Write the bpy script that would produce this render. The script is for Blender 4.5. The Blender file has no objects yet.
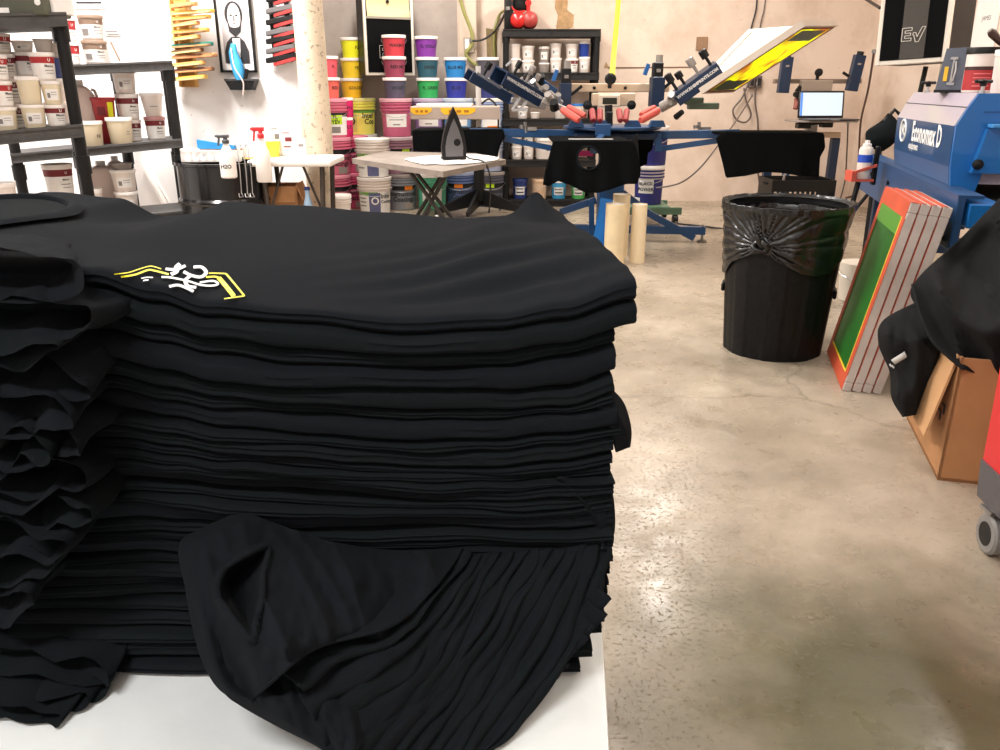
import bpy, math, random
from mathutils import Vector, Matrix, noise
import bmesh
random.seed(11)
D = bpy.data
SC = bpy.context.scene
COL = SC.collection
R = math.radians
# ---------------------------------------------------------------- camera model (1000 x 750)
FPX, PITCH, CAMH = 809.0, R(19.5), 1.15
CP, SP = math.cos(PITCH), math.sin(PITCH)
def at(u, v, Y):
    a = (u-500)/FPX; b = (375-v)/FPX
    k = Y/(CP+b*SP)
    return Vector((a*k, Y, CAMH+(-SP+b*CP)*k))
def onz(u, v, z=0.0):
    a = (u-500)/FPX; b = (375-v)/FPX
    k = (z-CAMH)/(-SP+b*CP)
    return Vector((a*k, (CP+b*SP)*k, z))
def px(p):
    d = p[1]*CP+(CAMH-p[2])*SP; up = p[1]*SP+(p[2]-CAMH)*CP
    return (500+FPX*p[0]/d, 375-FPX*up/d)
def xat(u, Y, z):
    return (u-500)/FPX*(Y*CP+(CAMH-z)*SP)

def nz(x, y=0.0, z=0.0):
    return noise.noise(Vector((x, y, z)))
def interp(pts, x):
    if x <= pts[0][0]: return pts[0][1]
    for (a, b), (c, d) in zip(pts, pts[1:]):
        if x <= c:
            t = (x-a)/(c-a); t = t*t*(3-2*t)
            return b+(d-b)*t
    return pts[-1][1]
def lerp(a, b, t): return a+(b-a)*t
def cat(pts, t):
    """catmull-rom through a list of Vectors, t in 0..1"""
    n = len(pts)-1; x = min(max(t, 0), 1)*n; i = min(int(x), n-1); f = x-i
    p0 = pts[max(i-1, 0)]; p1 = pts[i]; p2 = pts[i+1]; p3 = pts[min(i+2, n)]
    return 0.5*((2*p1)+(p2-p0)*f+(2*p0-5*p1+4*p2-p3)*f*f+(3*p1-p0-3*p2+p3)*f**3)
def TR(loc=(0,0,0), rx=0, ry=0, rz=0, s=1):
    return Matrix.Translation(Vector(loc)) @ Matrix.Rotation(rz, 4, 'Z') @ Matrix.Rotation(ry, 4, 'Y') @ Matrix.Rotation(rx, 4, 'X') @ Matrix.Scale(s, 4)
def along(a, b):
    """matrix whose Z runs from a to b, origin at a"""
    a = Vector(a); d = (Vector(b)-a).normalized()
    return Matrix.Translation(a) @ d.to_track_quat('Z', 'Y').to_matrix().to_4x4()

# ---------------------------------------------------------------- materials
def mat(name, col, rough=0.6, metal=0.0, bump=0.0, bscale=60.0, vary=0.0, vscale=6.0, spec=0.5, emit=None, estr=0.0, sheen=0.0, coat=0.0):
    m = D.materials.new(name); m.use_nodes = True
    nt = m.node_tree; b = nt.nodes['Principled BSDF']
    c = (col[0], col[1], col[2], 1)
    b.inputs['Base Color'].default_value = c
    b.inputs['Roughness'].default_value = rough
    b.inputs['Metallic'].default_value = metal
    b.inputs['Specular IOR Level'].default_value = spec
    if sheen: 
        b.inputs['Sheen Weight'].default_value = sheen
        b.inputs['Sheen Roughness'].default_value = 0.4
    if coat: b.inputs['Coat Weight'].default_value = coat
    if emit:
        b.inputs['Emission Color'].default_value = (*emit, 1); b.inputs['Emission Strength'].default_value = estr
    tc = nt.nodes.new('ShaderNodeTexCoord')
    if bump:
        n = nt.nodes.new('ShaderNodeTexNoise'); n.inputs['Scale'].default_value = bscale; n.inputs['Detail'].default_value = 3
        nt.links.new(tc.outputs['Object'], n.inputs['Vector'])
        bp = nt.nodes.new('ShaderNodeBump'); bp.inputs['Strength'].default_value = bump; bp.inputs['Distance'].default_value = 0.01
        nt.links.new(n.outputs['Fac'], bp.inputs['Height']); nt.links.new(bp.outputs['Normal'], b.inputs['Normal'])
    if vary:
        n = nt.nodes.new('ShaderNodeTexNoise'); n.inputs['Scale'].default_value = vscale; n.inputs['Detail'].default_value = 5
        nt.links.new(tc.outputs['Object'], n.inputs['Vector'])
        r = nt.nodes.new('ShaderNodeValToRGB')
        r.color_ramp.elements[0].position = 0.3; r.color_ramp.elements[1].position = 0.7
        r.color_ramp.elements[0].color = (*[max(0, k*(1-vary)) for k in col], 1)
        r.color_ramp.elements[1].color = (*[min(1, k*(1+vary*0.6)) for k in col], 1)
        nt.links.new(n.outputs['Fac'], r.inputs['Fac']); nt.links.new(r.outputs['Color'], b.inputs['Base Color'])
    return m
MATS = {}
def M(name, *a, **k):
    if name not in MATS: MATS[name] = mat(name, *a, **k)
    return MATS[name]
def s2l(r, g, b):
    f = lambda c: ((c/255+0.055)/1.055)**2.4 if c > 10 else c/255/12.92
    return (f(r), f(g), f(b))
def C8(name, r, g, b, rough=0.5, **k):
    return M(name, s2l(r, g, b), rough, **k)

# ---------------------------------------------------------------- mesh builder
class MB:
    def __init__(s): s.v = []; s.f = []; s.m = []
    def add(s, verts, faces, T=None, mi=0):
        o = len(s.v)
        s.v += [(T @ Vector(p)) if T is not None else Vector(p) for p in verts]
        s.f += [tuple(o+i for i in f) for f in faces]; s.m += [mi]*len(faces)
        return s
    def bm(s, b, T=None, mi=0):
        b.verts.index_update()
        s.add([v.co.copy() for v in b.verts], [[v.index for v in f.verts] for f in b.faces], T, mi); b.free(); return s
    def box(s, c, size, T=None, mi=0, bev=0.0, seg=1, rx=0, ry=0, rz=0):
        b = bmesh.new(); bmesh.ops.create_cube(b, size=1)
        for v in b.verts: v.co = Vector((v.co.x*size[0], v.co.y*size[1], v.co.z*size[2]))
        if bev: bmesh.ops.bevel(b, geom=b.edges[:], offset=bev, segments=seg, affect='EDGES', profile=0.5)
        L = TR(c, rx, ry, rz)
        return s.bm(b, (T @ L) if T is not None else L, mi)
    def lathe(s, prof, T=None, seg=24, mi=0, cap=True, sx=1, sy=1):
        vs = []; fs = []; n = len(prof)
        for r, z in prof:
            for k in range(seg):
                a = 2*math.pi*k/seg; vs.append((r*math.cos(a)*sx, r*math.sin(a)*sy, z))
        for i in range(n-1):
            for k in range(seg):
                k2 = (k+1) % seg; fs.append((i*seg+k, i*seg+k2, (i+1)*seg+k2, (i+1)*seg+k))
        if cap:
            if prof[0][0] > 1e-5: fs.append(tuple(reversed(range(seg))))
            if prof[-1][0] > 1e-5: fs.append(tuple((n-1)*seg+k for k in range(seg)))
        return s.add(vs, fs, T, mi)
    def cyl(s, a, b, r, r2=None, seg=16, mi=0):
        a = Vector(a); b = Vector(b); L = (b-a).length
        return s.lathe([(r, 0), (r if r2 is None else r2, L)], along(a, b), seg, mi)
    def tube(s, path, r, seg=8, mi=0, T=None, closed=False):
        P = [Vector(p) for p in path]; n = len(P); vs = []; fs = []; up = None
        for i in range(n):
            if closed: d = P[(i+1) % n]-P[i-1]
            else: d = P[min(i+1, n-1)]-P[max(i-1, 0)]
            d = d.normalized() if d.length > 1e-9 else Vector((0, 0, 1))
            if up is None: up = d.orthogonal().normalized()
            up = (up-d*up.dot(d)); up = up.normalized() if up.length > 1e-6 else d.orthogonal().normalized()
            w = d.cross(up); rr = r[i] if isinstance(r, (list, tuple)) else r
            for k in range(seg):
                a = 2*math.pi*k/seg; vs.append(P[i]+(up*math.cos(a)+w*math.sin(a))*rr)
        for i in range(n if closed else n-1):
            j = (i+1) % n
            for k in range(seg):
                k2 = (k+1) % seg; fs.append((i*seg+k, i*seg+k2, j*seg+k2, j*seg+k))
        if not closed:
            fs.append(tuple(reversed(range(seg)))); fs.append(tuple((n-1)*seg+k for k in range(seg)))
        return s.add(vs, fs, T, mi)
    def bar(s, a, b, w, h, mi=0, up=(0, 0, 1), bev=0.0):
        """rectangular bar from a to b: width w (sideways), height h (towards up)"""
        a = Vector(a); b = Vector(b); d = b-a; L = d.length; d.normalize()
        u = Vector(up); x = d.cross(u).normalized(); z = x.cross(d)
        T = Matrix(((x.x, d.x, z.x, a.x), (x.y, d.y, z.y, a.y), (x.z, d.z, z.z, a.z), (0, 0, 0, 1)))
        return s.box((0, L/2, 0), (w, L, h), T, mi, bev)
    def prism(s, poly, d0, d1, T=None, mi=0):
        """polygon in local XZ, extruded along local Y from d0 to d1"""
        n = len(poly)
        vs = [(p[0], d0, p[1]) for p in poly]+[(p[0], d1, p[1]) for p in poly]
        fs = [tuple(range(n)), tuple(reversed(range(n, 2*n)))]
        fs += [(i, i+n, (i+1) % n+n, (i+1) % n) for i in range(n)]
        return s.add(vs, fs, T, mi)
    def grid(s, fn, nu, nv, mi=0, T=None, wrapu=False):
        vs = [fn(i/(nu if wrapu else nu-1), j/(nv-1)) for j in range(nv) for i in range(nu)]
        fs = []
        for j in range(nv-1):
            for i in range(nu if wrapu else nu-1):
                i2 = (i+1) % nu
                fs.append((j*nu+i, j*nu+i2, (j+1)*nu+i2, (j+1)*nu+i))
        return s.add(vs, fs, T, mi)
    def text(s, txt, size, fn=None, T=None, mi=0, ext=0.0, align='CENTER', bold=0.0, shear=0.0):
        cu = D.curves.new('tmp', 'FONT'); cu.body = txt; cu.size = size; cu.align_x = align; cu.align_y = 'CENTER'
        cu.extrude = ext; cu.offset = bold; cu.shear = shear; cu.resolution_u = 2
        o = D.objects.new('tmp', cu); COL.objects.link(o)
        bpy.context.view_layer.update()
        me = D.meshes.new_from_object(o.evaluated_get(bpy.context.evaluated_depsgraph_get()))
        vs = [fn(v.co) if fn else v.co.copy() for v in me.vertices]
        s.add(vs, [list(p.vertices) for p in me.polygons], T, mi)
        D.objects.remove(o); D.curves.remove(cu); D.meshes.remove(me)
        return s
    def mesh(s, name, mats, ang=35):
        me = D.meshes.new(name); me.from_pydata([tuple(p) for p in s.v], [], s.f)
        for m in (mats if isinstance(mats, (list, tuple)) else [mats]): me.materials.append(m)
        me.polygons.foreach_set('material_index', s.m)
        me.polygons.foreach_set('use_smooth', [True]*len(s.f))
        b = bmesh.new(); b.from_mesh(me); bmesh.ops.recalc_face_normals(b, faces=b.faces[:]); b.to_mesh(me); b.free()
        me.set_sharp_from_angle(angle=R(ang)); me.update(); return me
    def build(s, name, mats, parent=None, ang=35, loc=None):
        o = D.objects.new(name, s.mesh(name, mats, ang)); COL.objects.link(o)
        if parent is not None: o.parent = parent
        if loc is not None: o.location = loc
        return o
def solid(o, t, offset=0.0):
    m = o.modifiers.new('solid', 'SOLIDIFY'); m.thickness = t; m.offset = offset; return o
def tag(o, label, cat_, group=None):
    o['label'] = label; o['category'] = cat_
    if group: o['group'] = group
    return o
def thing(name, label, cat_, loc=(0, 0, 0), rz=0.0, group=None):
    o = D.objects.new(name, None); COL.objects.link(o); o.empty_display_size = 0.05
    o.location = loc; o.rotation_euler = (0, 0, rz)
    return tag(o, label, cat_, group)
def part(mb, name, mats, parent, label=None, ang=35, world=False):
    """mb in the parent's own coordinates; world=True: mb holds world coordinates"""
    if world:
        inv = (Matrix.Translation(parent_loc(parent)) @ Matrix.Rotation(parent_rz(parent), 4, 'Z')).inverted()
        mb.v = [inv @ p for p in mb.v]
    o = mb.build(name, mats, parent, ang)
    if label: o['label'] = label
    return o
def top_of(o):
    while o.parent is not None: o = o.parent
    return o
def parent_loc(o): return top_of(o).location.copy()
def parent_rz(o): return top_of(o).rotation_euler.z
def dup(root, loc, rz=None, label=None, group=None):
    def cp(o, par):
        c = o.copy(); COL.objects.link(c)
        if par is not None: c.parent = par
        for ch in list(o.children): cp(ch, c)
        return c
    kids = list(root.children)
    r = root.copy(); COL.objects.link(r); r.location = loc
    if rz is not None: r.rotation_euler = (0, 0, rz)
    if label: r['label'] = label
    if group: r['group'] = group
    for k in kids: cp(k, r)
    return r
def recolor(o, *mats):
    for i, m in enumerate(mats):
        if m is not None:
            o.material_slots[i].link = 'OBJECT'; o.material_slots[i].material = m
def struct(mb, name, mats, ang=35):
    o = mb.build(name, mats, None, ang); o['kind'] = 'structure'; return o

# ---------------------------------------------------------------- shared materials
BLACKPL = M('black plastic', (0.006, 0.006, 0.0065), 0.45, spec=0.3)
DARKPL = M('dark shelf plastic', (0.016, 0.015, 0.015), 0.5, bump=0.1, bscale=90, spec=0.35)
STEEL = M('steel', (0.55, 0.55, 0.56), 0.3, metal=1.0)
DULLSTEEL = M('dull steel', (0.32, 0.31, 0.30), 0.42, metal=1.0, bump=0.05)
WHITEPL = M('white plastic', (0.82, 0.80, 0.78), 0.4)
BLUE = C8('press blue', 22, 66, 110, 0.38, coat=0.2)
DBLUE = C8('press dark blue', 15, 38, 66, 0.4)
BRBLUE = C8('bright blue enamel', 22, 105, 178, 0.35, coat=0.3)
BEIGE = C8('beige enamel', 205, 180, 152, 0.45)
INK = M('black ink', (0.01, 0.01, 0.012), 0.7)
WHITEINK = M('white ink', (0.9, 0.9, 0.88), 0.6)

# cotton jersey
def cotton(name, col):
    m = mat(name, col, 1.0, bump=0.25, bscale=900.0, spec=0.03, sheen=0.012)
    return m
COTTON = cotton('black cotton', (0.0092, 0.0114, 0.0124))
COTTON2 = cotton('washed black cotton', (0.0096, 0.0110, 0.0132))
# ================================================================ THE SETTING
XR = 3.75           # right wall
YB = 8.9            # back wall
def concrete():
    m = D.materials.new('worn concrete'); m.use_nodes = True; nt = m.node_tree; N = nt.nodes; L = nt.links
    b = N['Principled BSDF']; tc = N.new('ShaderNodeTexCoord')
    def tex(scale, detail, rough=0.55, dist=0.0):
        n = N.new('ShaderNodeTexNoise'); n.inputs['Scale'].default_value = scale; n.inputs['Detail'].default_value = detail
        n.inputs['Roughness'].default_value = rough; n.inputs['Distortion'].default_value = dist
        L.new(tc.outputs['Object'], n.inputs['Vector']); return n
    def ramp(src, stops):
        r = N.new('ShaderNodeValToRGB'); e = r.color_ramp.elements
        while len(e) < len(stops): e.new(0.5)
        for q, (p, c) in zip(e, stops): q.position = p; q.color = (*c, 1)
        L.new(src, r.inputs['Fac']); return r
    def mix(a, c, f, mode='MIX'):
        x = N.new('ShaderNodeMix'); x.data_type = 'RGBA'; x.blend_type = mode
        if isinstance(f, (int, float)): x.inputs[0].default_value = f
        else: L.new(f, x.inputs[0])
        L.new(a, x.inputs[6]); L.new(c, x.inputs[7]); return x.outputs[2]
    big = ramp(tex(1.1, 6, 0.6, 0.4).outputs['Fac'], [(0.32, s2l(132, 119, 101)), (0.5, s2l(163, 149, 130)), (0.68, s2l(186, 172, 153))])
    mid = ramp(tex(5.0, 8, 0.65).outputs['Fac'], [(0.35, (0.72, 0.72, 0.72)), (0.55, (1, 1, 1))])
    c = mix(big.outputs['Color'], mid.outputs['Color'], 0.55, 'MULTIPLY')
    speck = ramp(tex(85, 5, 0.75).outputs['Fac'], [(0.34, (0.40, 0.36, 0.32)), (0.44, (1, 1, 1))])
    c = mix(c, speck.outputs['Color'], 0.6, 'MULTIPLY')
    # an olive area, darker towards one spot, with an uneven edge
    sx = N.new('ShaderNodeVectorMath'); sx.operation = 'DISTANCE'; L.new(tc.outputs['Object'], sx.inputs[0]); sx.inputs[1].default_value = (0.75, 1.30, 0)
    wob = tex(3.0, 5); ad = N.new('ShaderNodeMath'); ad.operation = 'MULTIPLY_ADD'; L.new(wob.outputs['Fac'], ad.inputs[0]); ad.inputs[1].default_value = 0.7
    L.new(sx.outputs['Value'], ad.inputs[2])
    st = ramp(ad.outputs[0], [(0.55, (0.25, 0.28, 0.17)), (1.2, (1, 1, 1))])
    c = mix(c, st.outputs['Color'], 0.95, 'MULTIPLY')
    # hairline cracks
    vo = N.new('ShaderNodeTexVoronoi'); vo.feature = 'DISTANCE_TO_EDGE'; vo.inputs['Scale'].default_value = 0.55
    wv = tex(4.0, 5); mp = N.new('ShaderNodeVectorMath'); mp.operation = 'MULTIPLY_ADD'
    L.new(wv.outputs['Color'], mp.inputs[0]); mp.inputs[1].default_value = (0.35, 0.35, 0); L.new(tc.outputs['Object'], mp.inputs[2])
    L.new(mp.outputs[0], vo.inputs['Vector'])
    cr = ramp(vo.outputs['Distance'], [(0.0, (0.35, 0.32, 0.28)), (0.006, (1, 1, 1))])
    c = mix(c, cr.outputs['Color'], 0.5, 'MULTIPLY')
    L.new(c, b.inputs['Base Color'])
    rr = N.new('ShaderNodeMapRange'); L.new(tex(9, 6).outputs['Fac'], rr.inputs[0]); rr.inputs[1].default_value = 0.3; rr.inputs[2].default_value = 0.7
    rr.inputs[3].default_value = 0.20; rr.inputs[4].default_value = 0.46; L.new(rr.outputs[0], b.inputs['Roughness'])
    bp = N.new('ShaderNodeBump'); bp.inputs['Strength'].default_value = 0.25; bp.inputs['Distance'].default_value = 0.01
    L.new(speck.outputs['Color'], bp.inputs['Height']); L.new(bp.outputs['Normal'], b.inputs['Normal'])
    return m
def plaster(name, col, dirt, amt=0.25, sp=0.26):
    m = mat(name, col, 0.75, bump=0.12, bscale=25, vary=0.0); nt = m.node_tree; N = nt.nodes; L = nt.links
    b = N['Principled BSDF']; tc = N.new('ShaderNodeTexCoord')
    n = N.new('ShaderNodeTexNoise'); n.inputs['Scale'].default_value = 1.6; n.inputs['Detail'].default_value = 7; n.inputs['Roughness'].default_value = 0.65
    L.new(tc.outputs['Object'], n.inputs['Vector'])
    r = N.new('ShaderNodeValToRGB'); r.color_ramp.elements[0].position = 0.30; r.color_ramp.elements[1].position = 0.55
    r.color_ramp.elements[0].color = (*[lerp(a, d, amt*2) for a, d in zip(col, dirt)], 1); r.color_ramp.elements[1].color = (*col, 1)
    L.new(n.outputs['Fac'], r.inputs['Fac'])
    n2 = N.new('ShaderNodeTexNoise'); n2.inputs['Scale'].default_value = 38; n2.inputs['Detail'].default_value = 2; L.new(tc.outputs['Object'], n2.inputs['Vector'])
    r2 = N.new('ShaderNodeValToRGB'); r2.color_ramp.elements[0].position = sp-0.03; r2.color_ramp.elements[1].position = sp+0.03
    r2.color_ramp.elements[0].color = (*dirt, 1); r2.color_ramp.elements[1].color = (1, 1, 1, 1); L.new(n2.outputs['Fac'], r2.inputs['Fac'])
    x = N.new('ShaderNodeMix'); x.data_type = 'RGBA'; x.blend_type = 'MULTIPLY'; x.inputs[0].default_value = 0.5
    L.new(r.outputs['Color'], x.inputs[6]); L.new(r2.outputs['Color'], x.inputs[7]); L.new(x.outputs[2], b.inputs['Base Color'])
    return m
PINKWALL = plaster('warm beige plaster', s2l(226, 206, 190), s2l(176, 144, 116))
GREYWALL = plaster('grey painted plaster', s2l(176, 164, 156), s2l(140, 126, 116))
WHITEWALL = plaster('white painted wall', (0.86, 0.84, 0.83), s2l(190, 160, 140), 0.08)
CEIL = 3.3
XW = xat(309, 6.2, 1.2)          # right end of the white partition
XG = xat(458, YB, 1.4)           # where grey meets beige at the back
struct(MB().box(((-4.0+XR)/2, 3.7, -0.05), (XR+4.0, 11.0, 0.1)), 'floor', concrete())
struct(MB().box(((-4.0+XR)/2, 3.7, CEIL+0.05), (XR+4.0, 11.0, 0.1)), 'ceiling', M('ceiling paint', (0.7, 0.67, 0.63), 0.8))
struct(MB().box(((XG+XR)/2, YB+0.05, CEIL/2), (XR-XG, 0.1, CEIL)), 'wall_back', PINKWALL)
struct(MB().box(((XG-4.0)/2, YB+0.05, CEIL/2), (XG+4.0, 0.1, CEIL)), 'wall_back_grey', GREYWALL)
struct(MB().box((XR+0.05, 3.7, CEIL/2), (0.1, 10.4, CEIL)), 'wall_right', PINKWALL)
struct(MB().box(((XW-4.0)/2, 6.25, CEIL/2), (XW+4.0, 0.1, CEIL)), 'wall_left', WHITEWALL)
struct(MB().box((-4.05, 3.6, CEIL/2), (0.1, 11.0, CEIL)), 'wall_far_left', WHITEWALL)
struct(MB().box(((-4.0+XR)/2, -1.85, CEIL/2), (XR+4.0, 0.1, CEIL)), 'wall_front', WHITEWALL)
# pilaster between the grey and the beige wall
xa, xb = xat(459, YB-0.12, 1.4), xat(477, YB-0.12, 1.4)
struct(MB().box(((xa+xb)/2, YB-0.06, CEIL/2), (xb-xa, 0.12, CEIL), bev=0.01), 'trim_1', plaster('pale pilaster', s2l(214, 196, 178), s2l(170, 150, 130)))
# rough plastered column in front of the white partition
pc = at(318, 150, 5.75)
mb = MB()
mb.grid(lambda a, h: Vector(((0.098+0.006*nz(math.cos(a*6.283)*2, math.sin(a*6.283)*2, h*9))*math.cos(a*6.283)+pc.x, (0.098+0.006*nz(math.cos(a*6.283)*2, 5+math.sin(a*6.283)*2, h*9))*math.sin(a*6.283)+5.75, h*CEIL)), 28, 60, wrapu=True)
struct(mb, 'pillar', plaster('rough column plaster', s2l(216, 198, 174), s2l(96, 78, 60), 0.2, 0.36), 60)
# marks with a shape of their own on the back wall: bare plaster patches, a crack, a plate
def wallpatch(pts, name, m):
    mb = MB(); P = [at(u, v, YB-0.004) for u, v in pts]
    mb.prism([(p.x, p.z) for p in P], YB-0.006, YB-0.0005); o = struct(mb, name, m); return o
PATCH = M('bare plaster', s2l(186, 150, 108), 0.85, bump=0.3, bscale=60, vary=0.3, vscale=20)
wallpatch([(556, -10), (569, -10), (567, 10), (574, 15), (573, 27), (566, 30), (556, 29), (558, 15), (555, 8)], 'trim_2', PATCH)
wallpatch([(604, 68), (606, 62), (609, 67)], 'trim_3', PATCH)
wallpatch([(486, 28), (497, 30), (497, 62), (487, 60)], 'trim_4', M('olive paint', s2l(150, 130, 92), 0.8, vary=0.3, vscale=15))
wallpatch([(608, 67.2), (694, 66.6), (694, 67.6), (608, 68.4)], 'trim_5', M('crack grey', s2l(120, 92, 74), 0.9))

# ================================================================ LIGHT
def lamp(loc, sx, sy, power, col=(1, 0.95, 0.88), rot=(0, 0, 0)):
    l = D.lights.new('ceiling_tube', 'AREA'); l.shape = 'RECTANGLE'; l.size = sx; l.size_y = sy; l.energy = power; l.color = col
    o = D.objects.new('ceiling_tube', l); COL.objects.link(o); o.location = loc; o.rotation_euler = rot; return o
lamp((1.5, 7.0, 3.2), 0.25, 1.2, 50, (1, 0.93, 0.85))
lamp((-0.9, 7.3, 3.2), 0.25, 1.2, 46)
lamp((3.3, 3.9, 3.2), 0.25, 1.2, 32, (1, 0.94, 0.86))
lamp((0.5, 4.0, 3.2), 0.25, 1.2, 22)
lamp((-2.3, 4.7, 3.2), 0.25, 1.6, 130, (1, 0.97, 0.95))
lamp((-1.5, 1.6, 3.2), 0.25, 1.2, 20, (1, 0.97, 0.95))
lamp((1.6, 1.2, 3.2), 0.25, 1.2, 9, (1, 0.96, 0.9))
lamp((-0.9, -0.7, 3.2), 1.2, 0.25, 42, (0.97, 0.98, 1))
w = D.worlds.new('world'); SC.world = w; w.use_nodes = True
w.node_tree.nodes['Background'].inputs[0].default_value = (0.9, 0.95, 1, 1); w.node_tree.nodes['Background'].inputs[1].default_value = 0.12

# ================================================================ CAMERA
cam = D.cameras.new('camera'); cam.sensor_width = 36; cam.lens = 36*FPX/1000; cam.clip_start = 0.05
co = D.objects.new('camera', cam); COL.objects.link(co); co.location = (0, 0, CAMH); co.rotation_euler = (R(90)-PITCH, 0, 0)
SC.camera = co
SC.view_settings.view_transform = 'Standard'; SC.view_settings.look = 'None'; SC.view_settings.exposure = 0.85; SC.view_settings.gamma = 1
SC.view_settings.use_curve_mapping = False
# ================================================================ PACKING TABLE
ZT = 0.55
tb = thing('packing_table', 'white packing table under the tall stack of black T-shirts', 'table', (-0.52, 0.83, 0), R(-4.8))
TI = (Matrix.Translation((-0.52, 0.83, 0)) @ Matrix.Rotation(R(-4.8), 4, 'Z')).inverted()
TW = TI @ Vector((0.1147, 0.72, 0))
hx = TW.x
part(MB().box((hx-0.68, 0.05, ZT-0.0155), (1.36, 1.25, 0.03), bev=0.004, seg=2), 'tabletop', M('white laminate', (0.80, 0.82, 0.80), 0.35, vary=0.10, vscale=7, bump=0.03), tb)
for sx_ in (hx-0.06, hx-1.30):
    for sy_ in (-0.5, 0.6):
        part(MB().box((sx_, sy_, (ZT-0.03)/2), (0.05, 0.05, ZT-0.032), bev=0.004), 'leg', DULLSTEEL, tb)
part(MB().box((hx-0.68, -0.5, ZT-0.06), (1.18, 0.03, 0.05)).box((hx-0.68, 0.6, ZT-0.06), (1.18, 0.03, 0.05)), 'apron', DULLSTEEL, tb)

# ================================================================ STACK OF T-SHIRTS
NL = 28
ZF = [(-.62, .985), (-.46, .99), (-.385, .992), (-.33, .975), (-.28, .958), (-.2, .948), (-.1, .942), (0, .948), (.06, .960), (.13, .982)]
ZM = [(-.75, 1.0), (-.62, 1.0), (-.45, .985), (-.3, .966), (-.1, .962), (0.02, .975), (.1, .982), (.14, .98)]
ZBK = [(-.80, 1.0), (-.70, .995), (-.60, .985), (-.53, .957), (-.48, .962), (-.42, .982), (-.33, .975), (-.155, .964), (-.03, .955), (.02, .957), (.12, .962)]
YREAR = 1.30
def top_z(x, y):
    t = (y-0.74)/(YREAR-0.74)
    if t < 0.35:
        q = max(t, 0)/0.35; q = q*q*(3-2*q); z = lerp(interp(ZF, x), interp(ZM, x), q)
    else:
        q = min((t-0.35)/0.65, 1); q = q*q*(3-2*q); z = lerp(interp(ZM, x), interp(ZBK, x), q)
    z += 0.004*nz(x*5, y*5, 3.3)
    return z
thick = [1.3, 1.5, 1.2, 1.6, 1.5, 0.9, 1.5, 0.8, 1.3, 0.7, 0.6, 0.6, 1.1, 0.7, 0.6, 1.3, 0.8, 0.6, 1.2, 0.7, 1.2, 0.7, 1.0, 0.8, 1.1, 0.8, 1.5, 1.0]
cum = [0]
for t in thick: cum.append(cum[-1]+t)
FR = [c/cum[-1] for c in cum]
def iface(k, x, y):
    if k >= NL: return ZT+0.0006
    f = FR[k]; T = top_z(x, y); flat = 0.965
    T = lerp(T, lerp(flat, T, 0.75), f)
    z = lerp(T, ZT, f)
    if k > 0:
        sag = (1-f)*f*4
        z += sag*0.013*nz(x*3.6, k*0.15, 7.7) + 0.0052*nz(x*8, k*2.31, 1.1)*min(1, 3*(1-f)) + 0.0026*nz(x*22, k*5.1, 4.1)*min(1, 3*(1-f))
        e_ = min(1, max(0, (x-0.0)/0.11)); z += e_*e_*min(1, 3*(1-f))*0.007*nz(k*1.7, 3.1, 8.8)
    return z
XEND = [(282, 634), (300, 637), (320, 637), (333, 629), (345, 612), (365, 613), (380, 611), (395, 613), (412, 616), (438, 621), (455, 613), (490, 612), (520, 611), (560, 612), (610, 602), (680, 560)]
def xend(k):
    zc = (iface(k, 0.1, 0.76)+iface(k+1, 0.1, 0.76))/2
    h = CAMH-zc; v = 375-FPX*((0.75*SP-h*CP)/(0.75*CP+h*SP))
    u = interp(XEND, v)
    return (u-500)/FPX*(0.75*CP+h*SP)
def ordinal(n):
    w = ['first', 'second', 'third', 'fourth', 'fifth', 'sixth', 'seventh', 'eighth', 'ninth', 'tenth', 'eleventh', 'twelfth', 'thirteenth', 'fourteenth',
         'fifteenth', 'sixteenth', 'seventeenth', 'eighteenth', 'nineteenth', 'twentieth', 'twenty-first', 'twenty-second', 'twenty-third', 'twenty-fourth',
         'twenty-fifth', 'twenty-sixth', 'twenty-seventh', 'twenty-eighth']
    return w[n-1]
YS = [1.30, 1.2, 1.1, 1.0, 0.92, 0.86, 0.82, 0.795]
def yfront(k, x):
    y = 0.748+0.016*nz(x*2.2, k*0.77, 2.0)+0.006*nz(x*7, k*1.9, 6.0)
    y -= 0.034*min(1, max(0, (FR[k]-0.80)/0.14))
    return y
shirts = []
XL = -0.72
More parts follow.
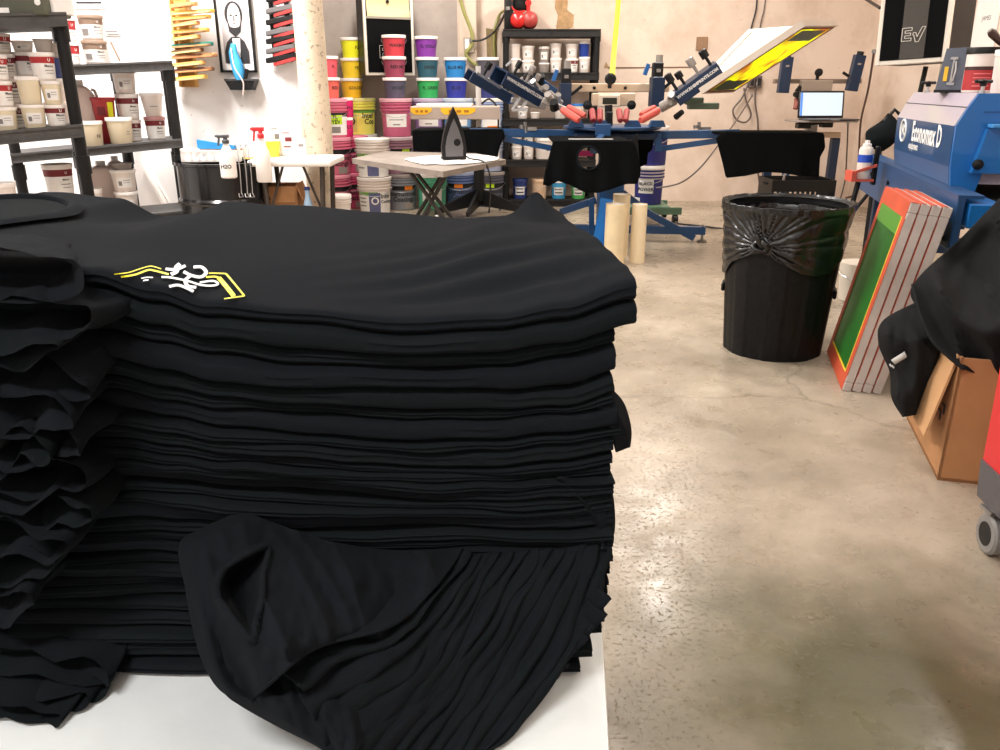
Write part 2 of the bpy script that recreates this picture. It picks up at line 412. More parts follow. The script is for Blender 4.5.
for k in range(NL):
    if k == 0: lab = 'black T-shirt on top of the tall stack, yellow and white chest print showing'
    elif k < 15: lab = 'black T-shirt lying %s from the top of the tall stack' % ordinal(k+1)
    else: lab = 'black T-shirt lying %s from the bottom of the tall stack, on the white table' % ordinal(NL-k)
    root = thing('t_shirt', lab, 'T-shirt', (-0.25, 1.0, iface(k+1, -0.25, 1.0)), 0, 'black T-shirts in the tall stack')
    shirts.append(root)
    xe = xend(k); eps = 0.0004
    nx = 110 if k else 190
    ys = YS if k else [1.30-0.012*i for i in range(0, 43)]
    nose = 9
    rows = []
    endskew = 0.06+0.02*nz(k*1.3)
    tilt = 0.010*nz(k*2.7, 4.4)
    for i in range(nx):
        fx = i/(nx-1)
        if k: fx = 1-(1-fx)**1.15
        xq = XL+(xe-XL)*fx
        loop = []
        yf = yfront(k, xq)
        def pt(y, z):
            x = XL+(xe-(y-0.75)*endskew+0.004*nz(y*14, k*3.0)-XL)*fx
            return Vector((x, y, z))
        top0 = lambda y: iface(k, xq, y)-eps
        bot0 = lambda y: iface(k+1, xq, y)+eps
        zt_, zb_ = top0(yf+0.006), bot0(yf+0.006); th = max(zt_-zb_, 0.002)
        droop = 0.0
        for y in ys:
            z = top0(y)
            if k == 0:
                # wrinkles fanning towards the hem, and the hem's double stitching
                e = xe-(y-0.75)*endskew-(XL+(xe-(y-0.75)*endskew-XL)*fx)
                wr = math.exp(-((xq-0.0)/0.13)**2)
                ang = math.atan2(y-0.70, xq+0.45)
                z += 0.0035*wr*math.sin(ang*46+2.5*nz(xq*4, y*4))*min(1, max(0, (1.12-y)/0.2))
                if 0.024 < e < 0.0275 or 0.031 < e < 0.0345: z -= 0.0016
                z += 0.012*math.exp(-((xq-0.02)/0.05)**2-((y-1.12)/0.07)**2)
                z += 0.034*max(0, (y-1.19)/0.11)*math.exp(-((xq-0.088)/0.026)**2)
            loop.append(pt(y, z))
        zc = (zt_+zb_)/2
        ylast = ys[-1]
        # run out to the fold, round the nose, and back underneath
        for q in range(1, 3):
            y = lerp(ylast, yf+th*0.8, q/3); loop.append(pt(y, top0(y)))
        for q in range(nose):
            a = math.pi/2-math.pi*q/(nose-1)
            yy = yf+th*0.8*(1-math.cos(a)); zz = zc+th*0.5*math.sin(a)
            # a second, finer lip where the two halves of the shirt meet
            if q in (4,): yy += 0.0035
            loop.append(pt(yy, zz))
        for q in (2, 1):
            y = lerp(ylast, yf+th*0.8, q/3); loop.append(pt(y, bot0(y)))
        for y in reversed(YS if k else YS): loop.append(pt(y, bot0(y)))
        rows.append(loop)
    n = len(rows[0]); mb = MB()
    vs = [p for r in rows for p in r]; fs = []
    for i in range(nx-1):
        for j in range(n-1): fs.append((i*n+j, i*n+j+1, (i+1)*n+j+1, (i+1)*n+j))
        fs.append((i*n+n-1, i*n, (i+1)*n, (i+1)*n+n-1))
    fs.append(tuple(range(n))); fs.append(tuple(reversed([(nx-1)*n+j for j in range(n)])))
    mb.add(vs, fs)
    part(mb, 'shirt_body', COTTON if k % 3 else COTTON2, root, ang=75, world=True)

# ---- sleeves bunched at the near left
def sleeve_mb(cx, cz, w, th, y0, y1, dz, seed, amp=0.012, fq=3.0, skew=0.0):
    """flattened tube from y0 (at the stack) to y1 (towards the table's edge), open at y1 with a turned hem"""
    mb = MB(); nseg = 44
    def P(a, l, inner=0.0):
        y = lerp(y0, y1, l)
        ca, sa = math.cos(a), math.sin(a)
        x = cx+skew*l+(w/2-inner)*ca*(1+0.10*nz(seed, l*2))
        fold = amp*(0.4+l)*nz(ca*fq+seed*3.1, l*1.5, seed)
        tz = (th/2)*(0.55+0.6*l)-inner
        z = cz+dz*l*l+fold+tz*(abs(sa)**0.7)*(1 if sa > 0 else -1)+0.004*nz(ca*7, sa*3+l*6, seed+9)
        yy = y+0.018*l*nz(ca*2.5, sa*1.5, seed+4)-0.01*l*ca
        return Vector((x, yy, max(z, ZT+0.003)))
    nl = 12
    mb.grid(lambda a, l: P(a*2*math.pi, l), nseg, nl, wrapu=True)
    # hem rolled inside, then the inner wall
    o = len(mb.v)
    mb.grid(lambda a, l: P(a*2*math.pi, 1.0-0.55*l, 0.0035 if l > 0 else 0.0), nseg, 7, wrapu=True)
    return mb
slv = [  # k, right-end u, centre v at the mouth, mouth y, width, thickness, droop, seed
    (0, 94, 276, .690, .24, .044, .002, 1.0), (2, 97, 326, .685, .24, .040, -.006, 2.2), (3, 60, 345, .68, .20, .020, -.01, 12.4), (4, 88, 376, .690, .22, .036, -.01, 3.1),
    (6, 74, 408, .684, .20, .036, -.01, 4.7), (8, 92, 438, .690, .22, .036, -.01, 5.3), (9, 62, 458, .684, .20, .030, -.01, 13.6), (10, 90, 482, .690, .22, .038, -.01, 6.4),
    (11, 94, 512, .690, .21, .032, -.008, 7.9), (12, 72, 540, .684, .22, .036, -.008, 8.8), (13, 60, 572, .688, .20, .036, -.008, 9.5), (14, 44, 604, .690, .20, .034, -.008, 10.6)]
for k, u, v, ym, w_, th_, dz_, sd in slv:
    p = at(u, v, ym)
    mb = sleeve_mb(p.x-w_/2-(0.10 if k == 0 else 0), p.z-dz_*0.9, w_, th_, 0.85, ym, dz_, sd, amp=0.021 if k else 0.004, fq=1.6 if k == 0 else 2.7, skew=0.0 if k else 0.10)
    part(mb, 'sleeve', COTTON if k % 2 else COTTON2, shirts[k], ang=80, world=True)
for k, u, v, ym, w_, th_, sd in ((24, 116, 662, .70, .24, .028, 21.), (25, 106, 682, .686, .23, .024, 22.), (26, 90, 700, .670, .22, .022, 23.), (27, 68, 716, .655, .20, .018, 24.)):
    p = at(u, v, ym)
    part(sleeve_mb(p.x-w_/2, max(p.z, ZT+0.012), w_, th_, 0.82, ym, -0.004, sd, amp=0.010), 'sleeve', COTTON if k % 2 else COTTON2, shirts[k], ang=80, world=True)

# ---- sleeves of the lower shirts, slumped over the near right corner like pages
def VV(L): return [at(*p) for p in L]
FAN = [(-0.30, VV([(400, 556, .76), (380, 580, .735), (335, 600, .69), (305, 612, .66), (262, 622, .64), (235, 640, .615)])),
       (0.0, VV([(461, 551, .735), (446, 572, .70), (411, 612, .655), (380, 630, .625), (323, 643, .60), (293, 662, .575)])),
       (0.30, VV([(500, 553, .74), (478, 590, .70), (445, 645, .655), (415, 690, .62), (375, 730, .585), (335, 770, .55)])),
       (0.65, VV([(560, 548, .745), (540, 585, .715), (505, 645, .68), (472, 697, .645), (440, 742, .605), (405, 795, .56)])),
       (1.0, VV([(612, 540, .75), (607, 570, .737), (597, 612, .715), (566, 668, .675), (532, 715, .643), (490, 752, .614)]))]
def fan(t, s):
    for (a, A), (b, B) in zip(FAN, FAN[1:]):
        if t <= b or b == 1.0:
            q = min(max((t-a)/(b-a), 0), 1); return cat(A, s).lerp(cat(B, s), q)
AWAY = Vector((0, 0.62, -0.78))
NF = 13
for i in range(1, NF+1):
    t = i/NF; k = 14+i if 14+i < NL else NL-1
    sd = i*1.73
    prof = [(1, 0.006), (.7, 0.004), (.45, 0.001), (.25, -.003), (.12, -.005), (.04, -.004), (0, 0), (.03, .005), (.12, .007), (.3, .008)]
    def F(wi, s):
        x = wi*(len(prof)-1); j = min(int(x), len(prof)-2); f = x-j
        wv = lerp(prof[j][0], prof[j+1][0], f); off = lerp(prof[j][1], prof[j+1][1], f)
        e = fan(t+0.020*nz(s*3.2, sd), s); h = fan(max(t-0.27, -0.30), s)+AWAY*0.012
        p = e.lerp(h, wv)
        p += AWAY*(off*(0.6+0.8*s)+0.007*nz(s*5, wv*4, sd)+0.0025*nz(s*16, wv*9, sd))
        p += Vector((0.007*nz(s*6, sd*2.1), 0, 0.004*nz(s*9, sd*1.3)))*(1-wv)
        p.z = max(p.z, ZT+0.002+0.0012*(NF-i))
        return p
    mb = MB().grid(F, 28, 40)
    o = part(mb, 'sleeve', COTTON if i % 2 else COTTON2, shirts[k], ang=80, world=True); solid(o, 0.0016)
# small hem tabs peeping out along the right of that bundle
for i, (u, v, y) in enumerate([(603, 606, .715), (596, 622, .705), (588, 634, .70), (578, 645, .692), (568, 658, .685), (558, 672, .678), (548, 684, .672)]):
    a = at(u-16, v-16, y+0.014); b = at(u+1+3*(i % 2), v+1, y-0.002); n_ = (b-a).normalized()
    mb = MB(); side = Vector((0.62, 0.1, 0.75)).normalized()*0.014
    def G(p_, q_): 
        c = a.lerp(b, q_)+side*(p_-0.5)*1.6+Vector((0, 0, 0.003*nz(p_*3, q_*3, i*2.2)))
        c.z = max(c.z, ZT+0.004); return c
    mb.grid(G, 6, 8)
    o = part(mb, 'hem', COTTON2, shirts[21+i if 21+i < 28 else 27], ang=80, world=True); solid(o, 0.005)

# the topmost of those sleeves: crumpled, its mouth gaping
MOUTH = [(219, 600), (217, 586), (224, 570), (238, 559), (252, 552), (266, 547), (268, 556), (263, 575), (262, 600), (256, 622), (252, 640), (238, 626)]
def inside(u, v, poly):
    c = False; n = len(poly)
    for i in range(n):
        (x1, y1), (x2, y2) = poly[i], poly[i-1]
        if (y1 > v) != (y2 > v) and u < (x2-x1)*(v-y1)/(y2-y1)+x1: c = not c
    d = min(dseg(u, v, poly[i], poly[i-1]) for i in range(n))
    return d if c else -d
def dseg(u, v, a, b):
    ax, ay = a; bx, by = b; t = max(0, min(1, ((u-ax)*(bx-ax)+(v-ay)*(by-ay))/((bx-ax)**2+(by-ay)**2+1e-9)))
    return math.hypot(u-ax-t*(bx-ax), v-ay-t*(by-ay))
V3 = lambda L: [Vector(p) for p in L]
def patch(right, left, nu, nv, bulge, seed, mouth=None, shirt=None, zmin=0.553, amp=1.0, sag=0.0):
    Rr, Ll = V3(right), V3(left)
    def P(w, s):
        a = cat(Ll, s); b = cat(Rr, s)
        q = a.lerp(b, w)
        u, v, Y = q
        v += sag*math.sin(math.pi*w)*(1-s)**3
        Y -= bulge*math.sin(math.pi*min(1, max(0, w)))*math.sin(math.pi*min(max(s, 0.04), 0.96))
        e = min(1, w*8, (1-w)*8)
        # long soft folds running down the sleeve plus small crumples
        du = 9*nz(u*.022+seed, v*.010, seed)+4*nz(u*.05, v*.03, seed+5)
        Y += amp*(0.050*e*(abs(nz(u*.015-v*.007+seed, v*.006+seed, 1.0+seed))-0.25)+0.022*e*(abs(nz(u*.030-v*.014+seed, v*.010, seed))-.25)+0.003*e*nz(u*.10, v*.06, seed+2))
        if w < 0.06: Y += 0.012*(0.06-w)/0.06
        if mouth:
            d = inside(u, v, mouth)
            if d > -5: 
                if d < 0: Y -= 0.007*(1+d/5)
                else: Y += min(d*0.0030, 0.030)-0.007*max(0, 1-d/2.5)
        p = at(u+du*e*0.4, v, Y)
        p.z = max(p.z, zmin)
        return p
    mb = MB().grid(P, nu, nv)
    if mouth:
        # rolled hem round the mouth
        M_ = [Vector((a, b, 0)) for a, b in mouth]; M_.append(M_[0]); ring_ = []
        pts = [p.copy() for p in mb.v]; pp_ = [px(p) for p in pts]
        for i in range(64):
            c = cat(M_, i/64); j = min(range(len(pts)), key=lambda q: (pp_[q][0]-c.x)**2+(pp_[q][1]-c.y)**2)
            d_ = (pts[j]-Vector((0, 0, CAMH))).length; r_ = (at(c.x, c.y, 0.6)-Vector((0, 0, CAMH))).normalized()
            ring_.append(d_-0.004 if not ring_ else lerp(ring_[-1], d_-0.004, 0.5))
        cp_ = [Vector((0, 0, CAMH))+(at(cat(M_, i/64).x, cat(M_, i/64).y, 0.6)-Vector((0, 0, CAMH))).normalized()*ring_[i] for i in range(64)]
        part(MB().tube(cp_, 0.0032, 8, closed=True), 'sleeve_hem', COTTON2, shirt, ang=80, world=True)
    o = part(mb, 'sleeve', COTTON2, shirt, ang=80, world=True); solid(o, 0.003); return o
patch([(463, 549, .735), (448, 572, .70), (412, 612, .653), (381, 630, .622), (323, 645, .597), (290, 664, .570)],
      [(244, 511, .735), (203, 529, .71), (180, 546, .688), (187, 590, .642), (194, 628, .612), (205, 664, .59), (222, 690, .575), (250, 704, .562)], 150, 140, 0.030, 3.7, MOUTH, shirts[14], sag=17)
cuff_src = MOUTH
patch([(430, 620, .665), (412, 660, .64), (395, 690, .615), (378, 720, .59), (362, 742, .57), (345, 765, .55)],
      [(210, 655, .62), (224, 690, .600), (244, 706, .590), (280, 726, .582), (322, 748, .575), (345, 772, .56)], 60, 50, 0.02, 8.1, None, shirts[15])

# ---- collar and print of the top shirt
CC = (-0.668, 1.04)
def ring(a, r, lift):
    x = CC[0]+(0.075+r)*math.cos(a)*1.1; y = CC[1]+(0.155+r)*math.sin(a)
    return Vector((x, y, top_z(x, y)+lift))
mb = MB().grid(lambda a, r: ring(a*2*math.pi, 0.022*r, 0.0045+0.004*math.sin(r*math.pi)-(0.004 if r == 0 else 0)), 60, 5, wrapu=True)
part(solid(mb.build('tmp', COTTON2), 0.001) and mb, 'collar', COTTON2, shirts[0], world=True, ang=70)
D.objects.remove(D.objects['tmp'])
mb = MB(); mb.add([ring(2*math.pi*i/60, 0, 0.0025) for i in range(60)], [tuple(range(60))])
part(mb, 'inner_back', COTTON, shirts[0], 'inside of the neck opening', world=True)

def ontop(u, v, lift=0.0022):
    Y = 0.752
    for i in range(600):
        p = at(u, v, Y)
        if p.z <= top_z(p.x, p.y)+lift+0.0004: return p
        Y += 0.001
    return p
def cpx(p): return (90+p[0]/5.556, 240+p[1]/5.55)
def ribbon(mb, pts, wpx, n=26):
    """flat strip of printed ink lying on the shirt; wpx = width in the crop's own units"""
    V = [Vector((*cpx(p), 0)) for p in pts]
    P = [cat(V, i/(n-1)) for i in range(n)]
    vs = []; w = wpx/5.55/2
    for i, q in enumerate(P):
        d = (P[min(i+1, n-1)]-P[max(i-1, 0)]).normalized(); nrm_ = Vector((-d.y, d.x, 0))
        vs += [ontop(q.x+nrm_.x*w, q.y+nrm_.y*w*0.7), ontop(q.x-nrm_.x*w, q.y-nrm_.y*w*0.7)]
    mb.add(vs, [(2*i, 2*i+1, 2*i+3, 2*i+2) for i in range(n-1)])
mb = MB()
ribbon(mb, [(135, 190), (215, 180), (270, 162), (325, 146), (350, 146), (395, 160)], 8); ribbon(mb, [(172, 205), (250, 192), (320, 167), (355, 169), (437, 190)], 14)
ribbon(mb, [(660, 184), (700, 184), (755, 186)], 10); ribbon(mb, [(755, 186), (805, 245), (858, 310)], 12); ribbon(mb, [(858, 310), (800, 318), (745, 326)], 9)
ribbon(mb, [(645, 206), (690, 203), (715, 208)], 14); ribbon(mb, [(715, 208), (755, 255), (800, 312)], 28)
part(mb, 'chest_print', C8('print yellow', 240, 224, 24, 0.6), shirts[0], 'yellow double outline of the print', world=True)
mb = MB()
for st, w_ in (([(420, 160), (455, 163), (490, 160), (530, 142)], 20), ([(500, 132), (480, 150), (480, 175), (450, 190)], 26), ([(575, 150), (620, 150), (645, 180), (615, 205), (560, 195), (520, 175)], 22),
               ([(398, 205), (450, 208), (540, 226), (620, 250), (690, 252), (710, 240), (680, 226), (610, 236)], 15), ([(555, 200), (530, 225), (545, 255), (590, 262)], 22), ([(440, 258), (490, 250), (540, 268), (575, 285)], 20), ([(285, 213), (315, 207), (350, 208)], 9), ([(295, 226), (310, 222), (325, 222)], 9)):
    ribbon(mb, st, w_, 20)
part(mb, 'chest_print', WHITEINK, shirts[0], 'white script letters of the print', world=True)

# hems of a few shirts that droop over the right end of the stack
for k, rg, lf, sd in ((8, [(604, 384, .80), (622, 402, .79), (630, 428, .785), (629, 447, .782)], [(580, 396, .755), (600, 410, .755), (611, 432, .76), (617, 452, .765)], 1.2),
                      (13, [(600, 470, .78), (611, 492, .775), (614, 520, .77), (612, 546, .765)], [(556, 478, .742), (578, 498, .742), (597, 526, .745), (602, 550, .75)], 5.2),
                      (5, [(590, 366, .80), (606, 374, .80), (613, 386, .79), (612, 400, .785)], [(560, 372, .755), (578, 380, .755), (594, 392, .76), (600, 402, .765)], 7.2)):
    o = patch(rg, lf, 30, 30, 0.010, sd, None, shirts[k]); o.name = 'drooping_hem'
# ================================================================ TUBS, PAILS AND BUCKETS (one builder)
def face_cam(p, off=0.0): return math.atan2(-p[0], p[1])+off
_cache = {}
def tub(name, label, catg, loc, rt, h, body, lid, spec=(), taper=0.86, handle=None, rings=False, group=None, turn=0.0, seg=26, upside=False, cap=True, cone=0.0):
    """round container: body (ribbed when rings), overhanging lid, wrapped label, wire bail"""
    loc = Vector(loc); root = thing(name, label, catg, loc, face_cam(loc, turn), group)
    rb = rt*taper; lh = min(0.022, h*0.10)
    key = (round(rt, 3), round(h, 3), round(taper, 2), rings, seg)
    if ('b', key) not in _cache:
        pr = [(rb*0.94, 0), (rb, 0.004)]
        if rings:
            r_ = lambda z: rb+(rt-rb)*z/h
            for z in (0.70, 0.78, 0.86): pr += [(r_(z*h), z*h-0.006), (rt*1.05, z*h-0.003), (rt*1.05, z*h+0.008), (r_(z*h), z*h+0.011)]
        pr += [(rt, h-lh)]
        _cache['b', key] = MB().lathe(pr, seg=seg).mesh('body', [body], 40)
        _cache['l', key] = MB().lathe([(rt*0.98, h-lh*1.5), (rt*1.065, h-lh*1.4), (rt*1.075, h-lh*0.2), (rt*1.05, h), (rt*0.97, h), (rt*0.95, h-lh*0.35), (0, h-lh*0.35)], seg=seg, cap=False).mesh('lid', [lid], 40)
    def child(n, me, *ms):
        o = D.objects.new(n, me); COL.objects.link(o); o.parent = root; recolor(o, *ms); return o
    child('tub_body', _cache['b', key], body)
    if cap: child('lid', _cache['l', key], lid)
    if spec:
        rad = lambda z: (rb+(rt-rb)*z/h)
        mb = MB(); mats = []
        for s in spec:
            m = s[-1]
            if m not in mats: mats.append(m)
            mi = mats.index(m); off = 0.0012+0.0006*spec.index(s)
            if s[0] == 'r':      # angle0, angle1, z0, z1
                _, a0, a1, z0, z1, _m = s
                def fn(p, q, a0=a0, a1=a1, z0=z0, z1=z1, off=off):
                    a = lerp(a0, a1, p); z = lerp(z0, z1, q)*h; r = rad(z)+off
                    return Vector((r*math.sin(a), -r*math.cos(a), z))
                mb.grid(fn, max(3, int(abs(a1-a0)*7)), 2, mi)
            else:                # text, size, angle, z
                _, t, size, a0, z0, _m = s
                def fn(c, a0=a0, z0=z0, off=off):
                    z = z0*h+c.y; r = rad(z)+off+0.0006; a = a0+c.x/r
                    return Vector((r*math.sin(a), -r*math.cos(a), z))
                mb.text(t, size, fn, mi=mi, bold=size*0.02)
        part(mb, 'paper_label', mats, root)
    if handle is not None:
        r = rt*1.09
        zz = h*0.80
        if handle > 0:    # hanging in front
            P = [Vector((r*math.sin(a), -r*math.cos(a)-0.01, zz-handle*math.cos(a*0.9))) for a in [(-1.45+2.9*i/14) for i in range(15)]]
        else: P = [Vector((r*math.cos(a), r*0.25*math.sin(a), zz-abs(handle)*math.sin(a))) for a in [math.pi*i/14 for i in range(15)]]
        part(MB().tube(P, 0.003, 6), 'bail_handle', STEEL, root)
    return root
TUBW = C8('tub white', 232, 220, 212, 0.45); CREAM = C8('tub cream', 226, 212, 184, 0.5); LIDW = C8('lid white', 240, 232, 226, 0.4)
MAROON = C8('maroon print', 112, 28, 34, 0.6); REDPRINT = C8('red print', 172, 40, 44, 0.6); TAUPE = C8('taupe print', 140, 116, 98, 0.6)
REDTUB = C8('red tub', 168, 44, 48, 0.5); YELTAG = C8('yellow tag', 226, 226, 30, 0.6); NAVY = C8('navy plastic', 34, 52, 110, 0.5); GREYLID = C8('grey lid', 150, 140, 134, 0.5)
PAPER = C8('paper white', 238, 234, 230, 0.7); GREYPRINT = C8('grey print', 130, 124, 120, 0.7)
def lab_band(m, z0=0.62, z1=0.84, brand='Matsui'):
    return [('r', -1.5, 1.5, 0.08, 0.86, PAPER), ('r', -1.5, 1.5, z0, z1, m), ('t', 'U', 0.020, 0.55, (z0+z1)/2, WHITEINK), ('t', brand, 0.016, 0.5, z0-0.10, INK),
            ('r', 0.1, 0.9, 0.36, 0.385, GREYPRINT), ('r', 0.2, 0.9, 0.26, 0.28, GREYPRINT), ('r', -0.9, -0.3, 0.20, 0.44, GREYPRINT if m is TAUPE else LIDW)]
LAB_PLAIN = [('r', -0.7, 0.7, 0.2, 0.66, PAPER), ('r', -0.1, 0.5, 0.52, 0.545, GREYPRINT), ('r', -0.1, 0.5, 0.42, 0.44, GREYPRINT), ('r', -0.5, -0.2, 0.3, 0.5, GREYPRINT)]

# ================================================================ LEFT SHELVING
LITBOARD = M('lit dark shelf board plastic', (0.075, 0.070, 0.068), 0.55, bump=0.1, bscale=90, vary=0.2, vscale=30)  # dark shelf plastic made lighter, the light on the board fronts is painted in
def shelving(name, label, boards, depth, back, posts, th=0.062, mb_mat=LITBOARD, lip=0.0):
    """boards: (A, B) front top edges; back: unit vector away from the front; posts: list of (point, ztop)"""
    root = thing(name, label, 'shelving', (boards[0][0].x, boards[0][0].y, 0))
    for A, B in boards:
        mb = MB(); T = Vector((0, 0, -th))
        o = [A, B, B+back*depth, A+back*depth]; lo = [p+T for p in o]
        mb.add([*o, *lo], [(0, 1, 2, 3), (7, 6, 5, 4), (0, 4, 5, 1), (1, 5, 6, 2), (2, 6, 7, 3), (3, 7, 4, 0)])
        # raised rim and moulded joints along the front edge
        d = (B-A).normalized(); L = (B-A).length
        mb.bar(A-back*0.004+Vector((0, 0, -0.006)), B-back*0.004+Vector((0, 0, -0.006)), 0.012, 0.012)
        mb.bar(A-back*0.004+T+Vector((0, 0, 0.004)), B-back*0.004+T+Vector((0, 0, 0.004)), 0.014, 0.008)
        for i in range(1, 6): mb.bar(A+d*(L*i/6)-back*0.003+Vector((0, 0, -0.012)), A+d*(L*i/6)-back*0.003+T, 0.006, 0.008, up=back)
        part(mb, 'shelf_board', mb_mat, root, world=True)
    for p, zt in posts:
        mb = MB(); mb.cyl((p.x, p.y, 0), (p.x, p.y, zt), 0.030, seg=14)
        for z in (0.02, zt-0.1, zt*0.5): mb.cyl((p.x, p.y, z), (p.x, p.y, z+0.09), 0.037, seg=14)
        part(mb, 'post', BLACKPL, root, world=True)
    return root
BK = Vector((-0.47, 0.88, 0)).normalized(); BK2 = Vector((-0.40, 0.92, 0)).normalized()
B1 = [(at(-150, 17, 3.75), at(66, 12, 4.25)), (at(-150, 144, 3.72), at(83, 124, 4.25))]
zlow = 0.42
B1.append((Vector((B1[1][0].x, B1[1][0].y, zlow)), Vector((B1[1][1].x, B1[1][1].y, zlow))))
fr = lambda u, v, Y: at(u, v, Y)
pfr = at(72.5, 100, 4.30)
shelving('shelving_unit', 'near black plastic shelving unit crammed with white and cream ink tubs', B1, 0.43, BK,
         [(pfr, B1[0][1].z-0.03), (pfr+BK*0.36, B1[0][1].z-0.03), (Vector((B1[1][0].x+0.06, B1[1][0].y+0.04, 0)), 1.4), (Vector((B1[1][0].x+0.06, B1[1][0].y+0.40, 0)), 1.4)])
B2 = [(at(15, 67, 5.0), at(172, 60.5, 5.45)), (at(10, 154, 5.0), at(181, 138.5, 5.45)), (at(0, 228, 5.0), at(188, 210, 5.45))]
p2r = at(171, 90, 5.47); p2l = at(15, 150, 5.05); p2m = at(118, 90, 5.86)
sh2 = shelving('shelving_unit', 'far black plastic shelving unit against the white wall beside the black drum', B2, 0.44, BK2,
         [(p2r, B2[0][1].z-0.02), (p2m, B2[0][1].z-0.02), (p2l, B2[0][0].z-0.02), (p2r+BK2*0.40, B2[0][1].z-0.02)], th=0.055)
def on_board(bd, u, back=0.10):
    A, B = bd; ua, ub = px(A)[0], px(B)[0]
    # point on the front edge that projects to u, then pushed back keeping u
    t = (u-ua)/(ub-ua); p = A.lerp(B, t); q = p+(BK if bd[0].y < 4.5 else BK2)*back
    d = q.y*CP+(CAMH-q.z)*SP; q.x = (u-500)/FPX*d
    t2 = (q.x-A.x)/(B.x-A.x); q.z = lerp(A.z, B.z, t2)+0.001
    return q
def stack(bd, u, back, items, where, group, z0=None):
    """items from the bottom up: (width px, height px, look, body, lid, spec, kw)"""
    p = on_board(bd, u, back); z = p.z
    s = FPX/(p.y*CP+(CAMH-p.z)*SP); n = len(items)
    for i, (w, hp, look, body, lid, spec, kw) in enumerate(items):
        pos = ('at the bottom' if i == 0 else 'on top' if i == n-1 else '%s from the bottom' % ordinal(i+1)) if n > 1 else ''
        lab = (look+(' ' if pos else '')+pos+' '+where).strip() if n > 1 else look+' '+where
        tub('ink_tub', lab, 'tub', (p.x+kw.get('dx', 0), p.y, z), w/s/2/1.07, hp/s, body, lid, spec, taper=kw.get('taper', 0.86), group=group, turn=kw.get('turn', 0.0), seg=22)
        z += hp/s+0.0008
BM, BR, BT = lab_band(MAROON), lab_band(REDPRINT), lab_band(TAUPE)
G1 = 'ink tubs on the near black shelving'; G2 = 'ink tubs on the far black shelving'
K = {}
stack(B1[1], 7, 0.07, [(24, 22, 'pale cream tub', CREAM, LIDW, LAB_PLAIN, K), (24, 24, 'red-banded tub', TUBW, LIDW, BR, {'turn': 0.3}), (24, 24, 'red-banded tub', TUBW, LIDW, BR, {'turn': 0.1})], "of the far-left front stack, near shelf", G1)
stack(B1[1], 36, 0.07, [(23, 22, 'blank cream tub', CREAM, LIDW, LAB_PLAIN, K), (22, 26, 'blank cream tub without print', CREAM, LIDW, (), K)], "of the low middle stack, near shelf", G1)
stack(B1[1], 57.5, 0.075, [(19, 20, 'maroon-banded tub', TUBW, LIDW, BM, K), (19, 22, 'cream tub', CREAM, LIDW, LAB_PLAIN, K), (23, 26, 'wide red-banded tub', TUBW, LIDW, BR, {'dx': -0.02}), (18, 12, 'dull grey tub', GREYLID, GREYLID, (), {'dx': 0.0})], "of the stack beside the near shelf post", G1)
stack(B1[1], 15, 0.25, [(24, 24, 'maroon-banded tub', TUBW, LIDW, BM, K), (24, 24, 'maroon-banded tub', TUBW, LIDW, BM, K), (24, 22, 'dark-banded tub', TUBW, LIDW, BM, K), (22, 18, 'cream tub', CREAM, LIDW, BR, K)], "of the back-row left stack, near shelf", G1)
stack(B1[1], 37, 0.27, [(21, 24, 'white tub', TUBW, LIDW, LAB_PLAIN, K), (21, 24, 'white tub', TUBW, LIDW, BM, K), (22, 22, 'maroon-banded tub', TUBW, LIDW, BM, K), (20, 10, 'white tub', TUBW, LIDW, LAB_PLAIN, K)], "of the back-row middle stack, near shelf", G1)
stack(B1[1], 62, 0.28, [(18, 22, 'white tub', TUBW, LIDW, (), K), (18, 22, 'white tub', TUBW, LIDW, (), K), (19, 22, 'blue tub', NAVY, GREYLID, (), K), (17, 10, 'grey tub', GREYLID, GREYLID, (), K)], "of the stack behind the near shelf post", G1)
stack(B1[2], 12, 0.1, [(26, 28, 'white tub', TUBW, LIDW, LAB_PLAIN, K), (26, 28, 'pale tub with smudged print', TUBW, LIDW, LAB_PLAIN, K)], 'of the stack below the near shelf', G1)
stack(B2[0], 74, 0.08, [(15, 21, 'slim white tub with red band', TUBW, LIDW, lab_band(REDPRINT, 0.5, 0.85, ''), K), (15, 23, 'slim white tub with red band', TUBW, LIDW, lab_band(REDPRINT, 0.5, 0.85, ''), K)], 'of the slim stack, top far shelf', G2)
stack(B2[0], 97, 0.10, [(24, 22, 'wide tub with taupe band', TUBW, TAUPE, BT, K), (24, 23, 'wide tub with taupe band', TUBW, TAUPE, BT, K)], 'of the wide stack, top far shelf', G2)
stack(B2[1], 94, 0.05, [(22, 24, "cream tub numbered 10", CREAM, LIDW, [('t', '10', 0.03, 0.6, 0.4, INK)], K)], 'at the front of the lower far shelf', G2)
stack(B2[1], 122, 0.06, [(25, 25, 'round cream tub with a wide white lid', CREAM, LIDW, [('r', 0.5, 0.9, 0.45, 0.47, GREYPRINT), ('r', 0.5, 0.9, 0.36, 0.38, GREYPRINT)], K)], 'at the front of the lower far shelf', G2)
stack(B2[1], 109, 0.20, [(22, 22, 'plain red tub', REDTUB, REDTUB, (), K), (23, 22, 'red tub with yellow tag', REDTUB, REDTUB, [('r', 0.35, 0.95, 0.1, 0.8, YELTAG), ('r', -0.6, 0.1, 0.25, 0.6, MAROON)], K)], 'of the red stack on the lower far shelf', G2)
stack(B2[1], 133, 0.22, [(20, 21, 'maroon-banded tub', TUBW, LIDW, BM, K), (22, 24, 'white tub with broad maroon band', TUBW, LIDW, BM, K), (22, 22, 'white tub', TUBW, GREYLID, LAB_PLAIN, K)], "of the tallest far shelf stack", G2)
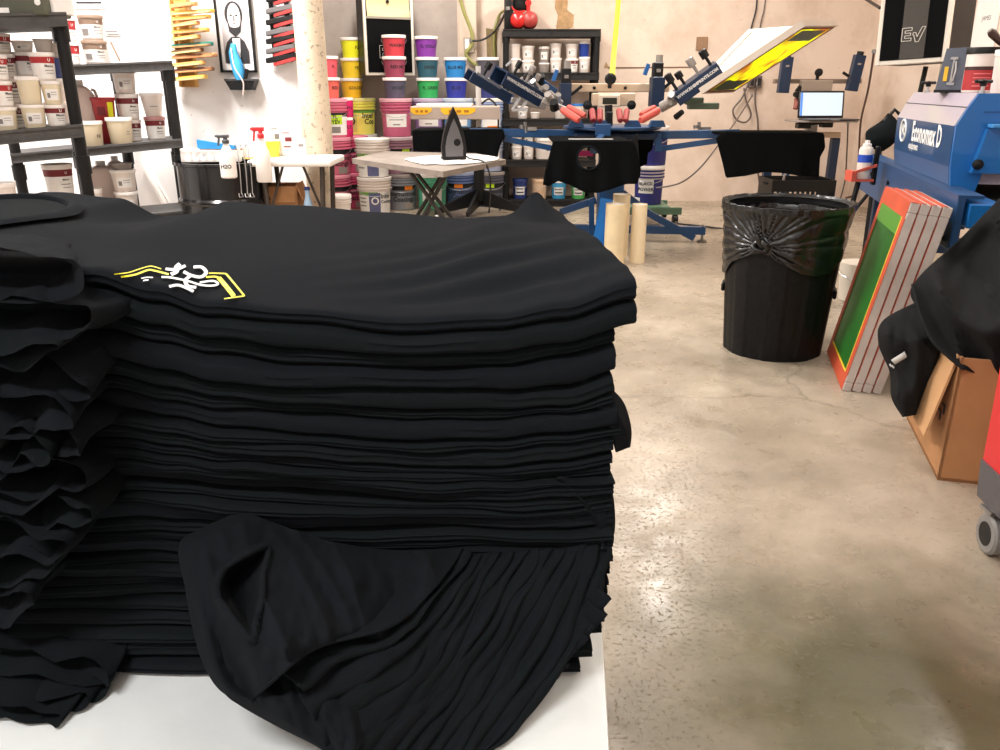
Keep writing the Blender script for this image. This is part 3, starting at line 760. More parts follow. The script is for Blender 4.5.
stack(B2[1], 157, 0.20, [(20, 22, 'maroon-banded tub', TUBW, C8('rosy lid', 196, 140, 140), BM, K), (22, 22, 'flared white tub', TUBW, LIDW, [('r', -0.3, 0.5, 0.42, 0.45, GREYPRINT)], {'taper': 0.72})], "of the far shelf's right-end stack", G2)
stack(B2[2], 129, 0.10, [(22, 22, 'white tub', TUBW, LIDW, LAB_PLAIN, K), (24, 21, 'white tub with paper label', TUBW, LIDW, LAB_PLAIN, K), (20, 6, 'grey lid-like shallow tub', GREYLID, GREYLID, (), K)], "of the short stack, bottom far shelf", G2)
stack(B2[2], 66, 0.10, [(28, 24, 'large white tub', TUBW, LIDW, LAB_PLAIN, K), (28, 30, 'large maroon-banded tub', TUBW, LIDW, BM, K)], "of the bottom shelf's big stack", G2)
stack(B2[2], 97, 0.06, [(17, 28, 'small white tub with black lettering', TUBW, LIDW, [('t', 'L PA', 0.04, 0.2, 0.6, INK), ('t', 'UN', 0.04, 0.3, 0.35, INK)], K)], 'on the bottom far shelf behind the post', G2)
# pale plastic jugs
def jug(label, p, w, h, group='pale jugs on the far shelving'):
    r = thing('plastic_jug', label, 'jug', p, face_cam(p), group)
    mb = MB(); d = w*0.8
    prof = [(-w/2, 0), (w/2, 0), (w/2, h*0.66), (w*0.42, h*0.80), (w*0.2, h*0.92), (-w*0.2, h*0.92), (-w*0.42, h*0.80), (-w/2, h*0.66)]
    b = bmesh.new(); vs0 = [b.verts.new((x, -d/2, z)) for x, z in prof]; vs1 = [b.verts.new((x, d/2, z)) for x, z in prof]
    b.faces.new(vs0); b.faces.new(list(reversed(vs1)))
    for i in range(len(prof)): j = (i+1) % len(prof); b.faces.new((vs0[i], vs1[i], vs1[j], vs0[j]))
    bmesh.ops.bevel(b, geom=b.edges[:], offset=w*0.12, segments=3, affect='EDGES', profile=0.5)
    mb.bm(b); part(mb, 'jug_body', C8('milky plastic', 226, 206, 198, 0.4), r)
    part(MB().lathe([(w*0.15, h*0.915), (w*0.15, h*0.99), (w*0.13, h)], seg=18), 'cap', LIDW, r)
    part(MB().tube([(w*0.36, 0, h*0.86), (w*0.46, 0, h*0.84), (w*0.53, 0, h*0.7), (w*0.5, 0, h*0.52)], w*0.05, 8), 'grip', C8('milky plastic', 226, 206, 198, 0.4), r)
p = on_board(B2[1], 88, 0.26); jug('tall pale pink-white jug at the left of the far shelf', p, 0.19, 0.40)
p = on_board(B2[2], 108, 0.24); jug('pale gallon jug on the bottom far shelf', p, 0.2, 0.34)
p = on_board(B2[2], 122, 0.34); jug('pale gallon jug half behind the short stack of tubs', p, 0.15, 0.36)
# case and carton on top of the near shelf
p = on_board(B1[0], 22, 0.16)
t = thing('tool_case', 'flat olive grey case lying on top of the near shelving', 'case', p, 0)
mb = MB().box((0, 0, 0.11), (0.36, 0.26, 0.22), bev=0.01, seg=2)
part(mb, 'case_body', C8('olive grey', 86, 88, 74, 0.6, vary=0.2), t)
mb = MB().text('ON', 0.05, T=TR((-0.10, -0.1325, 0.07), R(90))); mb.lathe([(0.014, 0), (0.014, 0.003)], TR((0.155, -0.131, 0.055), R(90)), 16); mb.box((-0.07, -0.1325, 0.02), (0.17, 0.003, 0.022))
part(mb, 'case_print', PAPER, t)
p = on_board(B1[0], 60, 0.10)
t = thing('paper_carton', 'white paper carton at the edge of the near shelving top', 'carton', p, 0)
part(MB().box((0, 0, 0.06), (0.05, 0.2, 0.12), bev=0.004), 'carton_body', PAPER, t); part(MB().box((0, 0, 0.121), (0.02, 0.19, 0.002)), 'tape', C8('tape tan', 190, 170, 140), t)
p = on_board(B2[0], 113, 0.12)
t = thing('leaning_card', 'white card leaning beside the taupe-banded tubs', 'card', p, 0)
part(MB().box((0, 0.03, 0.068), (0.11, 0.006, 0.136), rx=R(-10)), 'card_sheet', PAPER, t); part(MB().box((0.015, 0.024, 0.075), (0.012, 0.004, 0.12), rx=R(-10), ry=R(-24)), 'grey_strip', TAUPE, t)
# thin white battens leaning on the white wall
t = thing('wooden_batten', 'white batten leaning on the white wall below the far shelf', 'batten', at(157, 212, 6.0), 0)
part(MB().bar(Vector((at(190, 214, 6.0).x, 5.95, 0.0)), at(141, 160, 6.15), 0.03, 0.02), 'batten_face', LIDW, t, world=True); part(MB().bar(Vector((at(196, 214, 6.0).x, 5.95, 0.0)), at(150, 170, 6.17), 0.02, 0.02), 'batten_edge', PAPER, t, world=True)
# notices on the white wall
def wallsheet(name, label, catg, u0, v0, u1, v1, Y, m, extra=None, lines=0):
    a, b = at(u0, v0, Y), at(u1, v1, Y); c = (a+b)/2; w_, h_ = abs(b.x-a.x), abs(a.z-b.z)
    t = thing(name, label, catg, (c.x, Y, c.z-h_/2), 0)
    part(MB().box((0, 0, h_/2), (w_, 0.003, h_)), 'sheet', m, t)
    mb = MB()
    for i in range(lines): mb.box((w_*0.05*(-1)**i, -0.002, h_*(0.25+0.5*i/max(1, lines-1))), (w_*0.7, 0.001, h_*0.08))
    if lines: part(mb, 'printed_lines', INK, t)
    return t
wallsheet('wall_notice', 'small grey-lettered strip stuck on the white wall above the far shelf', 'notice', 104, 30, 121, 36, 6.19, C8('notice grey', 170, 162, 158), lines=2)
wallsheet('wall_notice', 'paper notice cut off at the top of the white wall', 'notice', 66, -16, 106, 9, 6.19, PAPER, lines=3)

# ================================================================ TOOLS AND PICTURE ON THE WHITE WALL
YW = 6.198
WOOD = M('pine', s2l(214, 166, 92), 0.55, vary=0.25, vscale=14); WOODR = M('red pine', s2l(196, 140, 92), 0.55, vary=0.25, vscale=14); WOODY = M('varnished yellow wood', s2l(232, 190, 84), 0.45, vary=0.2, vscale=14)
a, b = at(178, -12, YW-0.02), at(184, 87, YW-0.02)
t = thing('squeegee_rack', 'tall pine rack on the white wall holding wooden squeegees', 'rack', (a.x, YW-0.02, b.z), 0)
part(MB().bar(Vector((a.x+0.005, YW-0.012, b.z)), Vector((a.x+0.005, YW-0.012, a.z)), 0.10, 0.02, up=(0, 1, 0)), 'back_board', WOOD, t, world=True)
part(MB().bar(Vector((a.x-0.05, YW-0.05, b.z)), Vector((a.x-0.05, YW-0.05, a.z)), 0.012, 0.06, up=(0, 1, 0)), 'slotted_side', WOOD, t, world=True)
part(MB().bar(Vector((a.x+0.06, YW-0.05, b.z)), Vector((a.x+0.06, YW-0.05, a.z)), 0.012, 0.06, up=(0, 1, 0)), 'slotted_side', WOOD, t, world=True)
TEALH = C8('teal handle', 44, 122, 108); DARKW = C8('stained dark wood', 120, 84, 56)
sq = [(-3, 205, WOODY, 'yellow varnished'), (5, 196, WOODR, 'reddish'), (12, 213, WOODY, 'broad yellow'), (18, 210, WOODY, 'long yellow'), (24, 198, WOODR, 'short reddish'), (31, 208, WOODY, 'yellow'), (38, 199, WOOD, 'plain pine'),
      (45, 212, TEALH, 'teal-handled'), (51, 202, DARKW, 'dark stained'), (56, 216, WOODR, 'longest reddish'), (64, 204, WOOD, 'pine'), (70, 213, DARKW, 'ink-stained'), (78, 206, WOODY, 'lowest yellow')]
for i, (v, ur, m, look) in enumerate(sq):
    p = at(190, v, YW-0.07); q = at(ur, v-1.5, YW-0.22); p0 = at(173, v+1.5, YW-0.10)
    t2 = thing('squeegee', '%s wooden squeegee, %s from the top of the pine wall rack' % (look, ordinal(i+1)), 'squeegee', (p0.x, p0.y, p0.z-0.02), 0, 'wooden squeegees in the wall rack')
    part(MB().bar(p0, q, 0.045, 0.026, bev=0.006), 'grip_bar', m, t2, world=True)
    part(MB().bar(p0+Vector((0.01, -0.035, -0.008)), q+Vector((-0.01, -0.035, -0.008)), 0.03, 0.010), 'rubber_blade', WOODR if i % 2 else C8('pale rubber', 216, 190, 130), t2, world=True)
# second rack: grey and red squeegees
a, b = at(266, -12, YW-0.02), at(271, 62, YW-0.02)
t = thing('squeegee_rack', 'narrow black rack on the white wall holding red and grey squeegees', 'rack', (a.x, YW-0.02, b.z), 0)
part(MB().bar(Vector((a.x+0.02, YW-0.012, b.z)), Vector((a.x+0.02, YW-0.012, a.z)), 0.03, 0.02, up=(0, 1, 0)), 'upright', BLACKPL, t, world=True)
part(MB().bar(Vector((a.x+0.13, YW-0.012, b.z)), Vector((a.x+0.13, YW-0.012, a.z)), 0.03, 0.02, up=(0, 1, 0)), 'upright', BLACKPL, t, world=True)
REDR = C8('red squeegee rubber', 178, 52, 50, 0.5); ALU = C8('grey squeegee metal', 96, 92, 92, 0.4)
for i, v in enumerate((-6, 6, 17, 28, 36, 46, 55)):
    p = at(267, v+6, YW-0.05); q = at(296, v, YW-0.16)
    t2 = thing('squeegee', 'grey metal squeegee with red blade, %s from the top of the black wall rack' % ordinal(i+1), 'squeegee', (p.x, p.y, p.z-0.02), 0, 'red-bladed squeegees in the black rack')
    part(MB().bar(p, q, 0.04, 0.035, bev=0.006), 'grip_bar', ALU if i % 2 else BLACKPL, t2, world=True)
    part(MB().bar(p+Vector((0.06, -0.02, -0.024)), q+Vector((0, -0.02, -0.024)), 0.03, 0.02), 'rubber_blade', REDR, t2, 'red blade', world=True)
# framed portrait (a plain bearded sitter)
a, b, c_, d_ = at(216, -12, YW-0.02), at(246.5, -12, YW-0.02), at(254, 70.5, YW-0.02), at(223, 72.5, YW-0.02)
cx = (a.x+b.x+c_.x+d_.x)/4; wf = 0.258; hf = a.z-d_.z
t = thing('framed_picture', 'black-framed grey portrait of a bearded sitter on the white wall', 'picture', (cx, YW-0.02, d_.z), 0)
FW = 0.016
mb = MB(); mb.box((-wf/2+FW/2, 0, hf/2), (FW, 0.03, hf), bev=0.003).box((wf/2-FW/2, 0, hf/2), (FW, 0.03, hf), bev=0.003).box((0, 0, FW/2), (wf, 0.03, FW), bev=0.003).box((0, 0, hf-FW/2), (wf, 0.03, FW), bev=0.003)
part(mb, 'frame', BLACKPL, t)
part(MB().box((0, 0.006, hf/2), (wf-FW, 0.006, hf-FW)), 'mount', PAPER, t)
mb = MB(); mb.box((0, 0.002, hf/2+0.015), (wf-0.075, 0.004, hf-0.09), mi=0)
def flat(pts, y, mi): mb.prism([(p[0], p[1]) for p in pts], y, y+0.001, mi=mi)
el = lambda cx, cz, rx, rz, n=20: [(cx+rx*math.cos(2*math.pi*i/n), cz+rz*math.sin(2*math.pi*i/n)) for i in range(n)]
flat([(-.085, .06), (.085, .06), (.085, .14), (.06, .205), (.025, .235), (-.03, .235), (-.065, .2), (-.085, .14)], -0.0008, 1)
flat([(-.018, .10), (.022, .10), (.03, .225), (-.025, .225)], -0.0016, 3)
flat(el(0, .38, .062, .085), -0.0020, 1); flat(el(0.002, .365, .045, .088), -0.0028, 3); flat([(-.046, .33), (-.04, .27), (0, .235), (.04, .27), (.05, .33), (.03, .30), (0, .295), (-.03, .30)], -0.0036, 1)
flat(el(-.018, .375, .010, .006), -0.0036, 1); flat(el(.020, .375, .010, .006), -0.0036, 1); flat(el(.001, .325, .014, .005), -0.0044, 2); flat([(-.004, .375), (.006, .375), (.009, .338), (-.006, .338)], -0.0036, 2)
part(mb, 'portrait_print', [C8('portrait grey', 176, 168, 168), C8('portrait dark', 34, 32, 34), C8('portrait mid grey', 120, 112, 112), C8('portrait pale', 220, 212, 208)], t)
# tray and cloth under the picture
p = at(243, 90, YW-0.06)
t = thing('wall_tray', 'small black tapered tray fixed to the white wall under the portrait', 'tray', p, 0)
part(MB().prism([(-0.075, 0), (0.075, 0), (0.11, 0.075), (-0.115, 0.075)], -0.05, 0.055), 'tray_body', BLACKPL, t)
part(MB().box((0, -0.052, 0.068), (0.22, 0.006, 0.012)), 'tray_lip', C8('tray lip grey', 60, 58, 58), t)
p = at(240, 77, YW-0.09)
t = thing('cleaning_brush', 'blue rag-wrapped brush hanging over the lower part of the portrait', 'brush', p, 0)
P_ = [at(233.5, 44, YW-0.07), at(233, 52, YW-0.08), at(236, 62, YW-0.085), at(239, 72, YW-0.09), at(240, 80, YW-0.09)]
part(MB().tube(P_, [0.018, 0.03, 0.04, 0.042, 0.03], 12), 'blue_wrap', C8('sky blue cloth', 60, 158, 214, 0.7), t, world=True)
P_ = [at(231, 48, YW-0.12), at(234, 66, YW-0.13), at(241, 78, YW-0.13), at(243.5, 84, YW-0.13), at(243, 95, YW-0.12)]
part(MB().tube([cat(P_, i/14) for i in range(15)], 0.005, 6), 'hanging_cord', C8('cord pink white', 226, 206, 200), t, world=True)
part(MB().cyl(at(245, 80, YW-0.09), at(247, 69, YW-0.09), 0.014), 'handle', BLACKPL, t, world=True)

# ================================================================ DRUM, SPRAY BOTTLES, WHITE SIDE TABLE
pd = onz(223, 152, 0.72); rD = 0.285
pd = Vector((xat(223, 5.35, 0.72), 5.35, 0))
hD = 0.715
t = thing('steel_drum', 'glossy black steel drum standing against the white wall', 'drum', pd, 0)
DRUM = M('glossy black enamel', (0.006, 0.006, 0.007), 0.18, spec=0.6)
prof = [(rD*0.98, 0), (rD, 0.01), (rD, hD*0.30), (rD+.012, hD*0.32), (rD+.012, hD*0.335), (rD, hD*0.355), (rD, hD*0.64), (rD+.012, hD*0.66), (rD+.012, hD*0.675), (rD, hD*0.695), (rD, hD-0.02)]
part(MB().lathe(prof, seg=56), 'drum_shell', DRUM, t, ang=25)
part(MB().lathe([(rD, hD-0.022), (rD+0.012, hD-0.018), (rD+0.012, hD), (rD-0.008, hD), (rD-0.008, hD-0.02), (0, hD-0.02)], seg=56, cap=False), 'rim', DRUM, t)
# white basin and tray on the drum
t = thing('slotted_tray', 'white slotted plastic tray lying on the black drum', 'tray', (pd.x-0.05, pd.y, hD+0.001), R(6))
mb = MB().box((0, 0, 0.006), (0.36, 0.24, 0.012)); 
for s_ in (-1, 1): mb.box((0, s_*0.115, 0.06), (0.36, 0.01, 0.02)).box((s_*0.175, 0, 0.04), (0.01, 0.24, 0.08))
for i in range(8): mb.box((-0.16+i*0.0457, -0.115, 0.03), (0.014, 0.01, 0.06)).box((-0.16+i*0.0457, 0.115, 0.03), (0.014, 0.01, 0.06))
part(mb, 'tray_basket', LIDW, t)
t = thing('squeegee', 'blue-handled squeegee resting across the white tray on the drum', 'squeegee', (pd.x+0.03, pd.y-0.05, hD+0.075), R(-8))
part(MB().prism([(-0.17, 0), (0.08, 0), (0.08, 0.02), (-0.17, 0.055)], -0.014, 0.014), 'grip_bar', C8('blue squeegee', 36, 132, 196), t)
part(MB().box((-0.02, 0, -0.0005), (0.28, 0.012, 0.012)), 'rubber_blade', C8('brown strip', 150, 110, 80), t)
t = thing('wooden_stick', 'thin yellow stick lying beside the tray on the drum', 'stick', (pd.x+0.14, pd.y-0.03, hD+0.002), 0)
part(MB().cyl((0, 0, 0.012), (0.2, 0.02, 0.012), 0.006), 'stick_shaft', WOODY, t); part(MB().cyl((-0.03, -0.003, 0.012), (0.0, 0, 0.012), 0.011), 'teal_end', TEALH, t)
def spray(label, p, h, trig, rot=0.0, txt=None, group=None, fat=0.19):
    t = thing('spray_bottle', label, 'spray bottle', p, rot, group)
    w = h*fat
    mb = MB().lathe([(w*0.85, 0), (w, h*0.03), (w, h*0.45), (w*0.86, h*0.56), (w*0.38, h*0.74), (w*0.34, h*0.80)], seg=20, sy=0.8)
    part(mb, 'bottle', LIDW, t)
    mb = MB().lathe([(w*0.42, h*0.79), (w*0.42, h*0.86), (w*0.25, h*0.88), (w*0.25, h*0.93)], seg=14)
    mb.box((-w*0.28, 0, h*0.955), (w*1.5, w*0.5, h*0.08), bev=0.004); mb.box((-w*1.1, 0, h*0.955), (w*0.25, w*0.3, h*0.045)).bar((-w*0.75, 0, h*0.93), (-w*0.95, 0, h*0.74), w*0.3, w*0.18, up=(1, 0, 0))
    part(mb, 'trigger_head', trig, t)
    if txt: part(MB().text(txt, h*0.125, T=TR((0, -w*0.815, h*0.27), R(90)), bold=0.001), 'lettering', INK, t)
    return t
DGREY = C8('dark grey plastic', 70, 72, 74)
yb_ = pd.y-rD-0.05
p = at(229.5, 178, yb_); spray('white spray bottle lettered H2O hanging on the black drum', p, 0.255, DGREY, 0, 'H2O')
p = at(265, 182, yb_+0.12); spray('white spray bottle with red trigger hanging between drum and table', p, 0.33, C8('red trigger', 206, 40, 44), 0, fat=0.145)
for i, (u, lab) in enumerate(((237, 'silver wire hook on the drum nearest the H2O bottle'), (243, 'middle silver wire hook on the drum'), (248, 'silver wire hook on the drum nearest the red trigger bottle'))):
    t = thing('wire_hook', lab, 'hook', at(u+2, 195, yb_+0.03), 0, 'wire hooks on the drum')
    P_ = [at(u-3, 146.5, yb_+0.07), at(u-1, 144.5, yb_+0.045), at(u, 148, yb_+0.03), at(u+3, 172, yb_+0.028), at(u+4.5, 193, yb_+0.028)]
    part(MB().tube([cat(P_, k/12) for k in range(13)], 0.003, 6), 'wire', STEEL, t, world=True)
    part(MB().tube([at(u+4.5, 193, yb_+0.028), at(u+6.5, 197, yb_+0.01), at(u+2.5, 197, yb_+0.01), at(u+2, 193.5, yb_+0.02)], 0.003, 6), 'hook_end', STEEL, t, world=True)
# white side table
zt2 = onz(300, 157, 0.72).z
ty0 = 5.15; zt2 = at(300, 160.5, ty0).z
x0, x1 = xat(255, ty0+0.2, zt2), xat(338, ty0+0.25, zt2)
t = thing('side_table', 'white side table with dark folding legs behind the column', 'table', ((x0+x1)/2, ty0+0.25, 0), 0)
wt = x1-x0
part(MB().box((0, 0, zt2-0.02), (wt, 0.46, 0.04), bev=0.012, seg=3), 'table_top', LIDW, t)
for s_ in (-1, 1):
    for y_ in (-0.16, 0.16):
        part(MB().cyl((s_*wt*0.30, y_, 0), (s_*wt*0.36, y_, zt2-0.04), 0.016), 'leg', C8('brown metal', 62, 52, 46, 0.4), t)
    part(MB().cyl((s_*wt*0.31, -0.16, zt2*0.35), (s_*wt*0.31, 0.16, zt2*0.35), 0.010), 'crossbar', C8('brown metal', 62, 52, 46, 0.4), t)
    part(MB().cyl((s_*wt*0.32, -0.14, zt2*0.55), (s_*wt*0.12, -0.14, zt2-0.04), 0.008), 'brace', C8('brown metal', 62, 52, 46, 0.4), t)
tz = zt2+0.001
p = Vector((xat(274, ty0+0.3, tz), ty0+0.3, tz)); t = thing('paint_cup', 'yellow plastic cup on the white side table', 'cup', p, 0)
part(MB().lathe([(0.035, 0), (0.045, 0.10), (0.041, 0.10), (0.032, 0.006), (0, 0.006)], seg=22, cap=False), 'cup_wall', C8('yellow cup', 236, 214, 60), t); part(MB().lathe([(0.048, 0.098), (0.048, 0.106), (0.042, 0.106)], seg=22, cap=False), 'cup_rim', LIDW, t)
for u, w_, h_, lab, m2 in ((278, .06, .20, 'tall white carton at the left on the side table', GREYPRINT), (289, .085, .17, 'white carton with dark red print on the side table', MAROON), (301, .07, .11, 'low white carton beside the column on the side table', GREYPRINT)):
    p = Vector((xat(u, ty0+0.36, tz), ty0+0.36, tz)); t = thing('paper_carton', lab, 'carton', p, R(4), None)
    part(MB().box((0, 0, h_/2), (w_, 0.06, h_), bev=0.003), 'carton_body', PAPER, t)
    mb = MB().box((0.01, -0.031, h_*0.62), (w_*0.5, 0.002, h_*0.16)).box((-0.005, -0.031, h_*0.86), (w_*0.6, 0.002, h_*0.03)).box((0, -0.031, h_*0.35), (w_*0.55, 0.002, h_*0.05)); part(mb, 'carton_print', m2, t)
CARD = M('corrugated cardboard', s2l(176, 126, 82), 0.8, vary=0.12, vscale=9, bump=0.05, bscale=120)
p = Vector((xat(286, 5.55, 0.1), 5.45, 0.0)); zb = at(286, 187, 5.3).z
t = thing('cardboard_box', 'open cardboard box under the white side table', 'box', p, R(3))
mb = MB(); wb, db = 0.30, 0.24
for s_ in (-1, 1): mb.box((s_*wb/2, 0, zb/2), (0.008, db, zb)).box((0, s_*db/2, zb/2), (wb, 0.008, zb))
mb.box((0, 0, 0.005), (wb, db, 0.01)); part(mb, 'box_walls', CARD, t)
part(MB().box((wb/2+0.02, 0, zb-0.04), (0.006, db, 0.11), ry=R(-22)), 'flap', CARD, t); part(MB().box((0, -db/2-0.012, zb-0.05), (wb*0.96, 0.006, 0.10), rx=R(-10)), 'flap', CARD, t)
p = Vector((xat(310, 5.25, 0.3), 5.25, 0)); 
t = thing('water_bottle', 'small clear blue bottle on the floor beside the column', 'bottle', p, 0)
hb = at(310, 190, 5.25).z
part(MB().lathe([(0.035, 0), (0.04, 0.02), (0.04, hb*0.75), (0.015, hb*0.93), (0.015, hb)], seg=18), 'bottle_body', C8('pale blue plastic', 150, 176, 200, 0.2), t); part(MB().lathe([(0.018, hb), (0.018, hb+0.02)], seg=14), 'cap', NAVY, t)
# ================================================================ PAILS ALONG THE GREY WALL
def pc8(r, g, b): return C8('pail %d %d %d' % (r, g, b), r, g, b, 0.45)
H5, H1 = 0.352, 0.188
def place(u, Y, z=0.0): return Vector((xat(u, Y, z+0.15), Y, z))
def pail5(label, u, Y, lev, col, lid, spec, group='five-gallon ink buckets along the grey wall', h=H5, r=0.148, **k):
    return tub('ink_bucket', label, 'bucket', place(u, Y, lev*(H5+0.0015)), r, h, col, lid, spec, taper=0.9, rings=True, group=group, handle=k.pop('handle', 0.10), **k)
def pail1(label, u, Y, z, col, txt, ta=0.45, group='gallon ink pails stacked on the buckets'):
    spec = [('t', txt, 0.040, ta, 0.50, INK)] if txt else ()
    return tub('ink_pail', label, 'pail', place(u, Y, z), 0.108, H1, col, LIDW, spec, taper=0.84, group=group, handle=-0.07)
YC = 8.30
IC = lambda tagm=None, a=0.3: [('r', -1.6, 1.6, 0.56, 0.68, INK), ('t', 'International', 0.062, 0.05, 0.46, INK), ('t', 'Coatings', 0.066, 0.15, 0.31, INK), ('r', 0.15, 0.85, 0.04, 0.22, GREYLID)]+([('r', a, a+0.6, 0.57, 0.68, tagm)] if tagm else [])
ORTAG = C8('orange tag', 236, 128, 30, 0.6); LIMETAG = C8('lime tag', 190, 226, 40, 0.6); GREENP = C8('green print', 110, 170, 60, 0.6)
PK = pc8(190, 92, 122); PK2 = pc8(206, 104, 128)
PLBL = [('r', -0.75, 0.75, 0.26, 0.60, PAPER), ('r', -0.5, 0.5, 0.44, 0.46, GREYPRINT), ('r', -0.25, 0.25, 0.31, 0.34, GREYPRINT)]
# columns from the left: (u, [bottom, middle, top buckets], [gallons])
top3 = 3*(H5+0.0015)
# first column, partly behind the plastered column
pail5('pink bucket at floor level beside the plastered column', 336, 8.2, 0, PK2, C8('pink lid', 232, 150, 168), IC()); pail5('pink bucket, middle of the stack beside the plastered column', 336, 8.2, 1, PK2, C8('pink lid', 232, 150, 168), IC())
pail5('pink-lidded bucket with lime tag and paper label, top of its stack by the plastered column', 333, 8.2, 2, PK2, C8('pink lid', 232, 150, 168), [('r', -1.5, 1.5, 0.06, 0.62, PAPER), ('r', -1.5, 1.5, 0.54, 0.64, INK), ('r', -0.3, 0.65, 0.34, 0.58, LIMETAG), ('t', 'FL', 0.05, 0.15, 0.52, INK), ('t', 'YEV', 0.05, 0.2, 0.40, INK), ('r', -0.2, 0.5, 0.12, 0.28, GREYPRINT)])
pail1('salmon pail lettered on its side, lower of the two beside the plastered column', 328, 8.2, top3, pc8(226, 104, 92), 'RED', 0.7); pail1('coral pink pail, upper of the two beside the plastered column', 326, 8.2, top3+H1+.001, pc8(228, 92, 104), 'FL', 0.7)
pail5('rose pink bucket at floor level behind the white bucket stack', 353, 8.42, 0, pc8(196, 70, 110), C8('rose lid', 222, 120, 146), IC()); pail5('rose pink bucket, upper of two behind the white bucket stack', 353, 8.42, 1, pc8(196, 70, 110), C8('rose lid', 222, 120, 146), IC())
# two slim magenta tubs on it, and the yellow column
zz = 2*(H5+0.0015)
for i in range(2):
    tub('ink_tub', ('lower' if i == 0 else 'upper')+' slim hot-magenta tub beside the yellow bucket', 'tub', place(347.5, 8.22, zz+i*0.181)+Vector((0, 0, 0)), 0.052, 0.18, pc8(218, 34, 108), LIDW, [('t', 'RH.L' if i else 'FLT', 0.04, 0.15, 0.5, INK)], taper=0.92, group='slim magenta tubs')
YL = pc8(246, 240, 110)
pail5('white bucket at the floor under the yellow bucket, against the grey wall', 363, 8.72, 0, TUBW, LIDW, ()); pail5('white bucket, middle of the stack under the yellow bucket', 363, 8.72, 1, TUBW, LIDW, ())
pail5('yellow bucket with green and black printed label, under the yellow pails', 361, 8.72, 2, YL, C8('yellow lid', 240, 234, 150), [('r', -1.5, 1.5, 0.60, 0.68, GREENP), ('r', -1.4, -0.3, 0.08, 0.58, C8('pale yellow label', 224, 216, 120)), ('t', 'O', 0.12, -0.75, 0.36, INK), ('t', 'Inter', 0.07, 0.55, 0.52, INK), ('t', 'Coa', 0.07, 0.65, 0.36, INK)])
for i, (c, n, t_) in enumerate((((246, 190, 40), 'amber pail, lowest of the three yellow pails', 'GOLDEN'), ((250, 214, 50), 'golden yellow pail, middle of the three yellow pails', 'YE'), ((246, 246, 40), 'lemon yellow pail on top of the three yellow pails', 'FL'))):
    pail1(n, 351.5, 8.72, top3+i*(H1+.001), pc8(*c), t_, 0.5)
# the nearer white pair
WB = [('r', -1.6, 1.6, 0.02, 0.62, PAPER), ('r', -1.6, 0.2, 0.54, 0.62, GREENP), ('r', -0.4, 0.35, 0.04, 0.60, C8('slate print', 96, 100, 140)), ('t', 'Inter', 0.06, 0.75, 0.50, INK), ('t', 'Coatings', 0.04, 0.85, 0.36, INK), ('r', -1.2, -0.6, 0.44, 0.47, GREYPRINT), ('r', -1.2, -0.6, 0.34, 0.37, GREYPRINT), ('r', -1.2, -0.6, 0.24, 0.27, GREYPRINT), ('t', 'O', 0.10, 0.0, 0.38, PAPER)]
pail5('white bucket with green-striped label at floor level, nearest the cardboard-topped stand', 375, 7.98, 0, TUBW, LIDW, WB, r=0.155); pail5('white bucket stacked on the green-striped one behind the cardboard-topped stand', 373, 7.98, 1, TUBW, LIDW, WB, r=0.155)
tub('ink_bucket', 'small white bucket on the floor against the column base', 'bucket', place(340, 7.5, 0), 0.10, 0.24, TUBW, LIDW, [('r', -0.8, 0.9, 0.15, 0.5, PAPER), ('r', -0.2, 0.6, 0.3, 0.36, GREYPRINT)], taper=0.9, rings=True, group='five-gallon ink buckets along the grey wall')
# pink column
pail5('grey bucket with orange tag and International Coatings label under the mauve bucket', 402, YC, 0, pc8(128, 130, 136), GREYLID, IC(ORTAG, 0.2)); pail5('mauve bucket with lime tag under the pink bucket', 398, YC, 1, pc8(150, 110, 124), C8('mauve lid', 206, 186, 190), IC(LIMETAG, 0.3))
pail5('pink bucket with white paper label under the red pails', 396.5, YC, 2, PK, C8('pink pale lid', 226, 170, 182), PLBL)
for i, (c, n, t_) in enumerate((((82, 78, 98), 'slate violet pail, lowest under the red pails', 'VIOLET'), ((150, 62, 86), 'maroon pail between slate and red pails', 'RED MG'), ((200, 60, 72), 'red pail on top, in front of the left loudspeaker', 'WARM R'))):
    pail1(n, 394.5-0.4*i, YC, top3+i*(H1+.001), pc8(*c), t_, 0.35)
# lavender, light blue, pale blue columns
pail5('pale green bucket standing on the floor beneath the cardboard-topped stand', 432, 8.3, 0, pc8(88, 178, 142), LIDW, PLBL); pail5('grey bucket hidden in the middle under the lavender bucket', 430, 8.5, 1, pc8(128, 124, 140), GREYLID, ())
pail5('lavender bucket under the purple, teal and green pails', 428.5, 8.5, 2, pc8(150, 122, 170), C8('lavender lid', 196, 180, 204), PLBL)
for i, (c, n, t_) in enumerate((((48, 168, 88), 'green pail at the bottom of the purple-topped stack', 'FL GREEN'), ((40, 88, 104), 'dark teal pail between green and purple pails', 'GREEN'), ((128, 54, 156), 'purple pail on top of the teal pail', 'FL VIOLET'))):
    pail1(n, 428-1.0*i, 8.5, top3+i*(H1+.001), pc8(*c), t_, 0.3)
pail5('slate blue bucket with orange tag and International Coatings label', 460, 8.5, 0, pc8(92, 108, 150), C8('blue grey lid', 150, 160, 190), IC(ORTAG, -0.4)); pail5('blue-grey bucket in the middle under the light blue bucket', 458, 8.55, 1, pc8(104, 130, 160), GREYLID, ())
pail5('light blue bucket under the two blue pails', 457.5, 8.55, 2, pc8(120, 164, 204), C8('light blue lid', 206, 216, 228), PLBL)
for i, (c, n, t_) in enumerate((((48, 54, 150), 'indigo pail under the bright blue pail', 'BLUE'), ((38, 128, 196), 'bright blue pail on the indigo one', 'BLUE MG'))):
    pail1(n, 456-0.6*i, 8.55, top3+i*(H1+.001), pc8(*c), t_, 0.0)
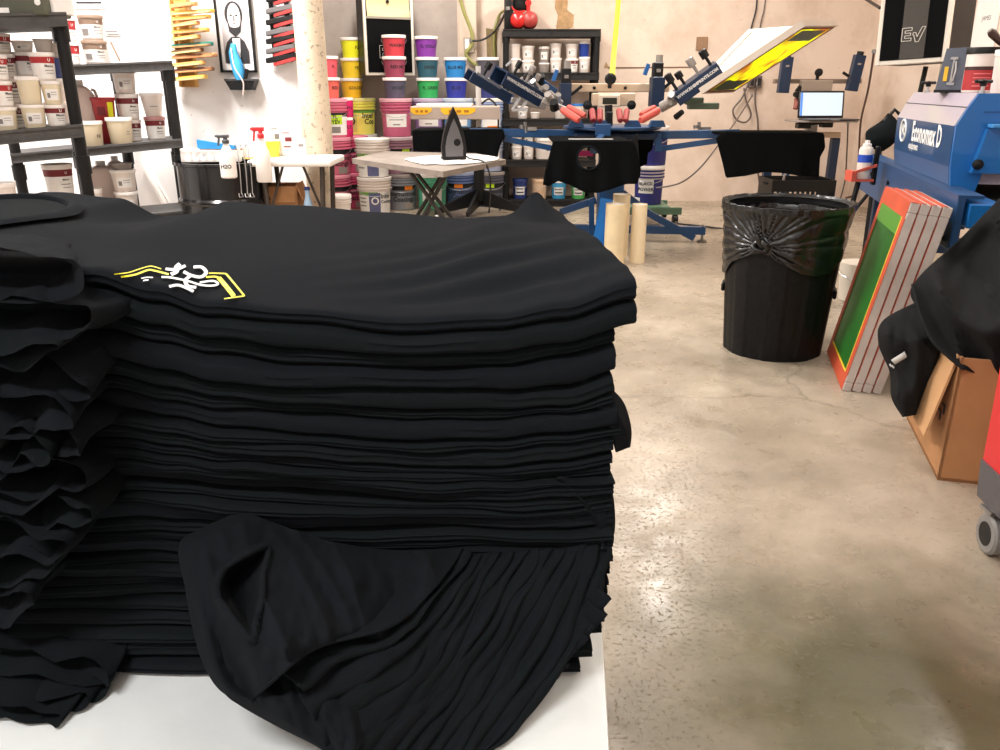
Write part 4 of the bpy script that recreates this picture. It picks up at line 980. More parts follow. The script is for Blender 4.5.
pail5('dark grey bucket with lime tag on the floor beside the shelving', 490, 8.52, 0, pc8(84, 86, 98), GREYLID, IC(LIMETAG, -0.3)); pail5('pale grey bucket in the middle beside the shelving', 490, 8.56, 1, pc8(150, 156, 176), GREYLID, PLBL)
pail5('pale blue bucket with orange-edged label, under the navy pail', 490, 8.56, 2, pc8(150, 168, 204), LIDW, [('r', -0.6, 0.8, 0.1, 0.6, PAPER), ('r', -0.2, 0.7, 0.2, 0.26, ORTAG)])
pail1('navy pail beneath the dark grey one at the pale pilaster', 489, 8.56, top3, pc8(44, 52, 110), ''); pail1('dark grey pail on top of the navy pail at the pale pilaster', 488.5, 8.56, top3+H1+.001, pc8(84, 80, 90), '')

# ================================================================ LOUDSPEAKERS ON POLES
GRILLE = M('black speaker grille', (0.0025, 0.0025, 0.003), 0.8, spec=0.1); HORN = C8('horn beige', 214, 192, 146, 0.45); TRIM = C8('speaker trim', 226, 218, 204, 0.45)
def speaker(label, c, zb, w, h, dp, yaw, tilt, logo_x, logo_s, panel, txt):
    t = thing('loudspeaker', label, 'loudspeaker', (c.x, c.y, zb), yaw)
    X = Matrix.Rotation(tilt, 4, 'Y')
    part(MB().box((0, dp/2+0.012, h/2), (w*0.985, dp, h*0.985), X, bev=0.01), 'cabinet', BLACKPL, t)
    mb = MB(); e = 0.028
    mb.box((-w/2+e/2, 0, h/2), (e, 0.03, h), X, bev=0.004).box((w/2-e/2, 0, h/2), (e, 0.03, h), X, bev=0.004).box((0, 0, e/2), (w-2*e, 0.03, e), X, bev=0.004).box((0, 0, h-e/2), (w-2*e, 0.03, e), X, bev=0.004)
    part(mb, 'front_trim', TRIM, t, 'pale trim around the front')
    gh = h*0.60
    part(MB().box((0, -0.004, e+gh/2), (w-2*e, 0.03, gh), X), 'grille', GRILLE, t)
    part(MB().box((0, -0.008, e+gh+0.012), (w-2*e, 0.04, 0.024), X, bev=0.003).box((0.0, -0.03, e+gh+0.012), (w*0.3, 0.006, 0.018), X), 'divider', C8('divider silver', 150, 142, 128, 0.35), t)
    hh = h-e-gh-e-0.024
    def HN(p, q):
        x = (p-0.5)*(w-2*e-0.02); z = e+gh+0.024+q*hh
        r = max(abs(p-0.5)*2, abs(q-0.5)*2)
        return X @ Vector((x, -0.022+0.030*(1-min(1, ((p-.5)*2)**2*0.5+((q-.5)*2)**2)), z))
    part(MB().grid(HN, 22, 18), 'horn', HORN, t, ang=60)
    part(MB().lathe([(0.0, 0), (0.016, 0.0), (0.016, 0.01), (0, 0.01)], X @ TR((0, 0.003, e+gh+0.024+hh*0.55), R(90)), 14), 'horn_throat', BLACKPL, t)
    if panel: part(MB().box((logo_x, -0.021, e+gh*0.5), (w*0.34, 0.004, gh*0.99), X), 'badge_panel', C8('badge grey', 62, 58, 52, 0.6, bump=0.3, bscale=500), t)
    # open-line EV badge
    mb = MB(); LW = 0.0035
    def stroke(pts):
        for a, b in zip(pts, pts[1:]): mb.bar(X @ Vector((a[0], -0.026, a[1])), X @ Vector((b[0], -0.026, b[1])), LW, LW, up=(0, 1, 0))
    s = logo_s; z0 = e+gh*0.27; x0 = logo_x-s*0.95
    E_ = [(0, 0), (.8, 0), (.8, .22), (.25, .22), (.25, .42), (.72, .42), (.72, .62), (.25, .62), (.25, .82), (.8, .82), (.8, 1.04), (0, 1.04), (0, 0)]
    V_ = [(.92, .62), (1.14, .62), (1.27, .28), (1.62, 1.04), (1.9, 1.04), (1.42, -.12), (1.17, -.12), (1.0, .42), (.92, .42), (.92, .62)]
    stroke([(x0+a*s, z0+b*s) for a, b in E_]); stroke([(x0+a*s, z0+b*s) for a, b in V_])
    part(mb, 'badge', C8('badge outline', 206, 200, 190, 0.5), t)
    return t
def pole(label, x, y, ztop, lean=0.0, spread=0.42):
    t = thing('speaker_stand', label, 'stand', (x, y, 0), 0)
    part(MB().cyl((0, 0, 0.1), (lean, 0, ztop*0.6), 0.02).cyl((lean*0.6, 0, ztop*0.55), (lean, 0, ztop), 0.015), 'pole', BLACKPL, t)
    part(MB().cyl((lean*0.5, 0, 0.72), (lean*0.5, 0, 0.80), 0.034), 'collar', BLACKPL, t)
    for k in range(3):
        a = 2.1*k+0.5; part(MB().cyl((0.01, 0, 0.72), (spread*math.cos(a), spread*math.sin(a), 0.012), 0.012), 'leg', BLACKPL, t)
    return t
sp = at(390.5, 75.5, 8.5); sz = sp.z
speaker('left loudspeaker with beige horn on a pole behind the coloured pails', sp, sz, 0.50, 0.80, 0.24, R(24), 0, 0.0, 0.11, False, 'EV')
sa = xat(387, 8.66, 1.0); pole('black pole stand holding up the left loudspeaker', sa, 8.66, sz-0.002, spread=0.2)
sp = at(910, 64, 5.25); spz = sp.z
speaker('right loudspeaker with outlined EV badge on a pole behind the blue dryer', sp, spz, 0.415, 0.63, 0.36, R(-47), R(-2.5), 0.01, 0.07, True, 'EV')
pole('black pole stand holding up the right loudspeaker', xat(900, 5.42, 0.9), 5.42, spz-0.01, 0.10)

# ================================================================ BACK SHELVING
YSH = 8.46
def bz(v): return at(540, v, YSH).z
bb = [(Vector((xat(503, YSH, bz(v)), YSH, bz(v))), Vector((xat(601, YSH, bz(v)), YSH, bz(v)))) for v in (29, 72.5, 119, 160, 200)]
bx0, bx1 = bb[0][0].x, bb[0][1].x
sh3 = shelving('shelving_unit', 'black plastic shelving at the back wall with small white tubs', [(Vector((bx0, YSH, a.z)), Vector((bx1, YSH, a.z))) for a, b in bb], 0.36, Vector((0, 1, 0)),
               [(Vector((x, y, 0)), bb[0][0].z-0.01) for x in (bx0+0.03, bx1-0.03) for y in (YSH+0.04, YSH+0.32)], th=0.068, mb_mat=DARKPL)
def shelf_tub(label, u, row, back, w, hpx, body, lid, spec, base=0.0, **k):
    z = bb[row][0].z+0.001+base; Y = YSH+back; s = FPX/(Y*CP+(CAMH-z)*SP)
    return tub(k.pop('name', 'ink_tub'), label, 'tub', Vector((xat(u, Y, z), Y, z)), w/s/2/1.07, hpx/s, body, lid, spec, seg=18, group='tubs on the back shelving', **k), z+hpx/s
G5 = 'tubs on the back shelving'
r1 = [(514.5, 13, [(13, 'white tub', TUBW, [('t', '2', .05, .4, .5, INK)]), (13.5, 'tall white tub', TUBW, ())], 'leftmost'),
      (528, 13, [(11.5, 'white tub', TUBW, LAB_PLAIN), (13, 'white tub with smudged print', TUBW, LAB_PLAIN)], 'second'),
      (544, 11, [(9, 'grey tub', GREYLID, ()), (15, 'translucent grey tub', GREYLID, LAB_PLAIN)], 'third'),
      (555.5, 12, [(13.5, 'white tub', TUBW, LAB_PLAIN), (13.5, 'white tub', TUBW, LAB_PLAIN)], 'fourth'),
      (571.5, 13, [(13, 'white tub with maroon print', TUBW, lab_band(MAROON)), (13.5, 'white tub', TUBW, LAB_PLAIN)], 'fifth'),
      (584, 11.5, [(14.5, 'white tub', TUBW, LAB_PLAIN), (14, 'narrow royal-blue can', C8('royal blue', 30, 64, 158), ())], 'rightmost')]
for u, w, items, nm in r1:
    base = 0
    for i, (hp, look, m, sp_) in enumerate(items):
        _, zt_ = shelf_tub('%s, %s of the %s pair on the back shelving' % (look, 'lower' if i == 0 else 'upper', nm), u, 1, 0.12, w, hp, m, LIDW if m is not NAVY else m, sp_, base=base, taper=0.84)
        base = zt_-bb[1][0].z
for u, w, hp, lab, m, sp_ in ((522.5, 11, 12, 'small white tub with handwritten lines under the tilted print heads', TUBW, LAB_PLAIN), (535, 10, 6, 'low white tub under the tilted print heads', TUBW, ()), (560, 12, 14, 'pale tub behind the press clamps', TUBW, ()), (577, 14, 14, 'white tub with blue lid behind the press gauge', TUBW, ())):
    shelf_tub(lab, u, 2, 0.12, w, hp, m, BRBLUE if 'blue lid' in lab else LIDW, sp_, taper=0.86)
for u, w, pairs, nm in ((516.5, 11, (12.5, 11), 'left'), (528.5, 10.5, (13.5, 12), 'right')):
    base = 0
    for i, hp in enumerate(pairs):
        _, zt_ = shelf_tub('white tub, %s of the %s pair beneath the left press arm' % ('lower' if i == 0 else 'upper', nm), u, 3, 0.10, w, hp, TUBW, LIDW, LAB_PLAIN, base=base, taper=0.92); base = zt_-bb[3][0].z
tub('ink_pail', 'large white pail on the back shelving beside the draped T-shirt', 'pail', Vector((xat(544, YSH+0.14, .6), YSH+0.14, bb[3][0].z+.001)), 0.098, 0.21, TUBW, LIDW, [('r', 0.3, 0.75, 0.4, 0.7, GREYPRINT)], handle=0.06, group=G5)
tub('ink_pail', 'white pail hidden behind the press column on the back shelving', 'pail', Vector((xat(570, YSH+0.14, .6), YSH+0.14, bb[3][0].z+.001)), 0.098, 0.21, TUBW, LIDW, (), group=G5)
LB2 = [('r', -0.7, 0.7, 0.22, 0.62, PAPER), ('r', -0.55, 0.45, 0.49, 0.55, INK), ('r', -0.55, 0.55, 0.31, 0.37, INK)]
for u, w, hp, lab, m in ((520, 16, 20, 'navy pail on the bottom of the back shelving', NAVY), (539, 17, 20, 'tan pail on the bottom of the back shelving', C8('tan pail', 216, 182, 150)), (558.5, 16.5, 19, 'sky blue pail on the bottom of the back shelving', C8('sky pail', 60, 156, 206)), (578, 16, 18, 'green pail half behind the draped T-shirt', C8('leaf pail', 80, 176, 92))):
    z = bb[4][0].z+.001; s = 98.0
    tub('ink_pail', lab, 'pail', Vector((xat(u, YSH+.12, z), YSH+.12, z)), w/s/2/1.07, hp/s, m, m if m is NAVY or 'tan' in lab else LIDW, LB2 if 'tan' not in lab else (), handle=0.05, group='coloured pails on the bottom back shelf')
# twin-tank compressor on the shelving
zc = bb[0][0].z+0.002; xc = xat(518, YSH+.15, zc+.1)
t = thing('air_compressor', 'red twin-tank air compressor on top of the back shelving', 'compressor', (xc, YSH+0.2, zc), 0)
RED = C8('compressor red', 214, 36, 34, 0.3, coat=0.4)
for dx, nm in ((0, 0), (0.115, 1)):
    part(MB().lathe([(0, -0.16), (0.04, -0.152), (0.068, -0.13), (0.08, -0.09), (0.08, 0.10), (0.0, 0.14)], TR((dx, 0, 0.085), R(90)) @ Matrix.Scale(-1, 4, (0, 0, 1)), 28), 'tank', RED if not nm else C8('compressor dull red', 170, 62, 58, 0.4), t)
part(MB().box((-0.09, 0, 0.16), (0.09, 0.2, 0.32), bev=0.02, seg=2).box((0.02, 0.02, 0.24), (0.16, 0.14, 0.12), bev=0.02, seg=2), 'motor', BLACKPL, t)
part(MB().tube([(0.02+0.09*math.cos(a), -0.09, 0.235+0.08*math.sin(a)) for a in [k*0.35 for k in range(16)]], 0.010, 8), 'air_hose', RED, t)
part(MB().cyl((0.1, -0.05, 0.16), (0.1, -0.05, 0.24), 0.02).cyl((0.1, -0.08, 0.24), (0.1, -0.02, 0.24), 0.03), 'gauge', RED, t)

# ================================================================ WALL FITTINGS AND CABLES
def cable(label, pts, r, m, name='wall_cable', group=None):
    P = [at(*p) for p in pts]; c = P[-1]
    t = thing(name, label, 'cable', c, 0, group)
    n = len(pts)*6
    part(MB().tube([cat(P, i/(n-1)) for i in range(n)], r, 7), 'cable_run', m, t, world=True)
    part(MB().cyl(P[0]+Vector((0, 0, -0.01)), P[0]+Vector((0, 0, 0.02)), r*1.8, seg=8), 'clip', DULLSTEEL, t, world=True)
    return t
OLIVE = C8('olive cable', 150, 148, 84, 0.5); YELH = C8('yellow hose', 226, 226, 60, 0.45); GREYC = C8('grey cable', 96, 84, 78, 0.5); BLKC = C8('black cable', 28, 26, 26, 0.5)
yw = YB-0.14
t = thing('junction_box', 'grey junction box with white socket on the pale pilaster', 'junction box', at(469, 53, yw), 0)
p0, p1 = at(463.5, 36, yw), at(474, 52, yw); w_, h_ = p1.x-p0.x, p0.z-p1.z
part(MB().box((0, 0, h_/2), (w_, 0.05, h_), bev=0.006), 'box_body', C8('box grey', 170, 156, 140, 0.5), t); part(MB().box((-0.015, -0.028, h_*0.55), (w_*0.45, 0.01, h_*0.6), bev=0.003), 'socket', LIDW, t)
cable('olive cable falling from the ceiling to the junction box', [(459, -6, yw-.02), (464, 12, yw-.03), (471, 30, yw-.035), (472, 44, yw-.04), (466, 54, yw-.03), (472, 62, yw-.02), (478, 66, yw-.02)], 0.018, OLIVE)
cable('olive cable hanging beside the compressor', [(508, 9, YSH+.1), (500, 14, YB-.05), (495, 28, YB-.04), (494, 44, YB-.03), (495, 62, YB-.03)], 0.013, OLIVE)
cable('black cable looping from the junction box to the compressor', [(471, 41, yw-.05), (482, 40, yw-.06), (492, 34, yw-.05), (500, 24, YB-.06), (506, 10, YSH+.12)], 0.010, BLKC)
cable('yellow air hose hanging straight down the back wall', [(619, -6, 8.4), (617, 20, 8.3), (614.5, 48, 8.1), (612, 76, 7.0)], 0.024, YELH, 'air_hose')
cable('grey cable from the ceiling behind the raised screen', [(757, -6, YB-.02), (756, 10, YB-.03), (751, 30, YB-.03), (747, 60, YB-.03), (748, 84, YB-.03)], 0.008, BLKC)
cable('thin pale cable beside the dark one on the back wall', [(766, -6, YB-.01), (764, 10, YB-.02), (760, 30, YB-.02), (758, 80, YB-.02)], 0.006, GREYC)
cable('grey cable hanging in a loop below the raised screen', [(749, 82, YB-.04), (742, 98, YB-.05), (733, 110, YB-.06), (737, 120, YB-.06), (746, 122, YB-.06), (751, 114, YB-.06), (746, 100, YB-.05), (744, 88, YB-.04)], 0.009, GREYC)
cable('cable falling from the wall outlet to the floor', [(757, 84, YB-.04), (755, 100, YB-.04), (758, 125, YB-.04), (757, 160, YB-.04), (761, 195, YB-.05)], 0.009, GREYC)
cable('long cable sagging from the draped right T-shirt to the press', [(752, 96, YB-.1), (738, 118, 8.3), (719, 144, 7.3), (700, 168, 7.2), (680, 183, 7.2), (656, 188, 7.2)], 0.007, GREYC)
cable('dark cable running down the room corner to the floor', [(874, 52, YB-1.9), (868, 90, YB-1.2), (861, 120, YB-.4), (859, 150, YB-.2), (857, 190, YB-.3), (846, 198, YB-.4)], 0.010, C8('brown cable', 92, 62, 52))
cable('grey cable below the laptop tray', [(848, 124, 8.2), (847, 150, 8.3), (845, 180, 8.4), (840, 200, 8.4)], 0.007, GREYC)
cable('solid dark strip for the shading across the right-hand wall top', [(864, -2, 8.0), (872, 3, 7.4), (880, 8, 6.9)], 0.012, BLKC)  # tube built for a line of wall shade, no cable runs here
cable('dark cable lying on the floor left of the bin', [(676, 223.5, 7.17), (700, 226, 7.1), (724, 229, 7.05)], 0.008, BLKC)
t = thing('wall_plate', 'square brown cover plate on the back wall', 'wall plate', at(701.5, 50, YB-0.012), 0)
part(MB().box((0, 0, 0.062), (0.115, 0.02, 0.125), bev=0.004), 'plate', C8('brown plate', 150, 116, 88, 0.6, vary=0.2), t); part(MB().cyl((0, -0.014, 0.062), (0, -0.008, 0.062), 0.006), 'screw_head', DULLSTEEL, t)
for u, lab in ((751, 'left'), (758, 'right')):
    t = thing('outlet_box', lab+' of the two dark outlet boxes under the raised screen', 'outlet', at(u, 88, YB-0.03), 0)
    part(MB().box((0, 0, 0.06), (0.055, 0.05, 0.12), bev=0.005), 'box_body', GREYC, t); part(MB().box((0, -0.027, 0.06), (0.03, 0.006, 0.07), bev=0.002), 'socket', BLKC, t)

# ================================================================ FLASH DRYER, IRON STAND
yf_ = 7.45
pt_ = at(452, 106.5, yf_); zf1 = pt_.z; zf0 = at(452, 119.5, yf_).z
xl_, xr_ = xat(410.5, yf_, zf0), xat(500, yf_, zf0)
xp = xat(479, 7.75, 0.5)
t = thing('flash_dryer', 'grey flash dryer panel with yellow warning labels on a black footed pole', 'dryer', (xp, 7.75, 0), 0)
PANEL = C8('flash panel grey', 176, 158, 146, 0.5)
part(MB().box(((xl_+xr_)/2-xp, yf_+0.3-7.75, (zf0+zf1)/2), (xr_-xl_, 0.6, zf1-zf0), bev=0.006), 'heater_panel', PANEL, t)
part(MB().box(((xl_+xr_)/2-xp-0.1, yf_+0.3-7.75, zf1+0.011), ((xr_-xl_)*0.62, 0.5, 0.022), bev=0.004), 'heater_lid', LIDW, t)
for ua, ub, lb in ((411, 432, 0), (441, 475.5, 1)):
    a_, b_ = xat(ua, yf_, zf0), xat(ub, yf_, zf0)
    mb = MB(); zz0 = zf0+(zf1-zf0)*0.38; zz1 = zf1-0.012
    mb.prism([(a_-xp+0.03, zz0), (b_-xp-0.05, zz0), (b_-xp, (zz0+zz1)/2), (b_-xp, zz1), (a_-xp, zz1), (a_-xp, (zz0+zz1)/2)], yf_-7.75-0.004, yf_-7.75-0.0008)
    for i in range(3): mb.box((a_-xp+(b_-a_)*(0.3+0.22*i), yf_-7.75-0.0055, (zz0+zz1)/2), ((b_-a_)*0.14, 0.002, 0.02), mi=1)
    part(mb, 'warning_label', [C8('warning yellow', 246, 186, 20, 0.5), C8('label brown', 170, 110, 20)], t, 'yellow label')
part(MB().cyl((0, 0, 0.2), (0, 0, 1.34), 0.024), 'pole', C8('pole grey', 186, 182, 178, 0.35), t)
part(MB().cyl((0, 0, 0.16), (0, 0, 0.50), 0.05), 'post', BLACKPL, t)
for k, (dx, dy) in enumerate(((-0.40, -0.25), (0.44, -0.18), (-0.10, -0.42), (0.2, 0.45))):
    d = Vector((dx, dy, 0)); n_ = Vector((-dy, dx, 0)).normalized()*0.012
    mb = MB(); q = [Vector((0, 0, 0.11)), Vector((0, 0, 0.26)), d*0.2+Vector((0, 0, 0.24)), d+Vector((0, 0, 0.10)), d+Vector((0, 0, 0.06))]
    mb.add([p+n_ for p in q]+[p-n_ for p in q], [(0, 1, 2, 3, 4), (9, 8, 7, 6, 5)]+[(i, (i+1) % 5, (i+1) % 5+5, i+5) for i in range(5)])
    f = part(mb, 'foot', BLACKPL, t)
    c = MB().cyl(d*0.97+Vector((-0.012, 0, 0.03)), d*0.97+Vector((0.012, 0, 0.03)), 0.03).cyl(d*0.97+Vector((0, 0, 0.03)), d*0.97+Vector((0, 0, 0.08)), 0.008)
    o = part(c, 'caster', DULLSTEEL, f)
part(MB().tube([cat([Vector((0.03, -0.04, 1.02)), Vector((0.10, -0.06, 1.06)), Vector((0.17, -0.05, 0.98)), Vector((0.18, -0.03, 0.8)), Vector((0.17, -0.02, 0.6))], i/20) for i in range(21)], 0.009, 7), 'power_cord', BLKC, t)
# cardboard-topped folding stand
ZS = 0.72
Q = [onz(443, 171.5, ZS), onz(352, 158.6, ZS), onz(384, 151.2, ZS), onz(476, 153.2, ZS), onz(506, 159.5, ZS)]
cxs = sum((q.x for q in Q))/5; cys = sum((q.y for q in Q))/5
t = thing('folding_stand', 'folding stand with a mottled grey board top holding the iron', 'stand', (cxs, cys, 0), 0)
mb = MB(); n_ = len(Q); th = 0.032
mb.add([q.copy() for q in Q]+[q-Vector((0, 0, th)) for q in Q], [tuple(range(n_)), tuple(reversed(range(n_, 2*n_)))]+[(i, (i+1) % n_, (i+1) % n_+n_, i+n_) for i in range(n_)])
part(mb, 'board_top', C8('mottled board', 128, 116, 106, 0.6, vary=0.22, vscale=9), t, world=True)
LEGM = C8('dark bronze metal', 44, 38, 34, 0.4)
for y_ in (cys-0.32, cys+0.18):
    xa, xb = xat(407, y_, .7), xat(450, y_, .7)
    xd, xc_ = xat(486, y_, 0.0), xat(390, y_, 0.0)
    part(MB().cyl((xa, y_, ZS-th), (xd, y_, 0.0), 0.013), 'leg', LEGM, t, world=True)
    part(MB().cyl((xb, y_+0.03, ZS-th), (xc_, y_+0.03, 0.0), 0.013), 'leg', LEGM, t, world=True)
part(MB().cyl((xat(428, cys, .35), cys-0.34, 0.36), (xat(428, cys, .35), cys+0.22, 0.36), 0.009), 'pivot_rod', LEGM, t, world=True)
# white cloth on it
CL = [(405, 160), (424, 157.5), (446, 156), (470, 155.6), (486, 156.5), (499, 158.8), (497, 161), (482, 163), (468, 164.5), (446, 165.5), (436, 164.8), (426, 165.5), (414, 163)]
mb = MB(); cc = sum((onz(u, v, ZS) for u, v in CL), Vector())/len(CL)
def CLF(p, q):
    i = p*len(CL); a = onz(*CL[int(i) % len(CL)], ZS); b = onz(*CL[(int(i)+1) % len(CL)], ZS); e = a.lerp(b, i-int(i))
    r = cc.lerp(e, q); r.z = ZS+0.004+0.010*abs(nz(r.x*9, r.y*9))*(1 if q < 0.98 else 0.3); return r
mb.grid(CLF, 52, 10, wrapu=True)
t = thing('white_cloth', 'crumpled white cloth spread under the standing iron', 'cloth', cc, 0); o = part(mb, 'cloth_sheet', C8('white cloth', 238, 232, 226, 0.85), t, world=True); solid(o, 0.003, 1)
mb = MB().tube([CLF(i/40, 1.0)+Vector((0, 0, 0.002)) for i in range(40)], 0.003, 5, closed=True); part(mb, 'cloth_hem', C8('white cloth', 238, 232, 226, 0.85), t, world=True)
# steam iron standing on its heel, soleplate to the camera
pi_ = onz(454.5, 161.5, ZS); si = FPX/(pi_.y*CP+(CAMH-ZS)*SP); hi = 50/si; wi = 24/si
t = thing('steam_iron', 'black steam iron standing on its heel with grey soleplate showing', 'iron', (pi_.x, pi_.y, ZS+0.012), R(14))
def ironpoly(s=1.0, dz=0.0): return [(x*s, z*s+dz) for x, z in [(-wi*.5, 0), (-wi*.52, hi*.25), (-wi*.42, hi*.5), (-wi*.2, hi*.8), (0, hi), (wi*.2, hi*.8), (wi*.42, hi*.5), (wi*.52, hi*.25), (wi*.5, 0)]]
mb = MB().prism(ironpoly(), 0, 0.035); part(mb, 'skirt', BLACKPL, t)
part(MB().prism(ironpoly(0.72, hi*.06), -0.006, 0.0), 'soleplate', C8('soleplate grey', 92, 90, 92, 0.35), t, 'grey soleplate')
part(MB().lathe([(0, 0), (0.022, 0), (0.022, 0.006), (0, 0.006)], TR((wi*.12, -0.002, hi*.33), R(90)), 18), 'steam_port', BLACKPL, t)
part(MB().prism([(x*.85, z*.8+.004) for x, z in ironpoly()], 0.035, 0.085), 'housing', BLACKPL, t)
part(MB().tube([cat([Vector((0, .08, hi*.72)), Vector((0, .15, hi*.70)), Vector((0, .165, hi*.45)), Vector((0, .15, hi*.1)), Vector((0, .08, hi*.04))], i/18) for i in range(19)], 0.017, 10), 'handle', BLACKPL, t)
part(MB().box((0, 0.11, 0.0), (wi*0.8, 0.12, 0.02), bev=0.006), 'heel', BLACKPL, t)
P_ = [pi_+Vector((.05, .13, .04)), onz(470, 160.5, ZS)+Vector((0, 0, .012)), onz(483, 163, ZS)+Vector((0, 0, .010)), at(489, 172, 5.1), at(490.5, 190, 5.15), at(489, 213, 5.2)]
part(MB().tube([cat(P_, i/30) for i in range(31)], 0.005, 7), 'power_cord', BLKC, t, world=True)
# ================================================================ SCREEN PRINTING PRESS
PY = 6.5
pcx = xat(611, PY, 0.5)
press = thing('screen_printing_press', 'blue rotary screen printing press with tilted print heads and platen arms', 'printing press', (pcx, PY, 0), 0)
def A(u, v, Y): return at(u, v, Y)
GREYCAST = C8('cast metal grey', 148, 140, 134, 0.35, bump=0.1); SALMON = C8('salmon foam grip', 196, 80, 68, 0.6); SALMOND = C8('dull red foam grip', 146, 50, 48, 0.6)
def pp(mb, name, m, label=None, parent=None): return part(mb, name, m, parent or press, label, world=True)
# column and base
zt_ = 0.80
pp(MB().box((pcx, PY, (zt_+0.06)/2), (0.19, 0.19, zt_-0.06), bev=0.006), 'column', BLUE)
pp(MB().bar(A(607, 200, 6.30), A(598, 250, 6.05), 0.10, 0.035, up=(0, -1, 0.4)), 'front_leg_brace', BRBLUE, 'bright blue sloping front brace')
zb = 0.05; lx = xat(579, PY, 0.08); rx = xat(705, 6.42, 0.08)
pp(MB().bar((pcx-0.09, PY, 0.09), (lx-0.16, PY+0.05, 0.09), 0.06, 0.06), 'base_leg', BLUE)
pp(MB().bar((pcx+0.09, PY, 0.09), (rx, 6.42, 0.09), 0.06, 0.06), 'base_leg', BLUE)
pp(MB().bar((pcx, PY-0.09, 0.09), (pcx-0.07, 5.98, 0.09), 0.06, 0.06), 'base_leg', BLUE)
pp(MB().bar((pcx, PY+0.09, 0.09), (pcx+0.1, 7.3, 0.09), 0.06, 0.06), 'base_leg', BLUE)
pp(MB().bar(A(648, 213, 6.45), A(694, 238, 6.42), 0.04, 0.05), 'base_brace', BLUE)
pp(MB().bar((pcx+0.09, PY, A(648, 211, 6.45).z+0.14), A(650, 214, 6.45), 0.04, 0.05), 'base_brace', BLUE)
pp(MB().bar(A(596, 200, 6.5), A(560, 212, 6.5), 0.04, 0.05), 'base_brace', BLUE)
pp(MB().bar(A(591.5, 200, 6.45), A(591.5, 238, 6.45), 0.04, 0.04, up=(0, 1, 0)), 'base_upright', BLUE)
for (x, y) in ((rx-0.02, 6.42), (lx-0.14, PY+0.05), (pcx-0.068, 6.0), (pcx+0.1, 7.26)):
    f = pp(MB().cyl((x, y, 0.018), (x, y, 0.135), 0.010), 'levelling_foot', DULLSTEEL)
    part(MB().lathe([(0.04, 0.002), (0.04, 0.012), (0.012, 0.024)], TR((x, y, 0)), 16), 'foot_pad', DULLSTEEL, f, world=True)
# rotors
def zat(v, Y): return at(600, v, Y).z
zr = zat(126, PY); hubx = xat(612, PY, zr)
pp(MB().lathe([(0, zr-0.022), (0.36, zr-0.022), (0.375, zr-0.012), (0.375, zr), (0.36, zr+0.004), (0, zr+0.004)], TR((hubx, PY, 0)), 40), 'upper_rotor', BLUE)
zr2 = zat(132.5, PY)
pp(MB().box((hubx, PY, zr2-0.01), (0.62, 0.5, 0.06), bev=0.02).lathe([(0.16, zt_-0.03), (0.16, zr2+0.05)], TR((hubx, PY, 0)), 24), 'lower_rotor', DBLUE)
for dx in (-0.30, -0.12, 0.12, 0.30): pp(MB().prism([(hubx+dx-0.06, zr+0.004), (hubx+dx+0.06, zr+0.004), (hubx+dx+0.04, zr+0.05), (hubx+dx-0.04, zr+0.05)], PY-0.28, PY-0.20), 'rotor_bracket', BLUE)
# platen arms
zar = zat(133, 6.4)
def arm(p, q, d0, d1):
    a = pp(MB().bar(p, q, 0.05, 0.06, bev=0.004), 'platen_arm', BLUE)
    part(MB().bar(d0, d1, 0.035, 0.04), 'arm_brace', BLUE, a, world=True)
    return a
a1 = arm(A(590, 134, 6.4), A(470, 132.5, 6.3), A(556, 149, 6.35), A(505, 139, 6.3))
a2 = arm(A(650, 135, 6.4), A(740, 133.5, 6.2), A(658, 149, 6.35), A(722, 140, 6.2))
a3 = arm(A(603, 136, 6.2), A(594, 149, 5.6), A(606, 142, 6.3), A(600, 149, 6.0))
pp(MB().bar(A(658, 134, 6.33), A(658, 151, 6.33), 0.05, 0.035, up=(0, 1, 0)), 'arm_drop', BLUE)
for u, Y in ((526, 6.33), (700, 6.3)):
    k = pp(MB().cyl(A(u, 133, Y), A(u-1, 122, Y), 0.012).cyl(A(u-4, 128.5, Y), A(u-4, 125, Y), 0.02).box(A(u+6, 128.8, Y), (0.07, 0.03, 0.025)), 'clamp_bolt', DULLSTEEL)
pp(MB().box(A(603, 130, 6.1), (0.11, 0.03, 0.085), bev=0.004), 'arm_plate', BLUE)
